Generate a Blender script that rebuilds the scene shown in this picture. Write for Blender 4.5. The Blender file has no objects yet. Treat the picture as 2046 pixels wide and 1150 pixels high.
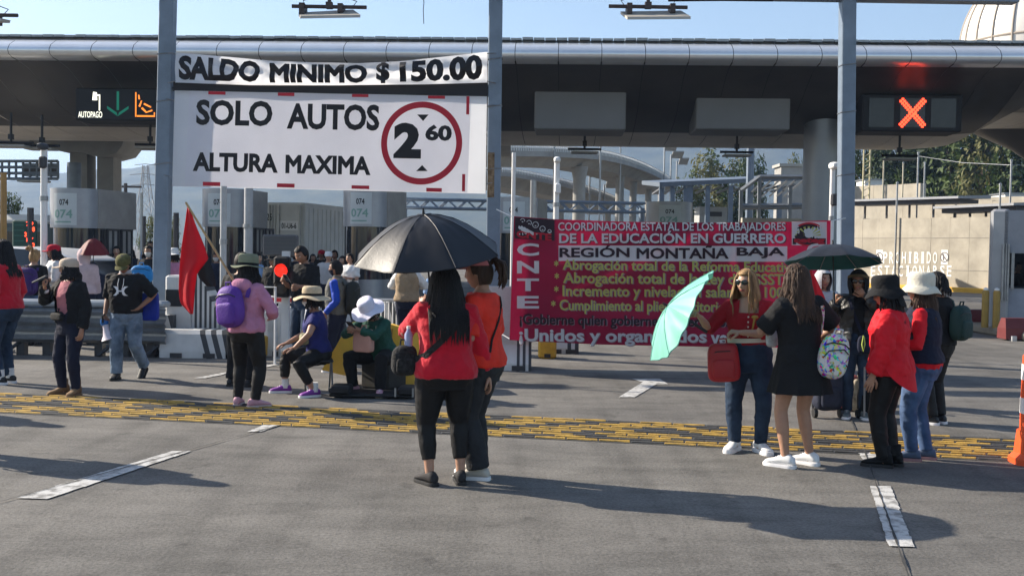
import bpy, bmesh, math, random
from mathutils import Vector, Matrix, noise
from mathutils.bvhtree import BVHTree
R = math.radians
V = Vector
SC = bpy.context.scene
COL = SC.collection
rnd = random.Random(7)

# ------------------------------------------------------------------ camera
FPX, CAMH, PITCH, ROLL = 2200.0, 1.72, math.atan(77 / 2200), 0.016
cF = V((0, math.cos(PITCH), -math.sin(PITCH)))
_u = V((0, math.sin(PITCH), math.cos(PITCH)))
_r = V((1, 0, 0))
cR = _r * math.cos(ROLL) + _u * math.sin(ROLL)
cU = _u * math.cos(ROLL) - _r * math.sin(ROLL)
CAM = V((0, 0, CAMH))
cd = bpy.data.cameras.new('camera')
cam = bpy.data.objects.new('camera', cd)
COL.objects.link(cam)
SC.camera = cam
cd.sensor_width = 36
cd.lens = 36 * FPX / 2046
cd.clip_end = 6000
cam.matrix_world = Matrix(((cR.x, cU.x, -cF.x, 0), (cR.y, cU.y, -cF.y, 0), (cR.z, cU.z, -cF.z, CAMH), (0, 0, 0, 1)))

# ------------------------------------------------------------------ sky, sun, exposure
SUN_EL = R(29)
SUN_DIR = V((-0.93, 0.37, 0)).normalized()          # horizontal direction towards the sun
wd = bpy.data.worlds.new('World')
SC.world = wd
wd.use_nodes = True
nt = wd.node_tree
bg = nt.nodes['Background']
sky = nt.nodes.new('ShaderNodeTexSky')
sky.sky_type = 'NISHITA'
sky.sun_disc = False
sky.sun_elevation = SUN_EL
sky.sun_rotation = math.atan2(SUN_DIR.x, SUN_DIR.y)
sky.air_density = 1.0
sky.dust_density = 1.0
sky.ozone_density = 0.7
nt.links.new(sky.outputs[0], bg.inputs[0])
bg.inputs[1].default_value = 0.088
ld = bpy.data.lights.new('sun', 'SUN')
ld.energy = 5.0
ld.angle = R(0.5)
ld.color = (1.0, 0.9, 0.76)
sun = bpy.data.objects.new('sun', ld)
COL.objects.link(sun)
sd = (SUN_DIR * math.cos(SUN_EL) + V((0, 0, math.sin(SUN_EL))))
sun.rotation_euler = sd.to_track_quat('Z', 'Y').to_euler()
sun.location = (-30, 12, 20)
SC.view_settings.view_transform = 'Standard'
SC.view_settings.look = 'None'
SC.view_settings.exposure = 1.12
SC.view_settings.gamma = 1.0


def P(px, py, Y):
    """point seen at photo pixel (px,py) at depth Y"""
    d = cF + cR * ((px - 1023) / FPX) + cU * ((575 - py) / FPX)
    return CAM + d * (Y / d.y)


def G(px, py, z=0.0):
    """point on the ground plane seen at photo pixel"""
    d = cF + cR * ((px - 1023) / FPX) + cU * ((575 - py) / FPX)
    return CAM + d * ((z - CAMH) / d.z)


# ------------------------------------------------------------------ materials
MATS = {}


def mat(name, c, rough=.8, metal=0.0, var=.12, scale=6.0, bump=0.0, bscale=60.0, spec=.4, emit=None, estr=1.0, trans=0.0, c2=None, stretch=(1, 1, 1), sheen=0.0, coord='Object', thresh=None):
    if name in MATS:
        return MATS[name]
    m = bpy.data.materials.new(name)
    m.use_nodes = True
    t = m.node_tree
    b = t.nodes['Principled BSDF']
    b.inputs['Roughness'].default_value = rough
    b.inputs['Metallic'].default_value = metal
    b.inputs['Specular IOR Level'].default_value = spec
    if sheen:
        b.inputs['Sheen Weight'].default_value = sheen
        b.inputs['Sheen Roughness'].default_value = .5
    tc = t.nodes.new('ShaderNodeTexCoord')
    mp = t.nodes.new('ShaderNodeMapping')
    mp.inputs['Scale'].default_value = stretch
    t.links.new(tc.outputs[coord], mp.inputs[0])
    if var > 0 or c2:
        n = t.nodes.new('ShaderNodeTexNoise')
        n.inputs['Scale'].default_value = scale
        n.inputs['Detail'].default_value = 6
        n.inputs['Roughness'].default_value = .62
        t.links.new(mp.outputs[0], n.inputs['Vector'])
        r = t.nodes.new('ShaderNodeValToRGB')
        lo, hi = thresh or (.3, .72)
        r.color_ramp.elements[0].position = lo
        r.color_ramp.elements[1].position = hi
        a = tuple(max(0, x * (1 - var)) for x in c)
        z = tuple(min(1, x * (1 + var)) for x in (c2 or c))
        r.color_ramp.elements[0].color = (*a, 1)
        r.color_ramp.elements[1].color = (*z, 1)
        t.links.new(n.outputs[0], r.inputs[0])
        t.links.new(r.outputs[0], b.inputs['Base Color'])
    else:
        b.inputs['Base Color'].default_value = (*c, 1)
    if bump:
        n2 = t.nodes.new('ShaderNodeTexNoise')
        n2.inputs['Scale'].default_value = bscale
        n2.inputs['Detail'].default_value = 5
        n2.inputs['Distortion'].default_value = .6
        t.links.new(mp.outputs[0], n2.inputs['Vector'])
        bp = t.nodes.new('ShaderNodeBump')
        bp.inputs['Strength'].default_value = bump
        bp.inputs['Distance'].default_value = .02
        t.links.new(n2.outputs[0], bp.inputs['Height'])
        t.links.new(bp.outputs[0], b.inputs['Normal'])
    if emit:
        b.inputs['Emission Color'].default_value = (*emit, 1)
        b.inputs['Emission Strength'].default_value = estr
    if trans:
        o = t.nodes['Material Output']
        mx = t.nodes.new('ShaderNodeMixShader')
        mx.inputs[0].default_value = trans
        tr = t.nodes.new('ShaderNodeBsdfTranslucent')
        if var > 0 or c2:
            t.links.new(r.outputs[0], tr.inputs[0])
        else:
            tr.inputs[0].default_value = (*c, 1)
        t.links.new(b.outputs[0], mx.inputs[1])
        t.links.new(tr.outputs[0], mx.inputs[2])
        t.links.new(mx.outputs[0], o.inputs[0])
    MATS[name] = m
    return m


def cloth(name, c, rough=.85, var=.10, bump=.25, **k):
    return mat('cloth_' + name, c, rough, 0, max(var, .14), k.pop('scale', 9), bump + .08, k.pop('bscale', 45), k.pop('spec', .25), **k)


def glass(name, c=(.02, .025, .03), rough=.06):
    if name in MATS:
        return MATS[name]
    m = mat(name, c, rough, 0, 0, spec=.6)
    return m


# ------------------------------------------------------------------ mesh builder
class MB:
    def __init__(s):
        s.v = []
        s.f = []
        s.m = []
        s.mi = 0

    def add(s, vs, fs):
        o = len(s.v)
        s.v += [V(p) for p in vs]
        for f in fs:
            s.f.append([o + i for i in f])
            s.m.append(s.mi)
        return s

    def mark(s):
        return len(s.v)

    def xf(s, M, a=0):
        for i in range(a, len(s.v)):
            s.v[i] = M @ s.v[i]
        return s

    def box(s, c, d, M=None):
        x, y, z = c
        a, b, e = d[0] / 2, d[1] / 2, d[2] / 2
        vs = [V((x + i * a, y + j * b, z + k * e)) for i in (-1, 1) for j in (-1, 1) for k in (-1, 1)]
        if M:
            vs = [M @ p for p in vs]
        return s.add(vs, [(0, 1, 3, 2), (4, 6, 7, 5), (0, 4, 5, 1), (2, 3, 7, 6), (0, 2, 6, 4), (1, 5, 7, 3)])

    def rbox(s, c, d, r=.02):
        """box with chamfered edges"""
        x, y, z = c
        a, b, e = d[0] / 2, d[1] / 2, d[2] / 2
        r = min(r, a * .9, b * .9, e * .9)
        rings = []
        for zz, ins in ((-e, r), (-e + r, 0), (e - r, 0), (e, r)):
            A, B = a - ins, b - ins
            q = r
            rings.append([(x + px, y + py, z + zz) for px, py in ((-A, -B + q), (-A + q, -B), (A - q, -B), (A, -B + q), (A, B - q), (A - q, B), (-A + q, B), (-A, B - q))])
        return s.loft(rings)

    def loft(s, rings, caps=True, closed=True):
        n = len(rings[0])
        vs = [p for r in rings for p in r]
        fs = []
        for i in range(len(rings) - 1):
            for j in range(n if closed else n - 1):
                k = (j + 1) % n
                fs.append((i * n + j, i * n + k, (i + 1) * n + k, (i + 1) * n + j))
        if caps:
            fs.append(tuple(range(n - 1, -1, -1)))
            fs.append(tuple((len(rings) - 1) * n + j for j in range(n)))
        return s.add(vs, fs)

    def tube(s, pts, rad, n=8, caps=True, flat=1.0):
        pts = [V(p) for p in pts]
        if not hasattr(rad, '__len__'):
            rad = [rad] * len(pts)
        rings = []
        up = None
        for i, p in enumerate(pts):
            d = (pts[min(i + 1, len(pts) - 1)] - pts[max(i - 1, 0)])
            if d.length < 1e-9:
                d = V((0, 0, 1))
            d.normalize()
            if up is None:
                up = V((0, 0, 1)) if abs(d.z) < .9 else V((0, 1, 0))
            a = d.cross(up)
            if a.length < 1e-5:
                a = d.orthogonal()
            a.normalize()
            b = a.cross(d).normalized()
            up = b
            r = rad[i]
            rx, ry = r if hasattr(r, '__len__') else (r, r * flat)
            rings.append([p + a * (rx * math.cos(t)) + b * (ry * math.sin(t)) for t in [2 * math.pi * k / n for k in range(n)]])
        return s.loft(rings, caps)

    def ribbon(s, pts, nrm, w, th=.004):
        """flat strap through pts; nrm = outward normals"""
        rings = []
        for i, p in enumerate(pts):
            d = (V(pts[min(i + 1, len(pts) - 1)]) - V(pts[max(i - 1, 0)])).normalized()
            nn = V(nrm[i])
            sd_ = d.cross(nn).normalized()
            nn = sd_.cross(d).normalized()
            p = V(p)
            rings.append([p - sd_ * w / 2, p - sd_ * w / 2 + nn * th, p + sd_ * w / 2 + nn * th, p + sd_ * w / 2])
        return s.loft(rings)

    def grid(s, fn, nu, nv, wrap=False):
        vs = [fn(i / nu, j / nv) for j in range(nv + 1) for i in range(nu + (0 if wrap else 1))]
        w = nu if wrap else nu + 1
        fs = []
        for j in range(nv):
            for i in range(nu):
                k = (i + 1) % w if wrap else i + 1
                fs.append((j * w + i, j * w + k, (j + 1) * w + k, (j + 1) * w + i))
        return s.add(vs, fs)

    def lathe(s, prof, n=24, c=(0, 0, 0), sx=1, sy=1):
        rings = [[(c[0] + r * sx * math.cos(2 * math.pi * k / n), c[1] + r * sy * math.sin(2 * math.pi * k / n), c[2] + z) for k in range(n)] for r, z in prof]
        return s.loft(rings, caps=True)

    def sq(s, c, r, e=.5, nu=24, nv=14, M=None):
        """superellipsoid"""
        def pw(x):
            return math.copysign(abs(x) ** e, x)

        def fn(u, v):
            a, b = 2 * math.pi * u, math.pi * (v - .5) * .998
            p = V((r[0] * pw(math.cos(a)) * abs(math.cos(b)) ** e, r[1] * pw(math.sin(a)) * abs(math.cos(b)) ** e, r[2] * pw(math.sin(b))))
            if M:
                p = M @ p
            return p + V(c)
        return s.grid(fn, nu, nv, wrap=True)

    def prism(s, poly, d):
        """poly: 3-D outline, extruded by vector d"""
        d = V(d)
        a = [V(p) for p in poly]
        return s.loft([a, [p + d for p in a]])

    def poly(s, pts):
        return s.add(pts, [tuple(range(len(pts)))])

    def mesh(s, name):
        me = bpy.data.meshes.new(name)
        me.from_pydata([tuple(p) for p in s.v], [], s.f)
        if s.m and max(s.m) > 0:
            me.polygons.foreach_set('material_index', s.m)
        me.update()
        return me


def finish(me, mats, smooth=True, angle=None, fix=True):
    if fix:
        bm = bmesh.new()
        bm.from_mesh(me)
        bmesh.ops.recalc_face_normals(bm, faces=bm.faces)
        bm.to_mesh(me)
        bm.free()
    for m in (mats if isinstance(mats, (list, tuple)) else [mats]):
        me.materials.append(m)
    me.polygons.foreach_set('use_smooth', [smooth] * len(me.polygons))
    if smooth and angle:
        me.set_sharp_from_angle(angle=R(angle))
    return me


def tag(o, label=None, cat=None, group=None, kind=None):
    if label:
        o['label'] = label
    if cat:
        o['category'] = cat
    if group:
        o['group'] = group
    if kind:
        o['kind'] = kind
    return o


def thing(name, label, cat, loc=(0, 0, 0), rz=0.0, group=None):
    o = bpy.data.objects.new(name, None)
    o.empty_display_size = .1
    COL.objects.link(o)
    o.matrix_world = Matrix.Translation(V(loc)) @ Matrix.Rotation(rz, 4, 'Z')
    return tag(o, label, cat, group)


def part(name, mb, mats, parent=None, smooth=True, angle=40, world=False, label=None, fix=True):
    me = mb.mesh(name) if isinstance(mb, MB) else mb
    if parent is not None and world:
        me.transform(wmat(parent).inverted())
    if isinstance(mb, MB) or fix:
        finish(me, mats, smooth, angle, fix)
    o = bpy.data.objects.new(name, me)
    COL.objects.link(o)
    if parent is not None:
        o.parent = parent
    if label:
        o['label'] = label
    return o


def wmat(o):
    M = o.matrix_basis.copy()
    while o.parent:
        o = o.parent
        M = o.matrix_basis @ M
    return M


def copy_thing(root, loc, rz, label, group=None, scale=None):
    c = root.copy()
    COL.objects.link(c)
    c.matrix_world = Matrix.Translation(V(loc)) @ Matrix.Rotation(rz, 4, 'Z') @ (Matrix.Diagonal((*scale, 1)) if scale else Matrix())
    c['label'] = label
    if group:
        c['group'] = group
    for ch in [o for o in root.children]:
        d = ch.copy()
        COL.objects.link(d)
        d.parent = c
        for g in [o for o in ch.children]:
            e = g.copy()
            COL.objects.link(e)
            e.parent = d
    return c


def struct(name, mb, m, smooth=False, angle=40):
    o = part(name, mb, m, None, smooth, angle)
    o['kind'] = 'structure'
    return o


# ------------------------------------------------------------------ lettering
_TC = {}


def text2d(s, bold=0.0, wide=1.0):
    """lettering: (verts [(x,y,z)] normalised to its box, faces, aspect); a rounded edge of width `bold` thickens the strokes"""
    key = (s, bold)
    if key in _TC:
        return _TC[key]
    cu = bpy.data.curves.new('lettering', 'FONT')
    cu.body = s
    cu.size = 1
    cu.bevel_depth = bold
    cu.bevel_resolution = 0
    cu.resolution_u = 3
    ob = bpy.data.objects.new('lettering', cu)
    COL.objects.link(ob)
    dg = bpy.context.evaluated_depsgraph_get()
    me = bpy.data.meshes.new_from_object(ob.evaluated_get(dg))
    bm = bmesh.new()
    bm.from_mesh(me)
    bmesh.ops.delete(bm, geom=[f for f in bm.faces if f.calc_center_median().z < -1e-6 or (bold == 0 and f.normal.z < 0)], context='FACES')
    for _ in range(3):
        bmesh.ops.triangulate(bm, faces=bm.faces[:])
        lg = [e for e in bm.edges if e.calc_length() > .16]
        if lg:
            bmesh.ops.subdivide_edges(bm, edges=lg, cuts=1)
    bmesh.ops.triangulate(bm, faces=bm.faces[:])
    bm.verts.index_update()
    vs = [tuple(v.co) for v in bm.verts]
    fs = [tuple(v.index for v in f.verts) for f in bm.faces]
    bm.free()
    bpy.data.objects.remove(ob)
    bpy.data.curves.remove(cu)
    bpy.data.meshes.remove(me)
    x0 = min(v[0] for v in vs)
    x1 = max(v[0] for v in vs)
    y0 = min(v[1] for v in vs)
    y1 = max(v[1] for v in vs)
    vs = [((x - x0) / (x1 - x0), (y - y0) / (y1 - y0), max(0, z) / (y1 - y0)) for x, y, z in vs]
    _TC[key] = (vs, fs, (x1 - x0) / (y1 - y0))
    return _TC[key]


def put_text(mb, s, fn, u0, v0, u1, v1, bold=.02):
    """letters of s in the box (u0,v0)-(u1,v1), each vertex sent through fn(u,v)"""
    vs, fs, _ = text2d(s, bold)
    p = fn(u0, v0)
    h = (fn(u0, v1) - p).length * .03
    mb.add([fn(u0 + (u1 - u0) * x, v0 + (v1 - v0) * y) - V((0, z * h, 0)) for x, y, z in vs], fs)


def shape(mb, pts, fn):
    mb.add([fn(*p) for p in pts], [tuple(range(len(pts)))])


def ring2d(mb, cx, cy, rx, ry, t, fn, n=40, a0=0, a1=360):
    full = (a1 - a0) >= 360
    k = n if full else n + 1
    A = [R(a0 + (a1 - a0) * i / n) for i in range(k)]
    o = [fn(cx + rx * math.cos(a), cy + ry * math.sin(a)) for a in A]
    i_ = [fn(cx + (rx - t) * math.cos(a), cy + (ry - t * ry / rx) * math.sin(a)) for a in A]
    fs = [(j, (j + 1) % k, k + (j + 1) % k, k + j) for j in range(n)]
    mb.add(o + i_, fs)


def disc2d(mb, cx, cy, rx, ry, fn, n=32):
    shape(mb, [(cx + rx * math.cos(2 * math.pi * i / n), cy + ry * math.sin(2 * math.pi * i / n)) for i in range(n)], fn)


def quad2d(mb, u0, v0, u1, v1, fn, nu=1, nv=1):
    mb.grid(lambda a, b: fn(u0 + (u1 - u0) * a, v0 + (v1 - v0) * b), nu, nv)

# ------------------------------------------------------------------ common materials
M_steel = mat('pole_paint_blue_grey', (.17, .215, .275), .42, .1, .18, 3, .05, 30)
M_white = mat('white_paint', (.72, .72, .71), .5, 0, .08, 4)
M_galv = mat('galvanised_steel', (.30, .31, .32), .42, .75, .2, 9)
M_dark = mat('black_metal', (.018, .018, .02), .45, .2, .1)
M_brown = mat('rusty_pipe', (.07, .05, .045), .6, .2, .3, 20)
M_conc = mat('pale_concrete', (.37, .36, .33), .9, 0, .22, 1.6, .2, 12)
M_concd = mat('bridge_concrete', (.31, .305, .29), .9, 0, .18, .7, .15, 6)
M_barrier = mat('barrier_concrete', (.55, .55, .54), .8, 0, .14, 3, .15, 30)
M_stripe = mat('barrier_dark_paint', (.055, .057, .062), .7, 0, .2, 6)
M_yellow = mat('yellow_paint', (.58, .34, .035), .65, 0, .22, 9, .1, 40)
M_red = mat('red_paint', (.42, .02, .03), .5, 0, .1, 8)
M_glass = glass('dark_glass')
M_black = mat('matt_black', (.012, .012, .013), .7, 0, 0)
M_ink = mat('black_ink', (.012, .01, .012), .6, 0, 0)
M_redink = mat('red_ink', (.48, .012, .03), .5, 0, .05)
M_whiteink = mat('white_ink', (.78, .77, .78), .6, 0, .04)

# ------------------------------------------------------------------ ground, joints, markings
def ground_material():
    m = bpy.data.materials.new('worn_concrete_road')
    m.use_nodes = True
    t = m.node_tree
    b = t.nodes['Principled BSDF']
    b.inputs['Roughness'].default_value = .82
    b.inputs['Specular IOR Level'].default_value = .3
    g = t.nodes.new('ShaderNodeNewGeometry')

    def nz(sc, det, st=(1, 1, 1), rough=.6):
        mp = t.nodes.new('ShaderNodeMapping')
        mp.inputs['Scale'].default_value = st
        t.links.new(g.outputs['Position'], mp.inputs[0])
        n = t.nodes.new('ShaderNodeTexNoise')
        n.inputs['Scale'].default_value = sc
        n.inputs['Detail'].default_value = det
        n.inputs['Roughness'].default_value = rough
        t.links.new(mp.outputs[0], n.inputs['Vector'])
        return n

    def ramp(n, stops):
        r = t.nodes.new('ShaderNodeValToRGB')
        e = r.color_ramp.elements
        while len(e) < len(stops):
            e.new(.5)
        for k, (p_, c_) in enumerate(stops):
            e[k].position = p_
            e[k].color = (*c_, 1) if hasattr(c_, '__len__') else (c_, c_, c_, 1)
        t.links.new(n.outputs[0], r.inputs[0])
        return r

    def mixc(a, b_, fac, mode='MIX'):
        x = t.nodes.new('ShaderNodeMix')
        x.data_type = 'RGBA'
        x.blend_type = mode
        if hasattr(fac, 'outputs'):
            t.links.new(fac.outputs[0], x.inputs[0])
        else:
            x.inputs[0].default_value = fac
        t.links.new(a, x.inputs[6])
        t.links.new(b_, x.inputs[7])
        return x.outputs[2]
    big = ramp(nz(.22, 6, (1, 1.7, 1)), [(.34, (.106, .101, .093)), (.5, (.146, .138, .126)), (.66, (.192, .181, .163))])
    mid = ramp(nz(1.3, 8, (1, 2.2, 1), .7), [(.3, .66), (.52, 1.0), (.74, 1.24)])
    c = mixc(big.outputs[0], mid.outputs[0], 1.0, 'MULTIPLY')
    fine = ramp(nz(42, 4, (1, 1, 1), .75), [(.36, .62), (.5, 1.0), (.66, 1.34)])
    c = mixc(c, fine.outputs[0], .85, 'MULTIPLY')
    spk = ramp(nz(150, 2), [(.64, 0.0), (.72, .5)])
    w = t.nodes.new('ShaderNodeRGB')
    w.outputs[0].default_value = (.30, .29, .27, 1)
    c = mixc(c, w.outputs[0], spk)
    # long tyre streaks along the lanes and dark oil spots
    st = ramp(nz(.9, 4, (2.6, .18, 1)), [(.46, 1.0), (.66, .70)])
    c = mixc(c, st.outputs[0], .8, 'MULTIPLY')
    oil = ramp(nz(3.1, 3), [(.62, 1.0), (.72, .55)])
    c = mixc(c, oil.outputs[0], .8, 'MULTIPLY')
    t.links.new(c, b.inputs['Base Color'])
    bp = t.nodes.new('ShaderNodeBump')
    bp.inputs['Strength'].default_value = .55
    bp.inputs['Distance'].default_value = .012
    t.links.new(nz(38, 6, (1, 1, 1), .7).outputs[0], bp.inputs['Height'])
    t.links.new(bp.outputs[0], b.inputs['Normal'])
    return m


g = MB()
xs = [-2600, -600, -150, -60, -30, -15, 0, 15, 30, 60, 150, 600, 2600]
ys = [-30, -5, 5, 15, 25, 40, 60, 100, 200, 500, 1400, 3200]
g.add([(x, y, 0) for y in ys for x in xs], [(j * 13 + i, j * 13 + i + 1, (j + 1) * 13 + i + 1, (j + 1) * 13 + i) for j in range(11) for i in range(12)])
struct('ground', g, ground_material())


def strip(mb, a, b, w0, z, w1=None, n=1, rough=0):
    """flat strip on the ground from a to b"""
    a, b = V((a[0], a[1], z)), V((b[0], b[1], z))
    d = (b - a).normalized()
    s_ = V((d.y, -d.x, 0))
    w1 = w1 or w0
    L, Rr = [], []
    for i in range(n + 1):
        t_ = i / n
        p = a.lerp(b, t_)
        w = (w0 + (w1 - w0) * t_) / 2
        L.append(p - s_ * (w + rnd.uniform(-rough, rough)))
        Rr.append(p + s_ * (w + rnd.uniform(-rough, rough)))
    mb.add(L + Rr, [(i, i + 1, n + 2 + i, n + 1 + i) for i in range(n)])


M_joint = mat('joint_tar', (.045, .044, .042), .9, 0, .2, 20)
M_line = mat('worn_white_line', (.20, .195, .185), .85, 0, .0, 11, .3, 90, c2=(.50, .495, .48), thresh=(.36, .54), coord='Object')
j = MB()
jl = [(G(-100, 1032), G(560, 850)), (G(1731, 912), G(1830, 1195)), (G(1731, 912), G(1640, 700))]
for a, b in jl:
    strip(j, a, b, .012, .012, n=50, rough=.004)
strip(j, G(1000, 878), G(1000, 878) + V((.01, 0, 0)), .01, .004)
for k in (15.2, 21.5):
    strip(j, (-14, k + 1.6), (14, k - 1.6), .02, .004, n=60, rough=.006)
struct('road_joint', j, M_joint)

mk = MB()


def quadmark(px):
    """painted patch from 4 photo points on the road"""
    a, b, c, d = [G(*p) for p in px]
    n = 14
    for i in range(n):
        t0, t1 = i / n, (i + 1) / n
        e = [a.lerp(d, t0), b.lerp(c, t0), b.lerp(c, t1), a.lerp(d, t1)]
        mk.add([(p.x + rnd.uniform(-.006, .006), p.y, .008) for p in e], [(0, 1, 2, 3)])


for q in ([(30, 996), (95, 998), (382, 902), (345, 902)],
          [(495, 863), (522, 863), (565, 848), (530, 848)],
          [(1738, 972), (1780, 972), (1827, 1094), (1775, 1092)],
          [(1715, 905), (1758, 905), (1768, 920), (1724, 920)],
          [(388, 756), (410, 756), (490, 740), (474, 740)], [(445, 748), (470, 748), (560, 728), (545, 728)]):
    quadmark(q)
# lane arrow
aw = [G(1236, 794), G(1268, 794), G(1312, 768), G(1335, 768), G(1318, 757), G(1262, 757), G(1284, 764)]
mk.add([(p.x, p.y, .008) for p in aw], [tuple(range(7))])
struct('road_marking', mk, M_line)

# rumble strip: rows of raised yellow and dark blocks
A0, A1 = G(-160, 778), G(2200, 885)
B0, B1 = G(-160, 817), G(2200, 931)
M_rub = mat('dark_rumble_block', (.05, .05, .05), .8, 0, .25, 9, .2, 50)
rs = MB()
NR = 11
L = (A1 - A0).length
rs.mi = 1
rs.add([(p.x, p.y, .004) for p in (A0, A1, B1, B0)], [(0, 1, 2, 3)])
for r_ in range(NR):
    n = int(L / .33)
    off = (r_ * .37) % 1
    for i in range(n):
        t0, t1 = (i + off) / n, (i + off + .965) / n
        v0, v1 = (r_ + .12) / NR, (r_ + .70) / NR
        def pt(t_, v_):
            return A0.lerp(A1, t_).lerp(B0.lerp(B1, t_), v_)
        h = noise.noise(V((i * .35 + r_ * .8, r_ * 1.1, 3.1)))
        rs.mi = 1 if (i * 3 + r_ * 2) % 10 < 3 or h > .38 or rnd.random() < .04 else 0
        q = [pt(t0, v0), pt(t1, v0), pt(t1, v1), pt(t0, v1)]
        z = .014 + rnd.uniform(-.003, .002)
        cx = sum(q, V()) / 4
        rs.loft([[(p.x, p.y, .0) for p in q], [(cx.x + (p.x - cx.x) * .96, cx.y + (p.y - cx.y) * .8, z) for p in q]])
M_rumble = mat('worn_yellow_rumble_paint', (.15, .105, .035), .8, 0, .15, 7, .25, 60, c2=(.42, .255, .045), thresh=(.3, .62))
struct('rumble_strip', rs, [M_rumble, M_rub])

# ------------------------------------------------------------------ hills
def hill(name, Y0, Y1, prof, m, seed):
    h = MB()
    nx, ny = 150, 26
    def fn(u, v):
        px = -900 + 3900 * u
        Y = Y0 + (Y1 - Y0) * v
        top = prof[0][1]
        for (a, ya), (b, yb) in zip(prof, prof[1:]):
            if a <= px <= b:
                top = ya + (yb - ya) * (px - a) / (b - a)
        x = (px - 1023) / FPX * Y0
        H = (498 - top) / FPX * Y1
        s_ = math.sin(min(1, v) * math.pi / 2) ** 1.2
        q = V((x / 180, Y / 180, seed))
        nse = noise.fractal(q, 1, 2.1, 5) * .10 + noise.fractal(q * 9, 1, 2, 4) * .018
        return V((x * (1 + .3 * v), Y, -1.5 + s_ * H * (1 + nse * (1 if v > .05 else 0))))
    h.grid(fn, nx, ny)
    return struct(name, h, m, True, None)


M_hill = mat('hill_scrub', (.022, .036, .016), .95, 0, 0, .035, .8, .12, c2=(.085, .09, .045), thresh=(.36, .66))
hill('hill', 800, 1500, [(-900, 420), (0, 352), (120, 330), (240, 308), (320, 300), (700, 262), (1000, 236), (1400, 228), (1800, 240), (3100, 330)], M_hill, 4.0)

# ------------------------------------------------------------------ trees
def leaf_crown(blobs, n, size, seed):
    r = random.Random(seed)
    mb = MB()
    tot = sum(b[3] ** 2 for b in blobs)
    for (cx, cy, cz, rr, sq_) in blobs:
        k = int(n * rr * rr / tot)
        for _ in range(k):
            d = V((r.gauss(0, 1), r.gauss(0, 1), r.gauss(0, 1))).normalized()
            q = rr * (r.random() ** .38)
            q *= 1 + .28 * noise.noise(d * 2.3 + V((cx, cy, cz)))
            p = V((cx + d.x * q, cy + d.y * q, cz + d.z * q * sq_))
            if noise.noise(p * (1.5 / rr)) < -.22:
                continue
            a = (d + V((r.uniform(-.8, .8), r.uniform(-.8, .8), r.uniform(-.3, .9)))).normalized()
            t1 = a.orthogonal().normalized()
            t1.rotate(Matrix.Rotation(r.uniform(0, 6.3), 3, a))
            t2 = a.cross(t1)
            s_ = size * r.uniform(.6, 1.35)
            mb.mi = 0 if noise.noise(p * (.9 / rr) + V((5, 1, 2))) > -.05 else 1
            mb.add([p - t1 * s_, p - t2 * s_ * .45 + a * s_ * .12, p + t1 * s_, p + t2 * s_ * .45 + a * s_ * .12], [(0, 1, 2, 3)])
    return mb


M_leafa = mat('leaf_green', (.062, .095, .024), .7, 0, .35, 1.4, trans=.3)
M_leafb = mat('leaf_dark_green', (.026, .048, .018), .7, 0, .35, 1.4, trans=.3)
M_leafc = mat('leaf_olive', (.135, .135, .045), .7, 0, .35, 1.4, trans=.3)
M_bark = mat('bark', (.085, .065, .05), .9, 0, .3, 5, .6, 20)


def make_tree(label, loc, H, W, seed, mats, group, n=4200, leaf=.2, base=.25):
    r = random.Random(seed)
    t = thing('tree', label, 'tree', loc, 0, group)
    tr = MB()
    tips = []
    top = V((r.uniform(-.4, .4), r.uniform(-.4, .4), H * .8))
    spine = [V((0, 0, 0)), V((r.uniform(-.2, .2), 0, H * .25)), V((r.uniform(-.3, .3), r.uniform(-.3, .3), H * .5)), top]
    tr.tube(spine, [H * .03, H * .023, H * .015, .03], 8)
    blobs = []
    nb = 15
    for i in range(nb):
        a = i * 2.4 + r.uniform(-.4, .4)
        z = H * (base + (1 - base) * ((i + .5) / nb) * .92)
        f = math.sin(min(1, (z / H - base) / (1 - base) + .16) * math.pi * .86) ** .7
        rad = W * .5 * f * r.uniform(.35, .8)
        c = V((math.cos(a) * rad, math.sin(a) * rad, z))
        s0 = V((0, 0, z * .72))
        tr.tube([s0, s0.lerp(c, .5) + V((0, 0, H * .02)), c], [H * .009, H * .006, .015], 5)
        blobs.append((c.x, c.y, c.z, W * r.uniform(.16, .27), r.uniform(.65, .95)))
    part('trunk', tr, M_bark, t)
    part('crown', leaf_crown(blobs, n, leaf, seed), mats, t, smooth=False, fix=False)
    return t


TREES = []


def place_tree(label, px, Y, ytop, wpx, src, base_y=None, group='trees behind the concrete walls', z0=0.0):
    b = P(px, 500, Y)
    H = P(px, ytop, Y).z - z0
    W = wpx / FPX * Y
    s_ = TREES[src]
    return copy_thing(s_, (b.x, Y, z0), rnd.uniform(0, 6), label, group, (W / 8, W / 8, H / 10))


TREES.append(make_tree('tall spreading dark green tree behind the terrace walls, right of the canopy sign column', (P(1905, 300, 84).x, 84, 0), 10, 8, 3, [M_leafa, M_leafb], 'trees behind the concrete walls', 5200, .26, .18))
TREES.append(make_tree('olive green tree standing alone behind the steel shed roof, left of a darker one', (P(1428, 300, 95).x, 95, 0), 10, 8, 5, [M_leafc, M_leafa], 'trees behind the concrete walls', 4600, .24, .15))
TREES[0].matrix_world = Matrix.Translation((P(1905, 300, 84).x, 84, 0)) @ Matrix.Diagonal((1.35, 1.35, (P(1905, 215, 84).z) / 10, 1))
TREES[1].matrix_world = Matrix.Translation((P(1435, 300, 95).x, 95, 0)) @ Matrix.Diagonal((.85, .85, (P(1428, 303, 95).z) / 10, 1))
place_tree('narrow dark tree right of the olive tree behind the shed roof', 1500, 92, 308, 75, 0)
place_tree('low hazy tree hugging the foot of the olive tree behind the shed', 1375, 90, 345, 90, 1)
place_tree('small round tree seen just left of the round grey column', 1592, 88, 315, 70, 1)
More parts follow.
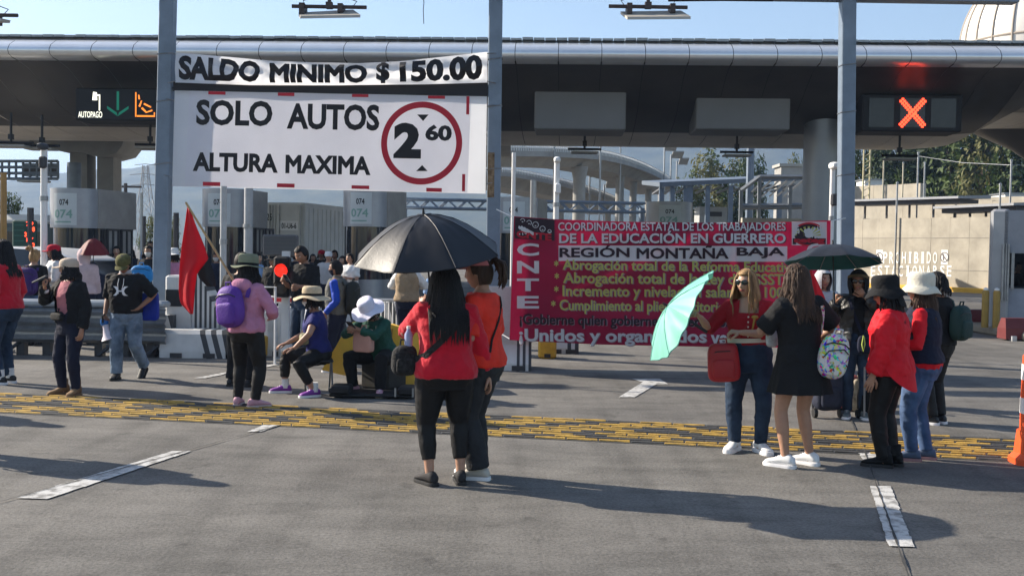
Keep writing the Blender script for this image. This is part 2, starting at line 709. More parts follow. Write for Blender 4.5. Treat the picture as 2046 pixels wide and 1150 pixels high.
place_tree('dark tree beside the lattice mast behind the upper terrace', 1730, 88, 262, 150, 0)
place_tree('bushy dark tree behind the upper terrace under the red cross sign', 1800, 86, 240, 160, 0)
place_tree('yellowish green tall tree behind the second terrace', 1960, 80, 220, 190, 1)
place_tree('rightmost dark tree behind the walls at the picture edge', 2050, 78, 225, 190, 0)
place_tree('broad dark tree behind the terraces farther back between taller ones', 1860, 92, 225, 190, 0)
place_tree('rounded dark green tree at the far left beyond the bus', 18, 62, 388, 60, 0)
place_tree('pale green tree beyond the toll booths left of the left pole', 302, 70, 432, 50, 1)
place_tree('green tree seen low behind the leaning red flag', 345, 72, 430, 40, 1)

# ------------------------------------------------------------------ canopy over the toll lanes
CA = thing('toll_canopy', 'long metal toll canopy with bright rounded edge and dark curved underside', 'canopy', (0, 28, 0), R(-2.9))
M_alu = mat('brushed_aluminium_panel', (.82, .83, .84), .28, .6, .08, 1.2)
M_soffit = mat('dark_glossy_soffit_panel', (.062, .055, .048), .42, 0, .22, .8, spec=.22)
M_belly_lit = mat('belly_panel_lit_tone', (.52, .47, .41), .45, .1, .14, .8, spec=.3)  # same panels as the soffit, reflected light painted in as a lighter tone
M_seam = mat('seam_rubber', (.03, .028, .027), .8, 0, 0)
rows = [(84, 28.35), (87, 28.0), (95, 27.72), (105, 27.62), (114, 27.66), (122, 27.85), (128, 28.15)]
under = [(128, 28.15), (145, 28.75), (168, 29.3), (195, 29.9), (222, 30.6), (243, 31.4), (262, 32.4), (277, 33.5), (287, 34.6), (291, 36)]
def prof(rs_):
    return [(Y - 28, P(1023, y, Y).z) for y, Y in rs_]
pl, pu = prof(rows), prof(under)
pu += [(10.5, pu[-1][1] + .5), (12.5, pu[-1][1] + 2.2), (13, pl[0][1] - .1)]


def dense(p, k=3):
    o = []
    for (a, b), (c, d) in zip(p, p[1:]):
        o += [(a + (c - a) * i / k, b + (d - b) * i / k) for i in range(k)]
    return o + [p[-1]]


def belly(x):
    """how much of the belly is left at x: it tapers off towards the right end"""
    return 1 - .0 * max(0, x - 10)


lip, bel, seam, bl2 = MB(), MB(), MB(), MB()
NB = 6
W = 1.08
for i in range(-18, 19):
    x0, x1 = i * W + .008, (i + 1) * W - .008
    lip.grid(lambda u, v: V((x0 + (x1 - x0) * u, *dense(pl, 2)[round(v * 12)])), 1, 12)
    n = len(pu) - 1
    sh = .55 if i < 11 else .55 - .0
    for (x0b, x1b) in ((x0, x1),):
        ky = lambda x: max(0, x - 12.8) * .8
        def fb(u, v):
            y, z = pu[round(v * n)]
            x = x0b + (x1b - x0b) * u
            lift = min(1, ky(x))
            z2 = z + (pu[0][1] - z) * lift * .55
            return V((x, y, z2))
        bel.grid(lambda u, v: fb(u, v * NB / n), 1, NB)
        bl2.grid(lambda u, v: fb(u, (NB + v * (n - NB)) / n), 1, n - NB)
    seam.grid(lambda u, v: V((x1 - .01 + .036 * u, dense(pl, 2)[round(v * 12)][0] + .012, dense(pl, 2)[round(v * 12)][1] - .004)), 1, 12)
    def fs_(u, v):
        y, z = pu[round(v * n)]
        x = x1 - .006 + .028 * u
        lift = min(1, max(0, x - 12.8) * .8)
        return V((x, y + .006, z + (pu[0][1] - z) * lift * .55 + .012))
    seam.grid(fs_, 1, n)
part('edge_panels', lip, M_alu, CA, True, 60)
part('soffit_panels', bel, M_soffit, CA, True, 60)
part('belly_panels', bl2, M_belly_lit, CA, True, 60)
part('panel_seams', seam, M_seam, CA, False)
rf = MB()
zt = pl[0][1]
rf.box((0, 6.6, zt + .02), (41, 12.4, .05))
for i in range(140):
    rf.box((-20.3 + i * .29, .42, zt + .05 + rnd.uniform(-.006, .012)), (.27, .5, .05 + rnd.uniform(0, .015)))
part('roof_sheet', rf, M_galv, CA, False)


def canopy_column(px, label, Y=31.0, dia=1.03):
    b = P(px, 480, Y)
    t = thing('canopy_column', label, 'column', (b.x, Y, 0), 0, 'round columns under the canopy')
    c = MB()
    c.lathe([(dia / 2, 0), (dia / 2, 1.9)], 40)
    c.lathe([(dia / 2, 1.915), (dia / 2, 3.4)], 40)
    c.lathe([(dia / 2, 3.415), (dia / 2, 5.6)], 40)
    c.lathe([(dia / 2 - .02, .1), (dia / 2 - .02, 5.5)], 40)
    part('column_cladding', c, mat('column_cladding_grey', (.27, .28, .29), .42, .35, .1, 1.0), t)
    b2 = MB().lathe([(dia / 2 + .1, 0), (dia / 2 + .1, .25), (dia / 2 + .02, .3)], 40)
    part('column_base', b2, M_conc, t)


canopy_column(1638, 'large round grey column carrying the canopy, behind the right end of the red banner')

# lane signs set into the canopy
M_led_off = mat('dark_led_matrix', (.05, .055, .06), .3, 0, .15, 3)
M_signface = mat('grey_sign_back', (.17, .17, .17), .55, .15, .08, .8)
M_ledred = mat('red_led', (.6, .02, .01), .5, emit=(1, .055, .02), estr=2.2, var=0)
M_ledgreen = mat('green_led_dim', (.0, .12, .08), .5, emit=(.02, .5, .3), estr=.09, var=0)
M_ledorange = mat('orange_led', (.5, .15, .0), .5, emit=(1, .25, .03), estr=.7, var=0)
M_ledwhite = mat('white_led', (.7, .7, .6), .5, emit=(1, .98, .8), estr=.9, var=0)


def sign_box(name, label, cat, px0, py0, px1, py1, Y, depth, m, group=None):
    a, b = P(px0, py1, Y), P(px1, py0, Y)
    t = thing(name, label, cat, (a.x, Y, a.z), R(-2.9), group)
    w, h = b.x - a.x, b.z - a.z + .016 * (b.x - a.x)
    mb = MB().rbox((w / 2, depth / 2, h / 2), (w, depth, h), .03)
    part('housing', mb, m, t, False)
    return t, w, h


for (x0, x1, lab) in ((1067, 1251, 'blank pale grey sign box under the canopy, left one of the pair'), (1390, 1578, 'blank pale grey sign box under the canopy, right one beside the round column')):
    t, w, h = sign_box('blank_sign_box', lab, 'sign', x0, 182, x1, 258, 29.6, 1.7, M_signface, 'blank sign boxes under the canopy')
    a = MB()
    y0, y1, zt_ = -.02, .0, h
    a.loft([[(0, .0, h + .004), (w, .0, h + .004), (w, 1.6, h + .004), (0, 1.6, h + .004)], [(.05, -.12, h + .30), (w - .05, -.12, h + .30), (w - .05, 1.5, h + .30), (.05, 1.5, h + .30)]])
    part('cowl', a, M_signface, t, False)

# red cross lane sign
t, w, h = sign_box('lane_signal', 'black lane signal box with a lit red cross between two blank panels', 'lane signal', 1722, 194, 1920, 262, 29.0, 1.1, M_black)
for k in range(3):
    cx = w * (.19 + .31 * k)
    s_ = w * .125
    f = MB().box((cx, -.012, h * .5), (s_ * 2, .02, h * .78))
    part('display_panel', f, mat('lane_panel_glass', (.035, .038, .042), .22, 0, .2, 2), t, False)
    if k == 1:
        c_ = MB()
        for sgn in (1, -1):
            for q in range(-6, 7):
                if q == 0 and sgn < 0:
                    continue
                for o_ in (-.035, .035):
                    u_ = q / 6.6
                    c_.box((cx + u_ * s_ * .98 * sgn + o_ * .75, -.034, h * .5 + u_ * h * .37 + o_ * sgn * -.75), (.058, .02, .058))
        part('red_cross', c_, M_ledred, t, False)
hd = MB().box((w / 2, .3, h + .13), (w * .97, .5, .09))
part('hood', hd, M_galv, t, False)

# AUTOPAGO sign
t, w, h = sign_box('lane_signal', 'black lane signal box reading AUTOPAGO with green arrow and orange picture', 'lane signal', 150, 181, 318, 240, 29.2, 1.0, M_black)
fn = lambda u, v: V((u * w, -.006, v * h))
m_ = MB()
put_text(m_, 'AUTOPAGO', fn, .04, .08, .33, .27, 0)
shape(m_, [(.21, .62), (.27, .62), (.265, .86), (.22, .88)], fn)
shape(m_, [(.29, .30), (.305, .30), (.305, .80), (.29, .80)], fn)
shape(m_, [(.26, .76), (.305, .76), (.305, .80), (.26, .80)], lambda u, v: fn(u, v) - V((0, .001, 0)))
part('lettering', m_, M_ledwhite, t, False)
m_ = MB()
shape(m_, [(.505, .32), (.535, .32), (.535, .9), (.505, .9)], fn)
shape(m_, [(.39, .45), (.505, .25), (.52, .13), (.39, .36)], fn)
shape(m_, [(.65, .45), (.535, .25), (.52, .13), (.65, .36)], fn)
part('green_arrow', m_, M_ledgreen, t, False)
m_ = MB()
for q in ([(.73, .12), (.745, .12), (.745, .88), (.73, .88)], [(.75, .12), (.97, .12), (.97, .17), (.75, .17)], [(.955, .18), (.97, .18), (.97, .26), (.955, .26)],
          [(.77, .45), (.80, .62), (.815, .62), (.79, .42)], [(.80, .38), (.86, .24), (.875, .27), (.82, .42)], [(.86, .24), (.94, .30), (.935, .35), (.865, .28)], [(.83, .50), (.92, .40), (.925, .44), (.84, .55)], [(.77, .66), (.79, .66), (.78, .80), (.765, .8)]):
    shape(m_, q, fn)
part('orange_picture', m_, M_ledorange, t, False)


# antennas hanging below the canopy
def hanging_antenna(label, px, ytop, ybar, wpx, Y, panel=True):
    a = P(px, ybar, Y)
    b = P(px, ytop, Y)
    t = thing('hanging_antenna', label, 'antenna', tuple(a), 0, 'antennas hung under the canopy')
    w = wpx / FPX * Y
    m_ = MB()
    m_.tube([(0, 0, b.z - a.z + .5), (0, 0, .02)], .035, 8)
    m_.box((0, 0, .16), (.12, .12, .14))
    m_.tube([(-w / 2, 0, 0), (w / 2, 0, 0)], .035, 8)
    part('hanger', m_, M_dark, t)
    p_ = MB().rbox((0, -.02, -.10), (w * .8, .55, .05), .015)
    part('antenna_panel', p_, mat('antenna_plastic', (.34, .33, .31), .6), t, False)


for k, (px, yt, yb, w, Y) in enumerate([(1168, 272, 298, 66, 31.5), (1472, 278, 304, 66, 31.5), (1797, 284, 311, 72, 31), (300, 268, 289, 60, 31), (22, 262, 285, 90, 30), (84, 266, 291, 70, 30.5)]):
    hanging_antenna(['thin antenna bar hung under the canopy, left of the two middle ones', 'thin antenna bar hung under the canopy near the round column', 'antenna bar hung below the red cross lane signal',
                     'antenna hung under the canopy next to the left blue pole', 'antenna at the far left edge below the canopy', 'antenna below the canopy above the white camera pole'][k], px, yt, yb, w, Y)

# ------------------------------------------------------------------ dome on the right
c = P(2098, 96, 37)
D = thing('ribbed_dome', 'huge white ribbed dome rising above the canopy at the right', 'dome', (c.x, 37, 0))
rd = 168 / FPX * 37
d_ = MB()
nr = 26
pr = [(rd * math.cos(a), c.z + rd * math.sin(a) * 1.02) for a in [R(-8 + 97.5 * k / 20) for k in range(21)]]
d_.lathe([(r_, z) for r_, z in pr], 104)
part('dome_shell', d_, mat('dome_white_panel', (.60, .57, .53), .45, .15, .08, .7), D, True, 50)
rb = MB()
for k in range(nr):
    a = 2 * math.pi * k / nr
    rb.tube([((r_ + .015) * math.cos(a), (r_ + .015) * math.sin(a), z) for r_, z in pr], .035, 5)
rb.lathe([(rd * .995 + .03, c.z + .05), (rd * .995 + .05, c.z + .09), (rd * .99 + .03, c.z + .13)], 80)
part('dome_ribs', rb, mat('dome_rib_tan', (.36, .31, .26), .6), D)
ds = MB().lathe([(rd * .95, 6.2), (rd * .99, c.z - rd * .13)], 64)
part('dome_drum', ds, mat('drum_tan', (.33, .28, .23), .7), D)
# the cone-shaped belly of the next roof below the dome
cn = MB().lathe([(.5, 0), (.5, 4.9), (1.1, 5.35), (2.4, 6.0), (4.2, 6.9)], 48)
part('tower_stem', cn, M_soffit, D)

# ------------------------------------------------------------------ toll booths
M_booth = mat('booth_metal_panel', (.33, .34, .36), .38, .3, .14, 1.4)
M_boothside = mat('booth_side_panel', (.34, .315, .285), .75, 0, .15, 2)
M_bglass = glass('booth_glass', (.018, .022, .028), .08)
M_blight = mat('booth_window_seen_through', (.30, .30, .29), .35, 0, .25, 2)
M_frame = mat('booth_frame_dark', (.05, .05, .055), .5, .3, .1)
M_sticker = mat('sticker_white', (.50, .53, .53), .5, 0, .05)
M_greenink = mat('green_ink', (.20, .34, .29), .6, 0, .1)


def toll_booth(label, px, Y, ytop, wfront, length=2.3, rz=R(-10), tall=None):
    b = P(px, 480, Y)
    zt_ = tall or P(px, ytop, Y).z
    r_ = wfront / FPX * Y / 2
    t = thing('toll_booth', label, 'toll booth', (b.x, Y, 0), rz, 'toll booths under the canopy')
    zf = zt_ - .92

    def outline(rad, y1, off=0):
        pts = [(-rad * math.cos(a), r_ - rad * math.sin(a)) for a in [math.pi * k / 20 for k in range(21)]]
        return pts + [(rad, y1), (-rad, y1)]
    f = MB()
    o = outline(r_, length)
    f.loft([[(x, y, zf) for x, y in o], [(x, y, zt_) for x, y in o]])
    part('fascia', f, M_booth, t, True, 30)
    bs = MB()
    o2 = outline(r_ - .05, length - .05)
    bs.loft([[(x, y, 0) for x, y in o2], [(x, y, .95) for x, y in o2]])
    part('base_wall', bs, M_booth, t, True, 30)
    g_ = MB()
    gl = r_ + .35
    o3 = outline(r_ - .07, gl)
    g_.loft([[(x, y, .95) for x, y in o3], [(x, y, zf) for x, y in o3]])
    part('window', g_, M_bglass, t, True, 30)
    sd_ = MB()
    sd_.box((0, (gl + length - .05) / 2, (zf + .95) / 2), ((r_ - .06) * 2, length - gl - .05, zf - .95))
    sd_.box((r_ + .006, r_ + (length - r_) / 2, zt_ - .46), (.02, length - r_, .90))
    part('side_wall', sd_, M_boothside, t, False)
    fr = MB()
    for y in (r_ + .02, gl - .02):
        for s_ in (-1, 1):
            fr.box((s_ * (r_ - .05), y, (zf + .95) / 2), (.07, .06, zf - .95))
    part('window_post', fr, M_frame, t, False)
    for k, y in enumerate((gl + .34, gl + .98)):
        w_ = MB().box((r_ - .045, y, zf - .62), (.05, .42, 1.15))
        wo = part('side_window', w_, M_blight, t, False)
        q = MB()
        for dy in (-.24, .24, 0):
            q.box((r_ - .02, y + dy, zf - .62), (.06, .05, 1.2))
        for dz in (-.6, .6, 0):
            q.box((r_ - .015, y, zf - .62 + dz), (.06, .52, .05))
        part('window_frame', q, M_frame, wo, False)
    cyl = lambda ang, z, e: V(((r_ + e) * math.sin(ang), r_ - (r_ + e) * math.cos(ang), z))
    s_ = MB()
    s_.grid(lambda u, v: cyl(-.42 + 1.0 * u, zf + .06 + .74 * v, .004), 10, 1)
    st = part('sticker', s_, M_sticker, t, True)
    m_ = MB()
    put_text(m_, '074', lambda u, v: cyl(u, v, .008), -.12, zf + .52, .26, zf + .66, .02)
    part('lettering', m_, M_ink, st, False)
    m_ = MB()
    put_text(m_, '074', lambda u, v: cyl(u, v, .008), -.36, zf + .22, .42, zf + .42, .02)
    m_.grid(lambda u, v: cyl(-.34 + .7 * u, zf + .12 + .03 * v, .008), 8, 1)
    part('green_lettering', m_, M_greenink, st, False)
    return t


toll_booth('leftmost toll booth numbered 074, behind the white car', 124, 25.5, 375, 98)
toll_booth('toll booth numbered 074 right of the left blue pole, behind the red flag', 432, 26.5, 376, 96, 1.7)
toll_booth('toll booth numbered 074 right of the white truck, behind the black umbrella', 716, 26.0, 374, 90, 2.2)
toll_booth('toll booth half hidden by the middle blue pole', 1022, 28.0, 393, 90, 2.2)
toll_booth('small far toll booth numbered 074 above the left part of the red banner', 1334, 36.0, 402, 92, 2.2)

# booth on the right edge: flat grey cabin with a dark window and a seated silhouette
rb_ = P(1990, 480, 24.5)
t = thing('toll_booth', 'grey toll booth cut off by the right picture edge, with a dark wide window', 'toll booth', (rb_.x, 24.5, 0), R(-23))
zt_ = P(2020, 420, 24.5).z
q = MB().box((1.12, 1.6, (zt_ + zt_ - .95) / 2), (1.9, 3.0, .95))
part('fascia', q, mat('booth_blue_grey', (.22, .24, .28), .45, .3, .08), t, False)
q = MB().rbox((.09, .9, zt_ / 2), (.42, 1.6, zt_ + .06), .06)
part('end_post', q, M_booth, t, False)
q = MB().box((1.12, 1.6, .52), (1.85, 2.9, 1.04))
part('base_wall', q, mat('booth_blue_grey'if 0 else 'booth_lower_grey', (.26, .29, .35), .5, .2, .08), t, False)
q = MB()
q.box((1.12, 2.9, 1.5), (1.8, .05, 1.0))
part('back_wall', q, M_frame, t, False)
q = MB()
for x, d in ((.42, .03), (.36, .05), (.47, .04)):
    q.tube([(x - .2, .05, .75), (x - .2, .05, zt_ - .75)], d / 2, 8)
q.box((.36, .1, (zt_ - .95 + 1.04) / 2), (.06, .06, zt_ - 1.95))
part('door_rail', q, M_galv, t, False)
wg = bpy.data.materials.new('tinted_window')
wg.use_nodes = True
wb = wg.node_tree.nodes['Principled BSDF']
wb.inputs['Base Color'].default_value = (.25, .28, .28, 1)
wb.inputs['Roughness'].default_value = .03
wb.inputs['Transmission Weight'].default_value = 1
wb.inputs['IOR'].default_value = 1.05
q = MB().box((1.2, .12, (zt_ - .95 + 1.04) / 2), (1.6, .015, zt_ - 1.99))
part('window', q, wg, t, False)
m_ = MB()
ring2d(m_, 1.62, zt_ - .62, .09, .09, .03, lambda u, v: V((u, .093, v)), 20, 40, 320)
part('emblem', m_, M_greenink, t, False)
ki = thing('booth_island', 'raised concrete island with bollards under the right toll booth', 'kerb', (rb_.x, 24.5, 0))
q = MB().rbox((1.0, .2, .09), (2.4, 5.6, .18), .04)
part('kerb', q, mat('kerb_grey', (.24, .21, .16), .85, 0, .2, 2), ki, False)
for k, dx in enumerate((-.32, -.12)):
    bo = thing('bollard', ['yellow bollard left of another at the right toll booth', 'yellow bollard nearest the right toll booth wall'][k], 'bollard', (rb_.x + dx, 24.2 - .1 * k, .0), 0, 'yellow bollards at the right booth')
    part('post', MB().lathe([(.075, .17), (.075, .95), (.05, 1.0)], 16), mat('bollard_ochre', (.30, .19, .035), .6, 0, .15), bo)
    part('cap', MB().lathe([(.055, .99), (.05, 1.03), (.01, 1.05)], 12), M_white, bo)
for (p0, p1, Y, lab) in ((1890, 1962, 26.2, 'dark red plastic barrier block across the lane, left of the right booth'), (2003, 2060, 22.9, 'dark red plastic barrier block before the right toll booth')):
    a, b = P(p0, 600, Y), P(p1, 600, Y)
    t = thing('barrier_block', lab, 'barrier', ((a.x + b.x) / 2, Y, 0), 0, 'dark red barrier blocks')
    w = b.x - a.x
    q = MB().loft([[(-w / 2, -.22, 0.03), (w / 2, -.22, .03), (w / 2, .22, .03), (-w / 2, .22, .03)], [(-w / 2, -.2, .25), (w / 2, -.2, .25), (w / 2, .2, .25), (-w / 2, .2, .25)], [(-w / 2 + .03, -.1, .46), (w / 2 - .03, -.1, .46), (w / 2 - .03, .1, .46), (-w / 2 + .03, .1, .46)]])
    part('block', q, mat('oxide_red_plastic', (.13, .022, .022), .6, 0, .15, 3), t, False)
    for s_ in (-.25, .25):
        part('foot', MB().box((s_ * w, -.23, .05), (.1, .1, .1)), M_barrier, t, False)

# ------------------------------------------------------------------ retaining walls on the right
M_wall = mat('wall_concrete', (.32, .29, .235), .9, 0, .14, .9, .12, 8, c2=(.39, .355, .29))
M_wjoint = mat('wall_joint', (.22, .205, .18), .9, 0, .1)


def conc_wall(name, label, px0, px1, Y0, Y1, yt0, yt1, step=.95, th=.5, z0=0.0, horiz=()):
    a, b = P(px0, 480, Y0), P(px1, 480, Y1)
    ang = math.atan2(Y1 - Y0, b.x - a.x)
    Lw = math.hypot(b.x - a.x, Y1 - Y0)
    za, zb = P(px0, yt0, Y0).z, P(px1, yt1, Y1).z
    t = thing(name, label, 'wall', (a.x, Y0, z0), ang)
    q = MB()
    n = int(Lw / step)
    for i in range(n):
        x0, x1 = Lw * i / n + .006, Lw * (i + 1) / n - .006
        h0, h1 = za + (zb - za) * x0 / Lw - z0 + rnd.uniform(-.02, .02), za + (zb - za) * x1 / Lw - z0 + rnd.uniform(-.02, .02)
        e = rnd.uniform(-.006, .006)
        q.loft([[(x0, e, 0), (x1, e, 0), (x1, th, 0), (x0, th, 0)], [(x0, e, h0), (x1, e, h1), (x1, th, h1), (x0, th, h0)]])
    part('wall_panels', q, M_wall, t, False)
    k = MB().box((Lw / 2, th * .5 + .03, min(za, zb) / 2 - z0 / 2 - .05), (Lw - .02, th - .04, min(za, zb) - z0 - .12))
    for hz in horiz:
        k.box((Lw / 2, -.001, hz - z0), (Lw, .02, .025))
    part('wall_joints', k, M_wjoint, t, False)
    return t, Lw


_A, _B = G(1760, 575), G(1990, 587)
_sl = (_B.y - _A.y) / (_B.x - _A.x)


def on_line(px, off=0.0):
    """depth at which photo column px meets the painted wall's plan line, set back by off metres"""
    # x = A.x + (Y - A.y)/sl ; the ray has x/Y fixed
    nx, ny = -_sl, 1.0
    ln = math.hypot(nx, ny)
    ox, oy = _A.x + nx / ln * off, _A.y + ny / ln * off
    Y = 50.0
    for _ in range(12):
        k = P(px, 480, Y).x / Y
        Y = (oy - _sl * ox) / (1 - _sl * k)
    return Y


def wall_at(name, label, px0, px1, off, yt0, yt1, step, horiz=()):
    return conc_wall(name, label, px0, px1, on_line(px0, off), on_line(px1, off), yt0, yt1, step, .5, 0.0, horiz)


w1, Lw = wall_at('retaining_wall', 'pale concrete wall with PROHIBIDO ESTACIONARSE painted on it', 1692, 2110, 0, 437, 432, 1.18, (1.05, 2.62))
fn = lambda u, v: V((u, -.012, v))
def wx(px):
    Yw = on_line(px)
    Y0 = on_line(1692)
    a, b = P(1692, 480, Y0), P(px, 480, Yw)
    return math.hypot(b.x - a.x, Yw - Y0)
def wz(px, py):
    return P(px, py, on_line(px)).z
m_ = MB()
for s_, xs_, y0, y1 in (('PROHIBIDO', (1766, 1878), 503, 526), ('ESTACIONARSE', (1742, 1908), 530, 552)):
    n = len(s_)
    for i, ch in enumerate(s_):
        a = xs_[0] + (xs_[1] - xs_[0]) * i / n
        b = a + (xs_[1] - xs_[0]) / n * .66
        u0, u1 = wx(a), wx(b)
        if ch == 'I':
            u0, u1 = u0 + .05, u1 - .05
            quad2d(m_, (u0 + u1) / 2 - .07, wz(a, y1), (u0 + u1) / 2 + .07, wz(a, y0), fn)
            for yy in (y0, y1 - 2.4):
                quad2d(m_, u0, wz(a, yy + 2.4), u1, wz(a, yy), lambda u, v: fn(u, v) - V((0, .002, 0)))
        else:
            put_text(m_, ch, fn, u0, wz(a, y1), u1, wz(a, y0), .012)
for px in (1752, 1882):
    quad2d(m_, wx(px), wz(px, 528), wx(px + 13), wz(px, 499), fn)
part('painted_lettering', m_, mat('wall_white_paint', (.80, .79, .75), .7, 0, .06), w1, False)
m_ = MB()
for px in (1752, 1882):
    cx, cz = (wx(px) + wx(px + 13)) / 2, (wz(px, 528) + wz(px, 499)) / 2
    ring2d(m_, cx, cz, .26, .26, .05, lambda u, v: V((u, -.02, v)), 24)
    shape(m_, [(cx - .19, cz + .16), (cx - .15, cz + .2), (cx + .19, cz - .16), (cx + .15, cz - .2)], lambda u, v: V((u, -.021, v)))
    shape(m_, [(cx - .09, cz - .16), (cx - .02, cz - .16), (cx - .02, cz + .16), (cx - .09, cz + .16)], lambda u, v: V((u, -.022, v)))
part('painted_symbol', m_, mat('symbol_grey', (.12, .10, .10), .7, 0, 0), w1, False)
q = MB().rbox((Lw / 2, -.16, .10), (Lw, .3, .26), .03)
part('yellow_kerb', q, mat('kerb_yellow', (.62, .36, .04), .7, 0, .12, 2), w1, False)
wall_at('terrace_wall', 'upper left concrete terrace wall with a dark pier, below the lattice mast', 1700, 1836, 13, 372, 366, 2.0)
wall_at('terrace_wall', 'middle concrete terrace wall behind the two shelter roofs', 1700, 2120, 6, 412, 396, 2.0)
wall_at('terrace_wall', 'low far terrace wall at the right under the tall trees', 1880, 2130, 12, 396, 390, 2.0)
for k, (px0, px1, y0, y1, Y) in enumerate(((1700, 1934, 404, 397, 3.2), (1884, 2046, 418, 411, 1.6))):
    Ya, Yb = on_line(px0, Y), on_line(px1, Y)
    a, b = P(px0, y0, Ya), P(px1, y1, Yb)
    t = thing('shelter_roof', ['long grey shelter roof on posts above the painted wall, left and higher one', 'grey shelter roof above the painted wall, right and lower one'][k], 'shelter', (a.x, Ya, 0), math.atan2(Yb - Ya, b.x - a.x), 'shelter roofs behind the painted wall')
    w = math.hypot(b.x - a.x, Yb - Ya)
    q = MB().loft([[(0, -.7, a.z), (w, -.7, b.z), (w + .4, 1.2, b.z + .02), (0, 1.2, a.z + .02)], [(0, -.7, a.z + .12), (w, -.7, b.z + .12), (w + .4, 1.2, b.z + .22), (0, 1.2, a.z + .22)]])
    part('roof', q, mat('shelter_roof_grey', (.25, .26, .28), .5, .3, .1), t, False)
    q = MB().loft([[(.2, -.3, a.z - .22), (w - .2, -.3, b.z - .22), (w - .2, 1.0, b.z - .22), (.2, 1.0, a.z - .22)], [(.2, -.3, a.z - .01), (w - .2, -.3, b.z - .01), (w - .2, 1.0, b.z - .01), (.2, 1.0, a.z - .01)]])
    part('roof_beam', q, M_frame, t, False)
    for i in range(4):
        zz = a.z + (b.z - a.z) * (.1 + .2 * i)
        part('post', MB().box((w * (.1 + .2 * i), .3, zz / 2 - .12), (.09, .09, zz - .24)), M_frame, t, False)
for k, (px, yt, yb, Y, c) in enumerate(((1793, 365, 425, 57, 0), (1835, 305, 412, 62, 0), (1848, 325, 400, 66, 0), (1999, 368, 430, 50, 0), (2021, 320, 410, 55, 0), (1766, 318, 372, 72, 1), (1805, 325, 370, 73, 1))):
    a, b = P(px, yt, Y), P(px, yb, Y)
    t = thing('lamp_post', ['slim grey post in front of the terrace wall below the lattice mast', 'tall slim grey pole at the left end of the overhead wire', 'slim pole just right of the wire pole', 'slim pole above the roof of the right toll booth', 'tall slim pole under the canopy end with a guy wire',
                            'cream slim pole left among the trees', 'cream slim pole right among the trees'][k], 'pole', (a.x, Y, 0), 0, 'slim poles on the terraces')
    part('pole', MB().tube([(0, 0, 0), (0, 0, a.z)], .05, 8), [M_galv, mat('cream_pole', (.5, .45, .33), .7)][c], t)
    part('pole_tip', MB().lathe([(.07, a.z - .04), (.07, a.z + .02), (.02, a.z + .06)], 8), M_galv, t)
a, b, c = P(1835, 312, 62), P(2021, 330, 55), P(2200, 330, 56)
wr = thing('overhead_wire', 'pale overhead wire running between the slim poles on the right', 'wire', tuple(a))
part('wire', MB().tube([a, a.lerp(b, .5) - V((0, 0, .12)), b, c], .015, 5), M_galv, wr, world=True)
# lattice mast
Y = 76
a = P(1733, 290, Y)
t = thing('lattice_mast', 'slim yellowish lattice mast between the right blue pole and the trees', 'mast', (a.x, Y, 0))
q = MB()
for dx in (-.22, .22):
    q.tube([(dx, 0, 0), (dx, 0, a.z + 2)], .06, 6)
for i in range(24):
    z = (a.z + 2) * i / 24
    q.tube([(-.22, 0, z), (.22, 0, z + .3)], .025, 4)
part('lattice', q, mat('mast_cream', (.50, .44, .26), .7), t)
part('mast_base', MB().box((0, 0, .3), (1, 1, .6)), M_conc, t, False)
for k, (p0, p1, y0, y1, Y) in enumerate(((1728, 1766, 360, 374, 80), (2008, 2046, 388, 402, 68))):
    a, b = P(p0, y1, Y), P(p1, y0, Y)
    t = thing('white_cabin', ['small white cabin left behind the upper terrace wall', 'small white cabin far right behind the terrace walls'][k], 'cabin', (a.x, Y, 0), 0, 'white cabins behind the terraces')
    part('wall', MB().box(((b.x - a.x) / 2, 1, b.z / 2), (b.x - a.x, 2, b.z)), M_white, t, False)
    part('roof', MB().box(((b.x - a.x) / 2, 1, b.z + .04), (b.x - a.x + .2, 2.2, .08)), M_galv, t, False)

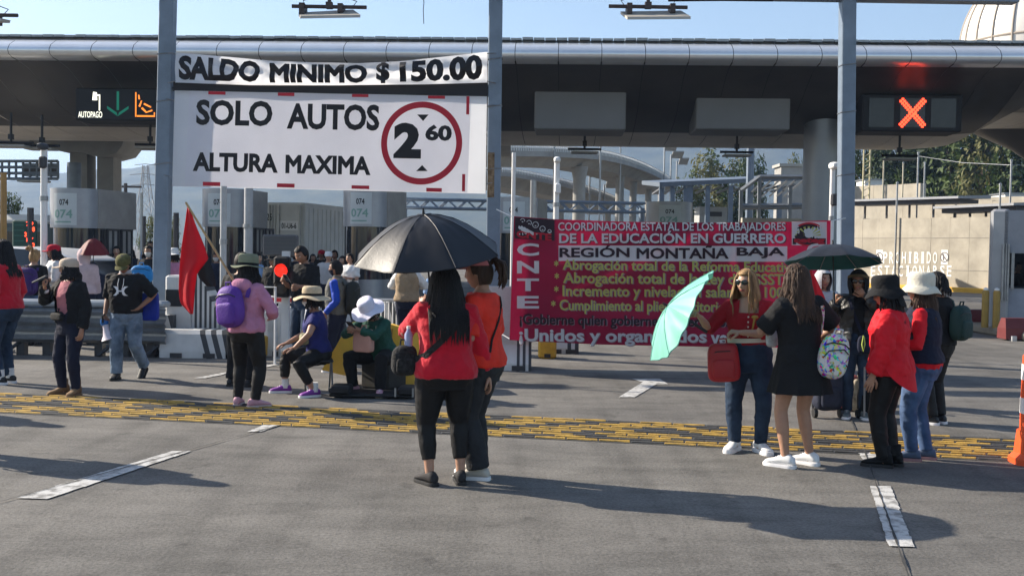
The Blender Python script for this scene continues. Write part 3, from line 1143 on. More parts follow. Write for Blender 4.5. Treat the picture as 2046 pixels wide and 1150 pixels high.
# ------------------------------------------------------------------ viaducts
def viaduct(label, pts, wd_, girder, cols, parapet=.5):
    p3 = [P(*p) for p in pts]
    # smooth the path
    path = []
    for i in range(len(p3) - 1):
        p0, p1, p2, p3_ = p3[max(i - 1, 0)], p3[i], p3[i + 1], p3[min(i + 2, len(p3) - 1)]
        for k in range(8):
            t_ = k / 8
            path.append(.5 * ((2 * p1) + (-p0 + p2) * t_ + (2 * p0 - 5 * p1 + 4 * p2 - p3_) * t_ ** 2 + (-p0 + 3 * p1 - 3 * p2 + p3_) * t_ ** 3))
    path.append(p3[-1])
    T = thing('viaduct', label, 'viaduct', (path[0].x, path[0].y, 0))
    ringsd, ringsg, ringsp = [], [], []
    for i, p in enumerate(path):
        d = (path[min(i + 1, len(path) - 1)] - path[max(i - 1, 0)])
        n = V((-d.y, d.x, 0)).normalized()
        if n.y < 0:
            n = -n
        zt = p.z
        e = lambda o, z: V((p.x, p.y, 0)) + n * o + V((0, 0, zt + z))
        ringsp.append([e(0, -parapet), e(.25, -parapet), e(.2, -.2), e(0, -.2)])
        ringsd.append([e(0, -parapet - .2), e(wd_, -parapet - .2), e(wd_, -parapet), e(0, -parapet)])
        ringsg.append([e(1.2, -parapet - .2 - girder), e(wd_ - 1.2, -parapet - .2 - girder), e(wd_ - .5, -parapet - .2), e(.5, -parapet - .2)])
    part('deck', MB().loft(ringsd), M_concd, T, True, 30, world=True)
    part('girder', MB().loft(ringsg), M_concd, T, True, 30, world=True)
    part('parapet', MB().loft(ringsp), M_concd, T, True, 30, world=True)
    rl = MB()
    rl.tube([p + V((0, 0, 0)) for p in path], .05, 5)
    rl.tube([p + V((0, 0, -.17)) for p in path], .04, 5)
    for i in range(0, len(path) - 1):
        for k in range(3):
            p = path[i].lerp(path[i + 1], k / 3)
            rl.box((p.x, p.y, p.z - .18), (.08, .08, .4))
    part('railing', rl, M_white, T, False, world=True)
    for (px, Y, wpx, ytop) in cols:
        c = P(px, ytop, Y)
        r_ = wpx / FPX * Y / 2
        part('pier', MB().lathe([(r_, -c.z), (r_, -.9), (r_ * 1.35, -.1), (r_ * 1.35, 0)], 20, tuple(c)), M_concd, T, world=True)
    return T


viaduct('upper curved concrete viaduct sweeping away to the right behind the canopy', [(820, 287, 60), (940, 287, 62), (1060, 289, 66), (1150, 294, 72), (1220, 303, 80), (1280, 322, 92), (1325, 345, 106), (1352, 366, 122)], 5.5, .55,
        [(1158, 76, 25, 333), (1239, 92, 17, 342), (1266, 100, 14, 346), (1296, 112, 13, 360), (1320, 124, 10, 372)])
viaduct('lower curved viaduct ramp running below the upper one', [(860, 330, 84), (1000, 334, 88), (1080, 347, 94), (1150, 364, 102), (1210, 384, 112), (1250, 402, 124)], 5.5, .8, [(1050, 92, 12, 395), (1120, 100, 14, 398), (1215, 118, 12, 412)])
# left hammerhead pier
t = thing('viaduct_pier', 'concrete hammerhead viaduct pier behind the left part of the canopy', 'pier', (P(180, 400, 46).x, 46, 0))
pp = lambda x, y: P(x, y, 46)
q = MB().prism([pp(*p) for p in ((48, 262), (250, 262), (250, 272), (243, 292), (232, 306), (205, 313), (190, 312), (155, 303), (110, 300), (70, 290), (52, 276))], (0, 2.4, 0))
part('pier_cap', q, M_concd, t, True, 30, world=True)
for a, b in ((126, 161), (181, 214)):
    q = MB().prism([pp(*p) for p in ((a, 296), (b, 306), (b, 520), (a, 520))], (0, 1.0, 0)).xf(Matrix.Translation((0, .7, 0)))
    part('pier_column', q, M_concd, t, False, world=True)
q = MB().box((pp(60, 255).x, 47.2, pp(60, 250).z), (40, 9, 1.0))
part('deck', q, M_concd, t, False, world=True)
# blue sign gantry on the left
t = thing('sign_gantry', 'grey blue overhead sign gantry seen from behind at the far left', 'gantry', (P(60, 400, 40).x, 40, 0))
pp = lambda x, y: P(x, y, 40)
q = MB()
for y in (322, 334, 346, 357):
    q.tube([pp(-80, y), pp(116, y)], .06, 6)
for x in range(-80, 120, 14):
    q.tube([pp(x, 322), pp(x, 357)], .05, 6)
part('truss', q, M_steel, t, world=True)
q = MB()
for a, b in ((48, 113),):
    q.prism([pp(*p) for p in ((a, 326), (b, 326), (b, 352), (a, 352))], (0, .25, 0))
part('sign_back', q, M_steel, t, False, world=True)
q = MB()
for a, b in ((49, 72), (74, 88), (99, 113)):
    q.prism([pp(*p) - V((0, .03, 0)) for p in ((a, 336), (b, 336), (b, 347), (a, 347))], (0, .05, 0))
part('grille', q, M_frame, t, False, world=True)
q = MB().tube([pp(148, 325), V((pp(148, 325).x, 40, 0))], .25, 10)
part('leg', q, M_steel, t, world=True)
q = MB().rbox(tuple(pp(68, 362)), (1.0, .6, .08), .02)
part('lamp', q, M_galv, t, False, world=True)
# truss in the middle distance
t = thing('truss_gantry', 'blue grey lattice truss gantry spanning behind the toll booths', 'gantry', (P(1000, 415, 58).x, 58, 0))
pp = lambda x, y, d=0: P(x, y, 58) + V((0, d, 0))
q = MB()
for d in (0, 1.0):
    q.tube([pp(800, 397, d), pp(1290, 406, d)], .075, 6)
    q.tube([pp(800, 414, d), pp(1290, 424, d)], .075, 6)
    n = 26
    for i in range(n):
        x0, x1 = 800 + 490 * i / n, 800 + 490 * (i + 1) / n
        k = 9 / 490
        q.tube([pp(x0, 397 + (x0 - 800) * k, d), pp(x1, 414 + (x1 - 800) * k, d)] if i % 2 else [pp(x0, 414 + (x0 - 800) * k, d), pp(x1, 397 + (x1 - 800) * k, d)], .045, 5)
part('lattice', q, M_steel, t, world=True)
for x in (806, 1285):
    p = pp(x, 415)
    part('leg', MB().tube([(p.x, 58.5, 0), (p.x, 58.5, p.z)], .16, 10), M_steel, t, world=True)

# lamps along the ramps
for k, (px, yt, yb, Y, w) in enumerate(((1341, 294, 345, 104, 22), (1354, 309, 350, 108, 22), (1366, 322, 352, 112, 18), (1192, 346, 372, 100, 22), (1221, 369, 392, 110, 20), (1178, 336, 352, 96, 16))):
    a, b = P(px, yt, Y), P(px - 14, yb, Y)
    t = thing('solar_street_lamp', ['highest solar lamp at the bend of the upper viaduct', 'second solar lamp down the upper viaduct bend', 'lowest solar lamp at the end of the upper viaduct bend', 'solar lamp over the lower ramp, middle one', 'solar lamp over the lower ramp, lowest one', 'solar lamp over the lower ramp, topmost one'][k], 'street lamp', (b.x, Y, 0), 0, 'solar street lamps along the viaducts')
    w = w / FPX * Y
    part('pole', MB().tube([(b.x, Y, 0), (b.x, Y, a.z), (a.x, Y, a.z + .1)], .08, 6), M_galv, t, world=True)
    part('solar_panel', MB().box((0, 0, 0), (w, 1.4, .12), Matrix.Translation(a) @ Matrix.Rotation(R(-22), 4, 'X')), M_concd, t, False, world=True)
for k, (px, yt, Y) in enumerate(((1200, 292, 70), (1108, 290, 68), (1240, 296, 84), (1500, 293, 48))):
    a = P(px, yt, Y)
    t = thing('thin_pole', ['thin pole on the viaduct left of the solar lamps', 'thin pole above the left camera pole on the viaduct', 'thin pole right on the viaduct near its bend', 'dark stout pole in front of the trees beside the shed'][k], 'pole', (a.x, Y, 0), 0, 'thin poles behind the canopy')
    part('shaft', MB().tube([(0, 0, 0), (0, 0, a.z + .8)], [.06, .06] if k < 3 else [.17, .17], 8), M_galv if k < 3 else M_steel, t)
    part('shaft_cap', MB().lathe([(.1, a.z + .75), (.1, a.z + .85), (.03, a.z + .9)], 8), M_galv, t)

# pylon, utility pole, far left
Y = 170
a = P(291, 330, Y)
t = thing('pylon', 'tall lattice electricity pylon against the hazy hill', 'pylon', (a.x, Y, 0))
q = MB()
H = a.z
def leg(sx, z):
    w_ = .35 + 2.2 * (1 - z / H) ** 1.5
    return V((sx[0] * w_, sx[1] * w_, z))
zs = [0, 3, 6, 8.5, 10.5, 12, H * .88, H]
for s_ in ((-1, -1), (1, -1), (1, 1), (-1, 1)):
    q.tube([leg(s_, z) for z in zs], .065, 4)
for z0_, z1_ in zip(zs, zs[1:]):
    for s0, s1 in (((-1, -1), (1, -1)), ((1, -1), (1, 1)), ((1, 1), (-1, 1)), ((-1, 1), (-1, -1))):
        q.tube([leg(s0, z0_), leg(s1, z1_)], .03, 4)
        q.tube([leg(s1, z0_), leg(s0, z1_)], .03, 4)
part('lattice', q, mat('pylon_grey', (.22, .22, .22), .6), t)
for z, w_ in ((H - .1, 1.7), (H - 1.6, 2.4), (H - 3.2, 2.2)):
    part('crossarm', MB().tube([(-w_, 0, z + .1), (0, 0, z + .3), (w_, 0, z + .1)], .05, 4), mat('pylon_grey', (0, 0, 0)), t)
Y = 80
a = P(251, 366, Y)
t = thing('utility_pole', 'wooden utility pole with a crossarm behind the leftmost toll booth', 'pole', (a.x, Y, 0))
part('shaft', MB().tube([(0, 0, 0), (0, 0, a.z)], .13, 8), M_bark, t)
part('crossarm', MB().box((0, 0, a.z - .25), (2.3, .15, .15)), M_bark, t, False)
part('insulator', MB().tube([(-.9, 0, a.z - .2), (-.9, 0, a.z + .1)], .06, 6), M_galv, t)
for k, (x, yt, Y, r_, lab) in enumerate(((224, 428, 27, .04, 'dark post right of the leftmost toll booth'), (288, 432, 24, .04, 'dark post left of the left blue pole'), (283, 385, 34, .05, 'tall pale post left of the left blue pole'),
                                         (262, 420, 50, .05, 'pale street lamp post between booth and pylon'), (352, 425, 24, .06, 'dark post right of the left blue pole'), (1066, 360, 22, .06, 'grey square post between the blue pole and the banner'), (61, 415, 23, .07, 'dark post at the green price board'), (7, 345, 17.0, .05, 'ochre post at the left picture edge'), (1027, 305, 19, .035, 'thin white pole tied to the left end of the red banner'))):
    a = P(x, yt, Y)
    t = thing('post', lab, 'post', (a.x, Y, 0), 0, 'slim posts around the booths')
    part('shaft', MB().tube([(0, 0, 0), (0, 0, a.z)], r_, 8), [M_frame, M_frame, M_white, M_galv, M_frame, M_galv, M_frame, mat('ochre_post', (.33, .19, .06), .6), M_white][k], t)
    part('foot_plate', MB().box((0, 0, .02), (.25, .25, .04)), M_galv, t, False)

# ------------------------------------------------------------------ steel shed behind the banner
Y = 50
pp = lambda x, y, d=0: P(x, y, Y) + V((0, d, 0))
t = thing('steel_shed', 'open steel shed with sloped roof between the viaduct and the round column', 'shed', (pp(1450, 450).x, Y, 0))
q = MB()
q.prism([pp(*p) for p in ((1318, 364), (1605, 352), (1605, 360), (1318, 373))], (0, 7, .5))
part('roof', q, mat('shed_roof_blue', (.15, .18, .22), .5, .3, .1), t, False, world=True)
q = MB()
for i in range(12):
    x = 1324 + 24 * i
    q.tube([pp(x, 374 - i * .5, 0), pp(x + 14, 374 - i * .5, 6)], .06, 5)
part('rafters', q, M_galv, t, False, world=True)
for x in (1323, 1345, 1372, 1381, 1416, 1462, 1560):
    p = pp(x, 370)
    part('column', MB().box((p.x, Y + .2, p.z / 2), (.2, .2, p.z)), M_steel, t, False, world=True)
q = MB().box((pp(1500, 400).x, Y + 7, 1.7), (7.5, .2, 3.4))
part('back_wall', q, M_frame, t, False, world=True)
q = MB().box((pp(1440, 430).x, Y + 2.6, pp(1440, 410).z / 2), (1.3, 1.5, pp(1440, 410).z))
cb = part('cabinet', q, mat('cabinet_grey', (.38, .39, .39), .6), t, False, world=True)
q = MB().box((pp(1440, 430).x, Y + 1.83, pp(1440, 425).z), (.8, .03, .22))
part('vent', q, M_frame, cb, False, world=True)
# white framed lean-to in front of the shed
Y = 45
t = thing('frame_structure', 'pale steel frame with a sloped roof truss beside the round column', 'frame', (P(1530, 440, Y).x, Y, 0))
pp = lambda x, y, d=0: P(x, y, Y) + V((0, d, 0))
q = MB()
for a, b in (((1481, 380), (1518, 353)), ((1518, 353), (1640, 353)), ((1478, 411), (1640, 409)), ((1478, 415), (1640, 413))):
    q.tube([pp(*a), pp(*b)], .09, 4)
part('beam', q, mat('frame_pale_steel', (.22, .24, .26), .5, .3), t, False, world=True)
for x, yt in ((1481, 380), (1518, 353), (1579, 370)):
    p = pp(x, yt)
    part('post', MB().box((p.x, Y, p.z / 2), (.14, .14, p.z)), mat('frame_pale_steel', (0, 0, 0)), t, False, world=True)
q = MB()
for i in range(6):
    q.tube([pp(1525 + 16 * i, 360, 0), pp(1536 + 16 * i, 382, 4)], .05, 4)
part('rafters', q, mat('frame_pale_steel', (0, 0, 0)), t, False, world=True)
q = MB().box((pp(1555, 440).x, Y - .5, pp(1555, 438).z / 2), (3.2, .3, pp(1555, 436).z))
part('low_wall', q, M_wall, t, False, world=True)
# grey building piece at far right of hill
a = P(1590, 335, 80)
t = thing('water_tank_house', 'small grey block house on the rise left of the round column', 'house', (a.x, 80, 0))
part('wall', MB().box((0, 0, a.z / 2), (2.6, 2, a.z)), M_concd, t, False)
part('roof', MB().box((0, 0, a.z + .1), (2.9, 2.3, .2)), M_conc, t, False)

# ------------------------------------------------------------------ truck, bus, car, price board
a, b = P(497, 404, 44), P(618, 404, 44)
wt = b.x - a.x
t = thing('trailer_truck', 'white box trailer seen from the rear between the toll booths, marked 025', 'truck', (a.x, 44, 0), R(-13))
zt_ = a.z
q = MB().rbox((wt / 2, 6, (zt_ + .9) / 2), (wt, 12, zt_ - .9), .04)
part('trailer_box', q, mat('trailer_white', (.64, .64, .63), .5, 0, .12, 1.2), t, False)
q = MB()
for i in range(26):
    q.box((wt + .01, .4 + i * .45, (zt_ + .9) / 2), (.03, .09, zt_ - 1.3))
part('side_ribs', q, mat('trailer_white', (0, 0, 0)), t, False)
for k, (x0, x1) in enumerate(((.03, .49), (.51, .97))):
    d_ = part('rear_door', MB().box((wt * (x0 + x1) / 2, -.03, (zt_ + 1) / 2), (wt * (x1 - x0), .05, zt_ - 1.2)), mat('trailer_door', (.58, .58, .57), .5, 0, .1, 2), t, False)
    for xx in ((x1 - .05, x1 - .10) if k == 0 else (x0 + .05, x1 - .04)):
        part('lock_bar', MB().tube([(wt * xx, -.08, 1.1), (wt * xx, -.08, zt_ - .1)], .03, 6), M_galv, d_, True)
    m_ = MB()
    f_ = lambda u, v: V((u * wt, -.062, v))
    if k == 0:
        put_text(m_, '-025', f_, .25, zt_ - .72, .43, zt_ - .44, .03)
    else:
        put_text(m_, '01-U6-6', f_, .60, zt_ - 1.03, .86, zt_ - .80, .03)
    part('lettering', m_, M_ink, d_, False)
    if k:
        pl_ = MB()
        quad2d(pl_, .57, zt_ - 1.1, .89, zt_ - .72, lambda u, v: V((u * wt, -.058, v)))
        part('plate', pl_, M_whiteink, d_, False)
part('red_marker', MB().box((wt * .2, -.07, zt_ - 1.75), (.7, .02, .14)), M_red, t, False)
part('underride_bar', MB().box((wt / 2, -.05, .6), (wt * .9, .1, .14)), M_frame, t, False)
for s_ in (.12, .88):
    for y in (1.2, 2.5):
        w_ = MB().lathe([(.25, -.2), (.5, -.18), (.52, 0), (.5, .18), (.25, .2)], 20).xf(Matrix.Translation((wt * s_, y, .52)) @ Matrix.Rotation(R(90), 4, 'Y'))
        part('wheel', w_, M_black, t)
q = MB().rbox((wt / 2, 13.6, 1.9), (wt * .95, 2.4, 2.6), .15)
part('cab', q, M_white, t, False)

a, b = P(-60, 428, 32), P(100, 428, 32)
t = thing('bus', 'grey bus with a white roof behind the green price board at the left', 'bus', (a.x, 32, 0), R(-4))
wt, zt_ = b.x - a.x, a.z
BUS = t
part('bus_body', MB().rbox((wt / 2, 1.2, (zt_ - .2 + .4) / 2), (wt, 2.4, zt_ - .6), .15), mat('bus_grey_green', (.10, .13, .13), .4, .1, .1), t, False)
part('roof', MB().rbox((wt / 2, 1.2, zt_ - .16), (wt * .99, 2.3, .36), .16), M_white, t, True, 30)
for i in range(3):
    part('window', MB().box((wt * (.2 + .3 * i), -.02, zt_ - .85), (wt * .26, .04, .75)), M_bglass, t, False)
for x in (.15, .8):
    part('wheel', MB().lathe([(.2, -.15), (.45, -.13), (.47, 0), (.45, .13), (.2, .15)], 20).xf(Matrix.Translation((wt * x, .1, .47)) @ Matrix.Rotation(R(90), 4, 'X')), M_black, t)

# price board with red digits
a, b = P(24, 510, 23), P(72, 440, 23)
t = thing('price_board', 'dark green toll price board with red lit digits at the far left', 'sign', (a.x, 23, 0), R(-3))
w = b.x - a.x
part('board', MB().rbox((w / 2, .05, (a.z + b.z) / 2), (w, .12, b.z - a.z), .03), mat('board_green', (.012, .055, .04), .5), t, False)
part('post', MB().tube([(w / 2, .1, 0), (w / 2, .1, a.z + .1)], .06, 8), M_galv, t)
m_ = MB()
m2 = MB()
for i in range(6):
    z0_ = a.z + (b.z - a.z) * (.90 - .15 * i)
    x0 = w * (.62 + .08 * math.sin(i * 2.1))
    put_text(m_, ['79', '158', '315', '87', '142', '236'][i], lambda u, v: V((u, -.016, v)), x0, z0_ - .05, x0 + w * .3, z0_ + .045, .03)
    quad2d(m2, w * .1, z0_ - .04, w * .52, z0_ - .015, lambda u, v: V((u, -.014, v)))
part('red_digits', m_, M_ledred, t, False)
part('text_bars', m2, mat('board_pale_green', (.03, .11, .085), .5), t, False)


def car(label, loc, rz):
    t = thing('car', label, 'car', loc, rz)
    paint = mat('car_white_paint', (.66, .66, .66), .22, 0, .03, spec=.6)
    # stations along x: (x, z_bottom, z_belt, z_roof, half width belt, half width roof)
    low = [(-2.25, .45, .80, .62), (-2.2, .35, .95, .78), (-1.6, .28, 1.02, .88), (0, .28, 1.0, .90), (1.2, .28, .98, .88), (1.9, .32, .88, .80), (2.2, .42, .72, .62)]
    q = MB()
    rr = []
    for x, zb, zt2, hw in low:
        rr.append([(x, -hw * .95, zb), (x, -hw, (zb + zt2) / 2), (x, -hw * .96, zt2 - .05), (x, -hw * .86, zt2), (x, hw * .86, zt2), (x, hw * .96, zt2 - .05), (x, hw, (zb + zt2) / 2), (x, hw * .95, zb)])
    q.loft(rr)
    part('body', q, paint, t, True, 50)
    gh = [(-2.05, 1.0, 1.02, .80, .78), (-1.7, 1.0, 1.50, .80, .66), (-.6, 1.0, 1.60, .82, .66), (.3, .98, 1.56, .82, .64), (.75, .97, 1.40, .81, .66), (1.2, .96, .99, .80, .76)]
    g_ = MB()
    g_.loft([[(x, -hb, zb), (x, -hr, zr), (x, hr, zr), (x, hb, zb)] for x, zb, zr, hb, hr in gh])
    part('window', g_, M_bglass, t, True, 40)
    rf_ = MB()
    rf_.loft([[(x, -hr * 1.02, zr - .05), (x, -hr * .9, zr + .03), (x, hr * .9, zr + .03), (x, hr * 1.02, zr - .05)] for x, zb, zr, hb, hr in gh[1:5]])
    for x0, x1 in ((-1.72, -2.05), (-.55, -.62), (.2, .25), (.74, 1.22)):
        for s_ in (-1, 1):
            i0 = 1.48 if x0 < -1 else 1.54 if x0 < .5 else 1.38
            rf_.tube([(x0, s_ * .68, i0), (x1, s_ * .83, .98)], .035, 5)
    part('roof', rf_, paint, t, True, 40)
    for x in (-1.4, 1.4):
        for s_ in (-1, 1):
            w_ = part('wheel', MB().lathe([(.2, -.11), (.32, -.1), (.335, 0), (.32, .1), (.2, .11)], 24).xf(Matrix.Translation((x, s_ * .78, .335)) @ Matrix.Rotation(R(90), 4, 'X')), M_black, t)
            part('rim', MB().lathe([(.02, -.115), (.2, -.112), (.2, .112), (.02, .115)], 16).xf(Matrix.Translation((x, s_ * .79, .335)) @ Matrix.Rotation(R(90), 4, 'X')), M_galv, w_)
    for s_ in (-1, 1):
        part('mirror', MB().sq((.8, s_ * .95, 1.05), (.08, .1, .07), .6, 12, 8), paint, t)
        part('headlight', MB().sq((2.1, s_ * .52, .70), (.12, .16, .07), .7, 12, 8), M_glass, t)
    return t


a = P(130, 560, 20.2)
car('white car behind the guardrail, partly hidden by people in hats', (a.x - .1, 20.2, 0), R(-14))

# ------------------------------------------------------------------ blue-grey gantry poles and the lamps above
GY = 17.8


def gantry_pole(label, px_top, px_bot, ybase, wpx, rust=None):
    a, b = P(px_top, 0, GY), P(px_bot, ybase, GY)
    w = wpx / FPX * GY
    base = V((b.x, GY, 0))
    t = thing('gantry_pole', label, 'pole', tuple(base), 0, 'blue grey gantry poles')
    dx = (a.x - b.x) / (a.z - b.z)
    q = MB()
    H = 6.2
    k = .012
    out = [(-w / 2 + k, -w / 2), (w / 2 - k, -w / 2), (w / 2, -w / 2 + k), (w / 2, w / 2 - k), (w / 2 - k, w / 2), (-w / 2 + k, w / 2), (-w / 2, w / 2 - k), (-w / 2, -w / 2 + k)]
    q.loft([[(x + dx * z, y, z) for x, y in out] for z in (.02, 1.5, 3, 4.5, H)])
    part('post', q, M_steel, t, False)
    pl_ = MB().box((0, 0, .02), (w * 2, w * 2, .03))
    for sx in (-.75, .75):
        for sy in (-.75, .75):
            pl_.tube([(sx * w, sy * w, .03), (sx * w, sy * w, .08)], .018, 6)
    part('base_plate', pl_, M_steel, t, False)
    ti = MB()
    for z in (4.75, 4.0, 3.0):
        zz = z
        ti.tube([(x * 1.06 + dx * zz, y * 1.06, zz + (.02 if x > 0 else -.01)) for x, y in out] + [(out[0][0] * 1.06 + dx * zz, out[0][1] * 1.06, zz)], .007, 4)
    part('tie_wire', ti, M_galv, t)
    if rust:
        r_ = MB().grid(lambda u, v: V((-w / 2 * .92 + w * .5 * u + dx * (rust[0] + (rust[1] - rust[0]) * v), -w / 2 - .003, rust[0] + (rust[1] - rust[0]) * v)), 1, 4)
        part('rust_stain', r_, mat('rust', (.14, .075, .03), .9, 0, .5, 14, c2=(.22, .16, .10)), t, False)
    return t, base, dx


zr0, zr1 = P(990, 395, GY).z, P(990, 306, GY).z
pL, bL, dL = gantry_pole('left blue grey steel pole beside the SALDO banner', 336, 319, 690, 28)
pM, bM, dM = gantry_pole('middle blue grey steel pole with a rust stain, right of the SALDO banner', 991, 984, 640, 27, (zr0, zr1))
pR, bR, dR = gantry_pole('right blue grey steel pole behind the end of the red banner', 1694, 1688, 690, 28)
gb = thing('gantry_beam', 'horizontal steel gantry beam carrying the tag reader panels just above the picture', 'gantry', (0, GY, 5.8))
zb_ = P(1440, -2, GY).z
q = MB().box((.0, 0, zb_ + .15 - 5.8), (16, .26, .30))
part('beam', q, M_steel, gb, False)
q = MB().tube([P(1335, 0, 17.5), P(1440, -1, 17.5), P(1545, 0, 17.5)], .03, 6)
part('cable_tray', q, M_dark, gb, False, world=True)


def reader(label, px, ybar, wbar, quad, Y=17.3):
    c = P(px, ybar, Y)
    t = thing('tag_reader_panel', label, 'antenna panel', tuple(c), 0, 'tag reader panels hung from the gantry')
    q = MB()
    w = wbar / FPX * Y
    q.tube([(-w / 2, 0, 0), (w / 2, 0, .0)], .03, 8)
    q.tube([(0, 0, 0), (0, 0, .75)], .03, 8)
    q.box((0, .0, .02), (.1, .1, .1))
    part('hanger_bar', q, M_brown, t)
    pts = [P(x, y, Y) for x, y in quad]
    off = [0.25, .25, -.35, -.35]
    pts = [p + V((0, o, 0)) for p, o in zip(pts, off)]
    q = MB().prism([pts[0], pts[1], pts[2], pts[3]], (0, .03, .05))
    part('panel', q, mat('reader_beige', (.42, .38, .32), .6, 0, .06), t, False, world=True)
    q = MB()
    for s_ in (.12, .82):
        a = pts[0].lerp(pts[1], s_)
        q.box((a.x, Y + .1, (a.z + c.z) / 2 + .0), (.08, .3, abs(c.z - a.z) + .1))
    part('bracket', q, M_brown, t, False, world=True)
    q = MB()
    for s_ in (-1, 1):
        q.tube([(s_ * .36, 0, .0), (s_ * .42, .05, .10), (s_ * .25, .05, .16), (s_ * .06, 0, .13), (s_ * .02, 0, .3)], .008, 5)
    part('cable', q, M_dark, t)


reader('beige tag reader panel hung from a brown bar, above the SALDO banner', 658, 14, 148, [(590, 24), (700, 18), (726, 45), (608, 47)])
reader('beige tag reader panel hung from a brown bar, left of the right blue pole', 1295, 14, 156, [(1243, 22), (1366, 20), (1373, 48), (1249, 49)])
reader('tag reader panel just showing at the top left corner', -40, 30, 150, [(-105, 38), (5, 40), (22, 52), (-90, 54)])
a = P(846, -6, 17.4)
wi = thing('loose_wire', 'thin loose wire dangling from the gantry above the SALDO banner', 'wire', tuple(a))
part('wire', MB().tube([(0, 0, 0), (.01, 0, -.1), (.0, 0, -.2), (.012, 0, -.42)], .006, 4), M_dark, wi)

# ------------------------------------------------------------------ the two white banners
M_vinyl = mat('white_vinyl', (.84, .84, .86), .38, 0, .03, 2, .06, 5, spec=.6, trans=.62)
M_vinyl2 = mat('white_board_vinyl', (.84, .83, .87), .55, 0, .03, 2, trans=.62)
SY = 17.6
# SALDO banner: sagging in the middle, rumpled
def edge(pts, t_):
    """interpolated photo row along a horizontal edge"""
    x = pts[0][0] + (pts[-1][0] - pts[0][0]) * t_
    for (a, ya), (b, yb) in zip(pts, pts[1:]):
        if x <= b + 1e-6:
            k = (x - a) / (b - a)
            k2 = k
            return x, ya + (yb - ya) * k2
    return pts[-1]
topE = [(350, 105), (430, 112), (540, 122), (620, 125), (720, 126), (800, 122), (880, 114), (974, 104)]
botE = [(350, 165), (500, 170), (680, 171), (850, 169), (974, 165)]
def saldo(u, v, e=0):
    xt, yt = edge(topE, u)
    xb, yb = edge(botE, u)
    x = xb + (xt - xb) * v
    y = yb + (yt - yb) * v
    p = P(x, y, SY)
    s_ = math.sin(math.pi * v)
    d = .05 * s_ * noise.noise(V((u * 9, v * 1.5, 2))) + .035 * math.sin(u * 31 + v * 5) * s_ + .10 * math.sin(math.pi * u) * s_ - .03 * math.sin(v * 9 + u * 7) + .03 * noise.noise(V((u * 34, v * 3.5, 5))) * s_ + .02 * math.sin(u * 60 + v * 9) * s_
    return p + V((0, -d * .8 - e, 0))
t = thing('banner', 'sagging white banner reading SALDO MINIMO $ 150.00 between two blue poles', 'banner', tuple(saldo(.5, .5)))
q = MB().grid(lambda u, v: saldo(u, v), 300, 26)
part('banner_cloth', q, M_vinyl, t, True, None, world=True)
def word(*a):
    w_ = MB()
    put_text(w_, *a)
    part('lettering', w_, M_ink, t, False, world=True)


word('SALDO', lambda u, v: saldo(u, v, .014), .012, .10, .275, .93, .05)
word('MINIMO', lambda u, v: saldo(u, v, .014), .305, .08, .617, .90, .05)
word('$', lambda u, v: saldo(u, v, .014), .645, .05, .688, .98, .05)
word('150.00', lambda u, v: saldo(u, v, .014), .720, .10, .984, .95, .05)
q = MB()
for (u, v), dx in (((.002, .95), -1), ((.002, .05), -1), ((.998, .95), 1), ((.998, .05), 1)):
    p = saldo(u, v)
    q.tube([p, p + V((dx * .14, .05, .02 * (1 if v > .5 else -1)))], .008, 4)
part('cord', q, M_galv, t, world=True)

# SOLO AUTOS sign: flat board
def solo(u, v, e=0):
    x0, y0 = 344 + (349 - 344) * v, 372 + (181 - 372) * v
    x1, y1 = 970 + (973 - 970) * v, 387 + (193 - 387) * v
    p = P(x0 + (x1 - x0) * u, y0 + (y1 - y0) * u, SY + .03)
    return p + V((0, .012 * math.sin(u * 21) * math.sin(v * 4 + 1) - e, 0))
def sp(px, py):
    """photo pixel -> (u,v) on the board"""
    u = (px - 346) / 625
    yb, yt = 372 + 15 * u, 181 + 12 * u
    return u, (py - yb) / (yt - yb)
t = thing('sign_board', 'large white board reading SOLO AUTOS ALTURA MAXIMA with a red ring around 2.60', 'sign', tuple(solo(.5, .5)))
part('board', MB().grid(lambda u, v: solo(u, v), 40, 10), M_vinyl, t, True, None, world=True)
q = MB()
(ua, va), (ub, vb) = sp(376, 372), sp(936, 188)
q.grid(lambda a, b: solo(ua - .008 + (ub - ua + .006) * a + .008 * b, .005 + .99 * b, .004), 30, 8)
part('board_sheet', q, M_vinyl2, t, True, None, world=True)
m_ = MB()
f_ = lambda u, v: solo(u, v, .010)
def stext(s_, x0, y0, x1, y1, bold):
    """x0,y0 top left, x1,y1 bottom right in photo pixels"""
    (a, b), (c, d) = sp(x0, y1), sp(x1, y1)
    (e, g_), _ = sp(x0, y0), 0
    word(s_, f_, a, b, c, g_, bold)
stext('SOLO', 391, 199, 543, 250, .036)
stext('AUTOS', 572, 206, 757, 258, .036)
stext('ALTURA', 386, 304, 556, 342, .042)
stext('MAXIMA', 571, 309, 741, 346, .042)
word('2', f_, *sp(786, 316), *sp(841, 246), .06)
word('60', f_, *sp(849, 281), *sp(902, 250), .045)
for tri in ([(832, 229), (855, 229), (844, 242)], [(832, 342), (855, 342), (844, 330)]):
    m_ = MB()
    m_.poly([f_(*sp(*p)) for p in tri])
    part('arrow_mark', m_, M_ink, t, False, world=True)
m_ = MB()
n = 72
o_ = [sp(842 + 81 * math.cos(2 * math.pi * k / n), 286 + 83 * math.sin(2 * math.pi * k / n)) for k in range(n)]
i_ = [sp(842 + 69 * math.cos(2 * math.pi * k / n), 286 + 70.5 * math.sin(2 * math.pi * k / n)) for k in range(n)]
m_.add([f_(*p) for p in o_ + i_], [(k, (k + 1) % n, n + (k + 1) % n, n + k) for k in range(n)])
part('red_ring', m_, M_redink, t, False, world=True)
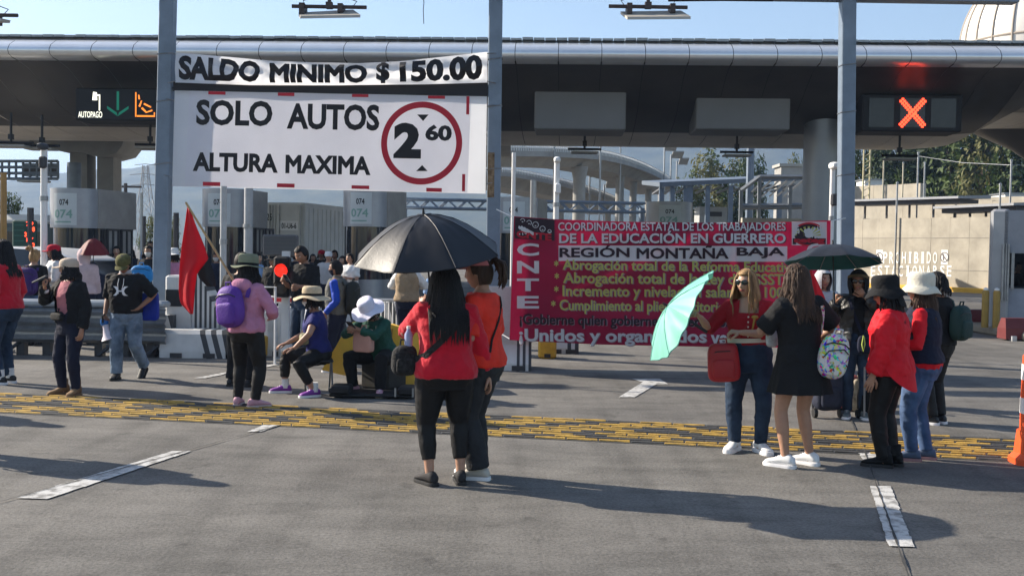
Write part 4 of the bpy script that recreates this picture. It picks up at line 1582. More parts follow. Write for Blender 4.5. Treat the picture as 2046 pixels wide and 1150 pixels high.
for (x0, y0, x1, y1) in ((414, 181, 448, 189), (553, 184, 586, 192), (701, 187, 734, 194), (853, 190, 887, 197), (930, 193, 936, 229), (407, 364, 442, 371), (555, 367, 590, 374), (704, 371, 739, 377), (853, 376, 884, 383), (924, 348, 930, 382)):
    a, b = sp(x0, y1), sp(x1, y0)
    m_ = MB()
    m_.grid(lambda u, v: f_(a[0] + (b[0] - a[0]) * u, min(.998, max(.004, a[1] + (b[1] - a[1]) * v))), 3, 1)
    part('red_dash', m_, M_redink, t, False, world=True)
q = MB()
for (u, v) in ((.0, .1), (.0, .9), (1, .1), (1, .9)):
    p = solo(u, v)
    q.tube([p, p + V((-.15 if u < .5 else .12, .06, .03))], .008, 4)
part('cord', q, M_galv, t, world=True)
sb = thing('banner_gap_bar', 'narrow black bar between the SALDO banner and the white board', 'bar', tuple(P(660, 178, SY + .1)))  # black bar panel in the gap between banner and board
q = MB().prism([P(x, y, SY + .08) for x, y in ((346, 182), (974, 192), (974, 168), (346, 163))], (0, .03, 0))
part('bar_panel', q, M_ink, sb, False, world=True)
q = MB()
for px in (347, 973):
    q.tube([P(px, 176, SY + .1), P(px, 176, SY + .2)], .02, 6)
part('bracket', q, M_dark, sb, world=True)

# ------------------------------------------------------------------ crimson protest banner
M_crim = mat('crimson_banner_cloth', (.26, .005, .036), .65, 0, .25, 1.2, .05, 8, trans=.32, spec=.3)
M_crimd = mat('banner_black_print', (.03, .012, .02), .65, 0, 0, trans=.3)
M_bw = mat('banner_white_print', (.68, .66, .68), .65, 0, .05, 3, trans=.3)
M_by = mat('banner_yellow_print', (.52, .50, .13), .65, 0, .05, trans=.3)
M_bg = mat('banner_grey_print', (.27, .20, .23), .65, 0, 0, trans=.3)
M_br = mat('banner_red_print', (.55, .01, .03), .65, 0, 0, trans=.3)
TE = [(1027, 432), (1110, 438), (1250, 443), (1450, 445), (1580, 443), (1660, 440)]
BE = [(1018, 679), (1200, 688), (1400, 692), (1560, 694), (1655, 696)]
BY0, BY1 = 15.3, 16.6
def crim(u, v, e=0):
    xt, yt = edge(TE, u)
    xb, yb = edge(BE, u)
    x, y = xb + (xt - xb) * v, yb + (yt - yb) * v
    Y = BY0 + (BY1 - BY0) * u
    d = .05 * noise.noise(V((u * 5, v * 2.2, 7))) + .018 * math.sin(v * 17 + u * 5) * math.sin(math.pi * u) + .012 * math.sin(u * 46 + v * 8) * (.3 + v * .7)
    return P(x, y, Y + d - e)
def cp(px, py):
    xt, xb = 1027, 1018
    u = (px - 1022) / (1657 - 1022)
    for _ in range(3):
        (a, yt), (b, yb) = edge(TE, min(1, max(0, u))), edge(BE, min(1, max(0, u)))
        v = (py - yb) / (yt - yb)
        l = 1018 + 9 * v
        r_ = 1655 + 5 * v
        u = (px - l) / (r_ - l)
    return u, v
t = thing('protest_banner', 'wide crimson protest banner with white, black and yellow lettering', 'banner', tuple(crim(.5, .5)))
part('banner_cloth', MB().grid(lambda u, v: crim(u, v), 90, 36), M_crim, t, True, None, world=True)
def ctext(mb, s_, x0, y0, x1, y1, bold=.02, e=.008, sh=(0, 0)):
    out = mb
    mb = MB()
    """x0,y0: top left; x1,y1: bottom right of the lettering on the left and right end"""
    vs, fs, _ = text2d(s_, bold)
    def at(x, y):
        px = x0 + (x1 - x0) * x + sh[0]
        sl = (y1[1] - y1[0]) * x
        py = y1[0] + (y0 - y1[0]) * y + sl + sh[1]
        return crim(*cp(px, py), e)
    mb.add([at(x, y) - V((0, z * .006, 0)) for x, y, z in vs], fs)
    nm, mm = {id(mw): ('white_lettering', M_bw), id(my_): ('yellow_lettering', M_by), id(mk_): ('black_lettering', M_crimd), id(mg): ('grey_outline', M_bg), id(mr): ('red_lettering', M_br)}[id(out)]
    part(nm, mb, mm, t, False, world=True)
mw, my_, mk_, mg, mr = MB(), MB(), MB(), MB(), MB()
lines_w = [('COORDINADORA ESTATAL DE LOS TRABAJADORES', 1115, 444, 1570, (466, 466), .02), ('DE LA EDUCACIÓN EN GUERRERO', 1117, 461, 1570, (486, 486), .03),
           ('¡Unidos y organizados', 1037, 656, 1412, (689, 692), .026), ('venceremos!', 1420, 659, 1600, (689, 690), .03)]
for s_, x0, y0, x1, y1, b in lines_w:
    ctext(mk_ if s_[0] != '¡' else mg, s_, x0, y0, x1, y1, b, .005, (1.6, 1.4))
    ctext(mw, s_, x0, y0, x1, y1, b, .009)
q = MB()
q.add([crim(*cp(1116 + 457 * i / 90, 490 + 31 * j / 4 + i * .02), .007) for j in range(5) for i in range(91)], [(j * 91 + i, j * 91 + i + 1, j * 91 + 92 + i, j * 91 + 91 + i) for j in range(4) for i in range(90)])
for s_, x0, x1, y0, y1 in (('REGIÓN', 1118, 1258, 490, 514), ('MONTAÑA', 1272, 1456, 490, 517), ('BAJA', 1472, 1568, 494, 516)):
    ctext(mk_, s_, x0, y0, x1, (y1, y1), .028, .016)
for s_, x0, x1, y0, y1 in (('Abrogación total de la Reforma Educativa', 1124, 1590, 518, (545, 550)), ('Abrogación total de la Ley del ISSSTE', 1125, 1580, 543, (572, 576)),
                           ('Incremento y nivelación salarial al 100%', 1124, 1585, 569, (598, 602)), ('Cumplimiento al pliego petitorio de', 1118, 1480, 598, (626, 630))):
    ctext(mg, s_, x0, y0, x1, y1, .024, .005, (2.0, 1.2))
    ctext(my_, s_, x0, y0, x1, y1, .018, .009)
    ctext(my_, '*', x0 - 17, y0 + 2, x0 - 8, (y0 + 14, y0 + 14), .02, .009)
ctext(mg, '¡Gobierne quien gobierne los derechos', 1038, 626, 1460, (654, 660), .024, .005, (1.8, 1.0))
ctext(mk_, '¡Gobierne quien gobierne los derechos', 1038, 626, 1460, (654, 660), .024, .009)
for col_, xs_ in ((0, (1033, 1077)), (1, (1612, 1648))):
    for k, ch in enumerate('CNTE'):
        y0 = 486 + k * 35
        ctext(mw, ch, xs_[0], y0, xs_[1], (y0 + 25, y0 + 25), .03, .009)
part('white_field', q, M_bw, t, False, world=True)
# left corner picture: white rays, dark crowd of heads, red letters
q = MB()
nn = 14
q.add([crim(*cp(1029 + 79 * i / nn, 434 + 37 * j + (5 if j else 0) + i * .35), .006) for j in (0, 1) for i in range(nn + 1)], [(i, i + 1, nn + 2 + i, nn + 1 + i) for i in range(nn)])
part('corner_picture', q, M_crimd, t, False, world=True)
def cdisc(mb, px, py, rx, ry, e, n=18):
    mb.grid(lambda u, v: crim(*cp(px + rx * (.02 + .98 * v) * math.cos(2 * math.pi * u), py + ry * (.02 + .98 * v) * math.sin(2 * math.pi * u)), e), n, 5 if rx > 12 else 1, wrap=True)
def cpoly(mb, pts, e):
    mb.poly([crim(*cp(*p), e) for p in pts])
for k, a in enumerate((1031, 1040, 1051, 1063)):
    cpoly(mw, [(1030, 450 + k * 1), (1032 + k * 3, 447), (a + 12, 468), (a + 2, 470)], .0085)
for k, (x, y, r_) in enumerate(((1044, 441, 5), (1057, 445, 5.5), (1070, 449, 6.5), (1084, 457, 6), (1098, 462, 4))):
    cdisc(mw, x, y, r_, r_, .0085)
    cdisc(mk_, x, y, r_ - 1.4, r_ - 1.2, .0105)
    cpoly(mw, [(x - 2, y + 1), (x + 2, y + 1), (x + 1, y + 3), (x - 1, y + 3)], .0125)
ctext(mr, 'CNTE', 1032, 460, 1102, (474, 481), .04, .0115)
# right emblem: ring, rays, fist, lettering
q = MB()
nn = 12
q.add([crim(*cp(1582 + 70 * i / nn, 443 + 47 * j), .006) for j in (0, 1) for i in range(nn + 1)], [(i, i + 1, nn + 2 + i, nn + 1 + i) for i in range(nn)])
part('emblem_field', q, M_bw, t, False, world=True)
cdisc(mr, 1616, 468, 33, 24, .0085, 36)
cdisc(mk_, 1616, 468, 29, 20.5, .0095, 36)
for k in range(9):
    a = R(-170 + k * 20)
    b0, b1 = a - R(5), a + R(5)
    cpoly(my_, [(1616 + 8 * math.cos(a), 472 + 6 * math.sin(a)), (1616 + 27 * math.cos(b0), 472 + 20 * math.sin(b0)), (1616 + 27 * math.cos(b1), 472 + 20 * math.sin(b1))], .0105)
for (x, y, rx, ry) in ((1610, 462, 4, 5), (1616, 460, 4, 5), (1622, 462, 4, 5), (1616, 469, 8, 6)):
    cdisc(mw, x, y, rx, ry, .0115)
cpoly(mk_, [(1584, 476), (1650, 476), (1650, 488), (1584, 488)], .0125)
ctext(mr, 'ceteg', 1586, 475, 1648, (488, 488), .05, .0145)
part('white_picture', mw, M_bw, t, False, world=True)
part('yellow_rays', my_, M_by, t, False, world=True)
part('black_picture', mk_, M_crimd, t, False, world=True)
part('red_ring', mr, M_br, t, False, world=True)
q = MB()
for (u, v) in ((0, .99), (0, .01)):
    p = crim(u, v)
    q.tube([p, p + V((-.25, .3, .12))], .006, 4)
p = crim(1, .99)
q.tube([p, p + V((.12, .2, .03)), P(1690, 436, 17.7)], .008, 4)
part('cord', q, M_white, t, world=True)

# ------------------------------------------------------------------ camera poles
for k, (px, yt, Y, w) in enumerate(((88, 296, 19, 13), (1113, 322, 22, 11), (1664, 334, 18.6, 10), (447, 372, 17.2, 13), (497, 372, 24, 18))):
    a = P(px, yt, Y)
    r_ = w / FPX * Y / 2
    t = thing('camera_pole', ['white camera pole left of the first toll booth', 'white camera pole rising above the left part of the red banner', 'white camera pole at the right end of the red banner', 'pale grey pole under the white board, left one', 'grey square pole behind the other under the white board'][k], 'pole', (a.x, Y, 0), 0, 'pale poles with cameras')
    part('shaft', MB().tube([(0, 0, 0), (0, 0, a.z)], r_, 12), M_white if k < 3 else mat('pale_grey_paint', (.40, .41, .42), .5), t)
    if k < 3:
        c_ = MB().sq((0, -.06, a.z + .02), (.07, .16, .06), .7, 12, 8)
        part('camera', c_, M_white if k else M_frame, t)
        part('junction_box', MB().rbox((.02, -r_ - .04, a.z - (.55 if k else .25)), (.12, .1, .2), .02), M_white if k == 1 else M_frame, t, False)
    part('clamp', MB().lathe([(r_ * 1.25, a.z - .9), (r_ * 1.25, a.z - .82)], 12), M_galv, t)

# ------------------------------------------------------------------ traffic light, display sign, boom, fences
Y = 16.2
a = P(561, 592, Y)
t = thing('traffic_light', 'black traffic light with the round red lamp lit, on a white post', 'traffic light', (a.x, Y, 0))
z1, z0_ = P(561, 512, Y).z, P(561, 594, Y).z
part('housing', MB().rbox((0, .1, (z1 + z0_) / 2), (.235, .2, z1 - z0_), .03), M_black, t, False)
M_redlamp = mat('red_lamp_lit', (.6, .02, .01), .4, emit=(1, .018, .008), estr=.85, var=0)
for y, m in ((540, M_redlamp), (574, mat('lamp_lens_off', (.045, .04, .035), .3))):
    z = P(561, y, Y).z
    part('lens', MB().lathe([(.001, -.025), (.06, -.018), (.095, 0), (.095, .03)], 24).xf(Matrix.Translation((0, -.002, z)) @ Matrix.Rotation(R(-90), 4, 'X')), m, t)
    v_ = MB()
    v_.grid(lambda u, w: V((.105 * math.cos(R(-10 + 200 * u)), -.005 - .10 * w * (.4 + .6 * math.sin(R(180 * u))), z + .105 * math.sin(R(-10 + 200 * u)))), 18, 2)
    part('visor', v_, M_black, t)
part('post', MB().box((.02, .26, .82), (.11, .09, 1.64)), M_white, t, False)
part('base_plate', MB().box((.02, .26, .02), (.3, .26, .04)), M_galv, t, False)
a = P(561, 490, 17.0)
t = thing('display_sign', 'blank dark grey rectangular display above the traffic light', 'sign', (a.x, 17, 0))
part('housing', MB().rbox((0, 0, a.z), (.54, .12, .33), .02), mat('display_grey', (.10, .10, .105), .45, 0, .1), t, False)
q = MB()
for k in range(5):
    q.box((0, -.064, a.z - .12 + .06 * k), (.48, .01, .05))
part('louvre', q, mat('display_face', (.075, .078, .085), .4, 0, .1), t, False)
part('post', MB().tube([(0, .1, 0), (0, .1, a.z)], .05, 10), M_white, t)
a, b = P(527, 597, 16.6), P(596, 600, 16.6)
t = thing('barrier_boom', 'white lane barrier boom with a red stripe, beside the traffic light', 'barrier', tuple(a))
part('boom', MB().box(tuple((a + b) / 2), (b.x - a.x, .08, .10)), M_white, t, False, world=True)
part('red_stripe', MB().box(tuple((a * .5 + b * .5) - V((0, .042, 0))), ((b.x - a.x) * .76, .006, .06)), M_red, t, False, world=True)
c_ = P(500, 600, 16.6)
part('pivot_box', MB().rbox((c_.x, 16.75, .5), (.3, .3, 1.05), .03), M_white, t, False, world=True)
a = P(536, 640, 15.9)
t = thing('hand_rail', 'thin white square handrail in front of the white concrete block', 'railing', (a.x - .1, 15.9, 0))
part('frame', MB().tube([(-.3, 0, 1.12), (.2, 0, 1.12), (.2, 0, 0)], .02, 6), M_white, t)
part('lower_bar', MB().tube([(-.3, 0, .75), (.2, 0, .75)], .015, 6), M_white, t)

# jersey barriers with slanting stripes
def jersey(name, label, loc, rz, L, H=.85, stripes=0, top=.10, foot=.30, slant=.25, group='striped and plain concrete barriers', frm=0.0, dark=M_stripe):
    t = thing(name, label, 'barrier', loc, rz, group)
    prof_ = [(-foot, 0), (-foot, .10), (-top - .06, .36), (-top, H), (top, H), (top + .06, .36), (foot, .10), (foot, 0)]
    n = max(2, stripes * 2)
    q = MB()
    for i in range(n):
        x0, x1 = L * i / n, L * (i + 1) / n
        q.mi = 1 if stripes and i % 2 and x0 >= frm * L else 0
        r0 = [(x0 + (slant * (H - z) if 0 < i else 0), y, z) for y, z in prof_]
        r1 = [(x1 + (slant * (H - z) if i < n - 1 else 0), y, z) for y, z in prof_]
        q.loft([r0, r1], caps=(i in (0, n - 1)))
    part('block', q, [M_barrier, dark], t, False)
    sl = MB()
    for x in (L * .25, L * .75):
        sl.box((x, -foot - .002, .04), (.18, .02, .07))
    part('lifting_slot', sl, M_frame, t, False)
    return t


a = P(290, 700, 17.2)
jersey('jersey_barrier', 'black and white striped concrete barrier end behind the walking man', (P(262, 690, 17.2).x, 17.1, 0), R(0), .72, .62, 4, .1, .24, .35)
jersey('jersey_barrier', 'white concrete barrier with stripes behind the red flag', (P(335, 690, 17.0).x, 16.9, 0), 0, 1.0, .42, 6, .2, .3, .3, frm=.45)
# crash cushion: tall striped block
a = P(336, 545, 17.3)
t = thing('crash_cushion', 'tall white crash block with slanted dark stripes behind the red flag', 'barrier', (P(336, 690, 17.3).x, 17.2, 0))
wx_ = P(442, 690, 17.3).x - P(336, 690, 17.3).x
part('block', MB().rbox((wx_ * .24, .2, .62), (wx_ * .5, .5, 1.22), .03), M_barrier, t, False)
q = MB()
n = 11
for i in range(n):
    x0, x1 = wx_ * (.5 + .5 * i / n), wx_ * (.5 + .5 * (i + 1) / n)
    q.mi = i % 2
    sl = -.36
    ht = 1.24 - .9 * max(0, (i - 3)) / n
    q.loft([[(x0, -.05, .02), (x1, -.05, .02), (x1, .45, .02), (x0, .45, .02)], [(x0, -.05, .45), (x1, -.05, .45), (x1, .45, .45), (x0, .45, .45)], [(x0 - sl * .0, -.05, ht), (x1, -.05, ht - .06), (x1, .45, ht - .06), (x0, .45, ht)]])
part('striped_nose', q, [M_barrier, M_stripe], t, False)
part('dark_slot', MB().box((wx_ * .16, -.055, .88), (wx_ * .3, .02, .26)), M_black, t, False)
# plain white blocks in the middle
for k, (x0, x1, ytop, Y, stripes, lab) in enumerate(((540, 640, 612, 17.4, 0, 'plain white concrete block behind the traffic light post'), (640, 735, 622, 17.9, 4, 'striped concrete barrier behind the man in the grey vest'),
                                                     (720, 900, 602, 19.4, 8, 'long striped concrete barrier behind the woman in the tan vest'), (470, 545, 590, 18.2, 0, 'white concrete block behind the hooded hat woman'))):
    a, b = P(x0, ytop, Y), P(x1, ytop, Y)
    jersey('jersey_barrier', lab, (a.x, Y, 0), 0, b.x - a.x, a.z, stripes, .12, .3, .3)
a, b = P(735, 598, 19.0), P(905, 598, 19.0)
t = thing('bar_fence', 'white bar fence in front of the striped barrier in the middle', 'fence', (a.x, 19.0, 0))
q = MB()
q.tube([(0, 0, a.z), (b.x - a.x, 0, a.z)], .025, 6)
q.tube([(0, 0, .2), (b.x - a.x, 0, .2)], .02, 6)
part('rail', q, M_white, t)
q = MB()
for k in range(22):
    x = (b.x - a.x) * (k + .5) / 22
    q.tube([(x, 0, .2), (x, 0, a.z)], .013, 5)
part('bars', q, M_white, t)
for x in (0, b.x - a.x):
    part('post', MB().tube([(x, 0, 0), (x, 0, a.z + .02)], .03, 8), M_white, t)
# barrier right of the near couple
jersey('jersey_barrier', 'large white concrete barrier with wavy stripes at the left end of the red banner', (P(958, 700, 15.9).x, 15.9, 0), 0, P(1082, 700, 15.9).x - P(958, 700, 15.9).x - .15, P(1000, 572, 15.9).z, 9, .12, .34, .0, frm=.62)
jersey('jersey_barrier', 'short barrier with dark stripes farther back under the red banner', (P(1095, 700, 18.5).x, 18.5, 0), 0, .5, .55, 4, .1, .25, 0, frm=.5)
a, b = P(1076, 690, 17.4), P(1112, 690, 17.4)
t = thing('yellow_block', 'small yellow concrete block under the left end of the red banner', 'block', (a.x, 17.4, 0))
part('block', MB().rbox(((b.x - a.x) / 2, .15, .16), (b.x - a.x, .35, .32), .03), M_yellow, t, False)
part('lifting_slot', MB().box(((b.x - a.x) / 2, -.027, .05), (.1, .01, .06)), M_frame, t, False)
a = P(432, 690, 16.4)
t = thing('yellow_block', 'small yellow block on the road beside the woman in the pink hoodie', 'block', (P(520, 690, 17).x, 17, 0))
part('block', MB().rbox((0, 0, .16), (.18, .3, .32), .02), M_yellow, t, False)
part('lifting_slot', MB().box((0, -.152, .05), (.08, .01, .06)), M_frame, t, False)

# guardrail on the left
GYr = 16.6
a, b = P(-140, 600, GYr), P(330, 600, GYr)
t = thing('guardrail', 'stacked corrugated steel guardrail along the left', 'guardrail', (a.x, GYr, 0), R(0))
Lg = b.x - a.x
def wbeam(z, y0=0, h=.3):
    q = MB()
    pr_ = [(-.5, 0), (-.42, -.03), (-.3, -.085), (-.18, -.03), (-.06, .0), (.06, 0), (.18, -.03), (.3, -.085), (.42, -.03), (.5, 0)]
    pts = [(y0 + y * 1.0, z + k * h) for k, y in pr_]
    back = [(y + .012, z_) for y, z_ in reversed(pts)]
    q.loft([[(x + .02 * math.sin(x * 2), y + .015 * noise.noise(V((x, z, 1))), z_) for y, z_ in pts + back] for x in [Lg * i / 24 for i in range(25)]])
    return q
for z in (.60, .34):
    part('rail_beam', wbeam(z, 0, .27), M_galv, t, True, 30)
part('top_rail', MB().rbox((Lg / 2, .12, .80), (Lg, .34, .10), .03), mat('guardrail_cap', (.34, .37, .40), .5, .3, .12, 3), t, False)
for i in range(9):
    part('post', MB().box((Lg * (i + .4) / 9, .12, .39), (.12, .14, .78)), M_frame, t, False)
q = MB()
for i in range(5):
    x = Lg * (i + .6) / 5
    q.tube([(x, -.05, .02), (x + .3, .1, .3)], .03, 6)
part('brace', q, M_frame, t)

# yellow plastic barrier lying on its side, trays, crate
Y = 13.4
pp = lambda x, y: P(x, y, Y)
t = thing('plastic_barrier', 'yellow plastic barrier lying broken behind the seated woman in the white hat', 'barrier', tuple(G(720, 775)))
q = MB()
def facet(front, back, dy=.5):
    f_ = [P(x, y, Y) for x, y in front]
    b_ = [P(x, y, Y + dy) for x, y in back]
    q.loft([f_, b_])
facet([(643, 738), (672, 690), (684, 668), (702, 664), (722, 700), (704, 752), (680, 748)], [(652, 726), (678, 690), (692, 668), (704, 666), (716, 700), (700, 735), (680, 735)])
facet([(698, 648), (706, 642), (735, 640), (740, 690), (712, 700)], [(702, 650), (708, 645), (732, 642), (736, 690), (712, 698)])
facet([(728, 655), (782, 648), (815, 658), (868, 676), (862, 770), (797, 776), (786, 742), (768, 720), (740, 715)], [(740, 650), (785, 646), (812, 655), (850, 668), (846, 740), (800, 745), (786, 735), (768, 718), (742, 712)])
q.v = [p if p.z > .015 else V((p.x, p.y, .015)) for p in q.v]
part('plastic_shell', q, mat('ochre_plastic', (.80, .47, .06), .45, 0, .10, 6, .1, 30), t, True, 25, world=True)
part('plastic_seam', MB().tube([P(784, 656, Y - .02), P(780, 690, Y - .02), P(790, 740, Y - .02), P(798, 772, Y - .02)], .012, 6), mat('ochre_plastic_dark', (.42, .21, .03), .5), t, world=True)
a = G(658, 795)
t = thing('metal_tray', 'dark flat metal road plate under the seated woman in the white hat', 'plate', tuple(a))
wq = G(830, 795).x - a.x
q = MB()
q.rbox((wq / 2, .25, .035), (wq, .55, .03), .01)
part('plate', q, M_black, t, False)
q = MB()
for x0, x1 in ((0, .24), (.80, 1.0)):
    q.rbox((wq * (x0 + x1) / 2, .12, .095), (wq * (x1 - x0), .34, .09), .02)
part('end_block', q, M_black, t, False)
for x in (.78, .985):
    part('edge_trim', MB().box((wq * x, -.06, .085), (.02, .02, .10)), M_galv, t, False)

# traffic drum at the right edge
a = G(2079, 926)
t = thing('traffic_drum', 'orange traffic channelizer with white bands cut by the right edge', 'traffic cone', (a.x, a.y, 0))
M_or = mat('orange_plastic', (.75, .09, .02), .45, 0, .06)
part('base', MB().lathe([(.25, 0), (.25, .05), (.21, .09), (.19, .28)], 8).xf(Matrix.Rotation(R(22), 4, 'Z')), M_or, t, False)
part('body', MB().lathe([(.172, .25), (.168, .55), (.162, .90), (.12, .94), (.05, .97)], 24), M_or, t)
for z in (.42, .70):
    k = (z - .25) / .67
    r_ = .173 - .010 * k + .003
    part('white_band', MB().lathe([(r_, z), (r_ - .002, z + .13)], 24), M_whiteink, t)

# ------------------------------------------------------------------ people
SKIN = {}


def skin(c):
    if c not in SKIN:
        m = mat('skin_%d' % len(SKIN), c, .5, 0, .08, 30, .08, 160, spec=.4)
        b = m.node_tree.nodes['Principled BSDF']
        b.inputs['Subsurface Weight'].default_value = .12
        b.inputs['Subsurface Radius'].default_value = (.012, .005, .003)
        SKIN[c] = m
    return SKIN[c]


SK_A, SK_B, SK_C = (.40, .22, .145), (.30, .155, .095), (.48, .29, .20)
M_eyew = mat('eye_white', (.65, .63, .6), .3, 0, 0)
M_iris = mat('eye_dark', (.02, .012, .01), .2, 0, 0)
M_lip = mat('lips', (.33, .10, .09), .45, 0, 0)
M_brow = mat('brows', (.03, .02, .015), .8, 0, 0)


def hairmat(name, c, c2=None):
    return mat('hair_' + name, c, .58, 0, .25, 26, .5, 90, spec=.22, c2=c2, stretch=(1, 1, .12))


H_BLACK = hairmat('black', (.009, .007, .007))
H_DARK = hairmat('dark_brown', (.030, .017, .011), (.06, .032, .02))
H_BROWN = hairmat('brown', (.028, .015, .010), (.07, .038, .022))
H_BLOND = hairmat('honey_blonde', (.14, .075, .03), (.42, .26, .12))


def remesh(mb, vox, smooth=4, wr=0.0, wseed=0.0, wfreq=7.0):
    """fuse the closed pieces of mb into one continuous surface, smooth it and add cloth folds"""
    me = mb.mesh('fused')
    bm = bmesh.new()
    bm.from_mesh(me)
    bmesh.ops.recalc_face_normals(bm, faces=bm.faces)
    bm.to_mesh(me)
    bm.free()
    ob = bpy.data.objects.new('fused', me)
    COL.objects.link(ob)
    m = ob.modifiers.new('r', 'REMESH')
    m.mode = 'VOXEL'
    m.voxel_size = vox
    if smooth:
        m = ob.modifiers.new('s', 'SMOOTH')
        m.iterations = smooth
        m.factor = .5
    dg = bpy.context.evaluated_depsgraph_get()
    out = bpy.data.meshes.new_from_object(ob.evaluated_get(dg))
    bpy.data.objects.remove(ob)
    bpy.data.meshes.remove(me)
    if wr:
        N = [v.normal.copy() for v in out.vertices]
        for v, n in zip(out.vertices, N):
            p = v.co
            q = V((p.x * wfreq + wseed, p.y * wfreq, p.z * wfreq * .75 + p.x * 2.4))
            a = noise.noise(q)
            b = 1 - abs(noise.noise(q * 1.7 + V((3, 7, wseed)))) * 2.4
            c = 1 - abs(noise.noise(V((p.x * 11 + p.z * 9, p.y * 13 - p.z * 7, p.z * 15 + wseed)))) * 3.2
            v.co = p + n * wr * (a * .7 + b * .6 + max(-.4, c) * .42 - .1)
    return out


def ik(a, b, l1, l2, pole):
    """elbow / knee between a and b"""
    d = b - a
    L_ = min(d.length, (l1 + l2) * .998)
    dn = d.normalized()
    x = (l1 * l1 - l2 * l2 + L_ * L_) / (2 * L_)
    h = math.sqrt(max(0, l1 * l1 - x * x))
    pn = V(pole) - dn * V(pole).dot(dn)
    if pn.length < 1e-4:
        pn = dn.orthogonal()
    return a + dn * x + pn.normalized() * h, a + dn * L_


TW = [(.735, .135, .105, 0), (.79, .168, .122, -.008), (.86, .178, .128, -.015), (.92, .165, .12, -.01), (1.0, .140, .105, .004), (1.09, .146, .112, .008), (1.18, .158, .122, .014), (1.25, .166, .105, .006), (1.305, .155, .085, 0), (1.338, .105, .07, -.002), (1.362, .062, .058, 0)]
TM = [(.735, .13, .10, 0), (.79, .155, .115, 0), (.86, .160, .12, 0), (.92, .155, .118, .006), (1.0, .152, .118, .012), (1.09, .160, .122, .01), (1.18, .175, .124, .006), (1.25, .184, .11, 0), (1.305, .172, .088, -.004), (1.338, .115, .074, -.004), (1.362, .068, .062, 0)]


def head_mesh(sk, open_eyes=True):
    """head about its own centre, facing +Y, chin to crown .23"""
    mb = MB()
    nu, nv = 56, 44

    def fn(u, v):
        a = 2 * math.pi * u
        b = math.pi * (v - .5) * .999
        x, y, z = math.sin(a) * math.cos(b), math.cos(a) * math.cos(b), math.sin(b)
        px, py, pz = x * .076, y * .096, z * .116
        if z < .1:                                     # jaw and nape
            k = min(1, (.1 - z) / 1.1)
            px *= 1 - .34 * k ** 1.3
            if y < 0:
                py *= 1 - .55 * k
            else:
                py *= 1 - .10 * k
        if y < 0 and z > -.2:
            py *= 1.03
        if y > 0:
            f = y
            g = lambda cx, cz, sx, sz: math.exp(-((abs(px) - cx) / sx) ** 2 - ((pz - cz) / sz) ** 2)
            py += .016 * math.exp(-(px / .011) ** 2) * (max(0, min(1, (.022 - pz) / .05)) if pz > -.028 else max(0, 1 - (-.028 - pz) / .012))
            py += .006 * g(.011, -.027, .008, .008)
            py -= .010 * g(.031, .010, .016, .012)
            py += .005 * g(.030, .032, .022, .008)
            py += .006 * g(0, -.056, .020, .007) + .004 * g(0, -.066, .016, .006)
            py += .007 * g(0, -.098, .02, .016)
            py += .004 * g(.042, -.018, .018, .02)
        return V((px, py, pz))
    mb.grid(fn, nu, nv, wrap=True)
    for i, f in enumerate(mb.f):
        c = sum((mb.v[k] for k in f), V()) / len(f)
        if c.y > .05:
            if abs(c.x) < .024 and -.071 < c.z < -.051:
                mb.m[i] = 3
            elif .013 < abs(c.x) < .047 and .024 < c.z < .0325:
                mb.m[i] = 4
    for s in (-1, 1):
        e = len(mb.v)
        mb.mi = 1
        mb.sq((s * .031, .073, .010), (.0135, .012, .0085), 1, 12, 8)
        mb.mi = 2
        mb.sq((s * .031, .0815, .010), (.006, .0045, .0062), 1, 10, 6)
        mb.mi = 0
        mb.sq((s * .0745, -.006, -.002), (.008, .020, .030), .9, 12, 8, Matrix.Rotation(s * R(-18), 3, 'Z'))
    return mb


def hand_geo(mb, w, d, n, sgn, k, curl=.35, spread=.012, curls=None):
    """five fingers on the palm that starts at wrist w and points along d, palm facing n"""
    d = V(d).normalized()
    n = (V(n) - d * V(n).dot(d)).normalized()
    s = d.cross(n) * sgn
    for i, (ln, off) in enumerate(((.88, -1.5), (1.0, -.5), (.96, .5), (.76, 1.5))):
        base = w + (d * .082 + s * (off * .0195)) * k - n * .002
        c = curls[i] if curls else curl * (1 + .12 * i)
        p, pts = base - d * .02 * k, [base - d * .02 * k]
        a = 0
        for j, seg in enumerate((.028, .036, .024, .020)):
            if j:
                a += c * (.9 if j == 1 else 1.05)
            dd = d * math.cos(a) + n * math.sin(a) + s * (off * spread if j < 3 else 0)
            p = p + dd.normalized() * seg * ln * k
            pts.append(p)
        mb.tube(pts, [.0092 * k, .0092 * k, .0085 * k, .0078 * k, .0058 * k], 8)
    b = w + (d * .028 - s * .026 + n * .006) * k
    t1 = (d * .62 - s * .62 + n * .35).normalized()
    t2 = (d * .9 - s * .18 + n * (.3 + curl * .5)).normalized()
    mb.tube([b, b + t1 * .036 * k, b + t1 * .036 * k + t2 * .03 * k, b + t1 * .036 * k + t2 * .055 * k], [.0125 * k, .0108 * k, .0095 * k, .0065 * k], 8)


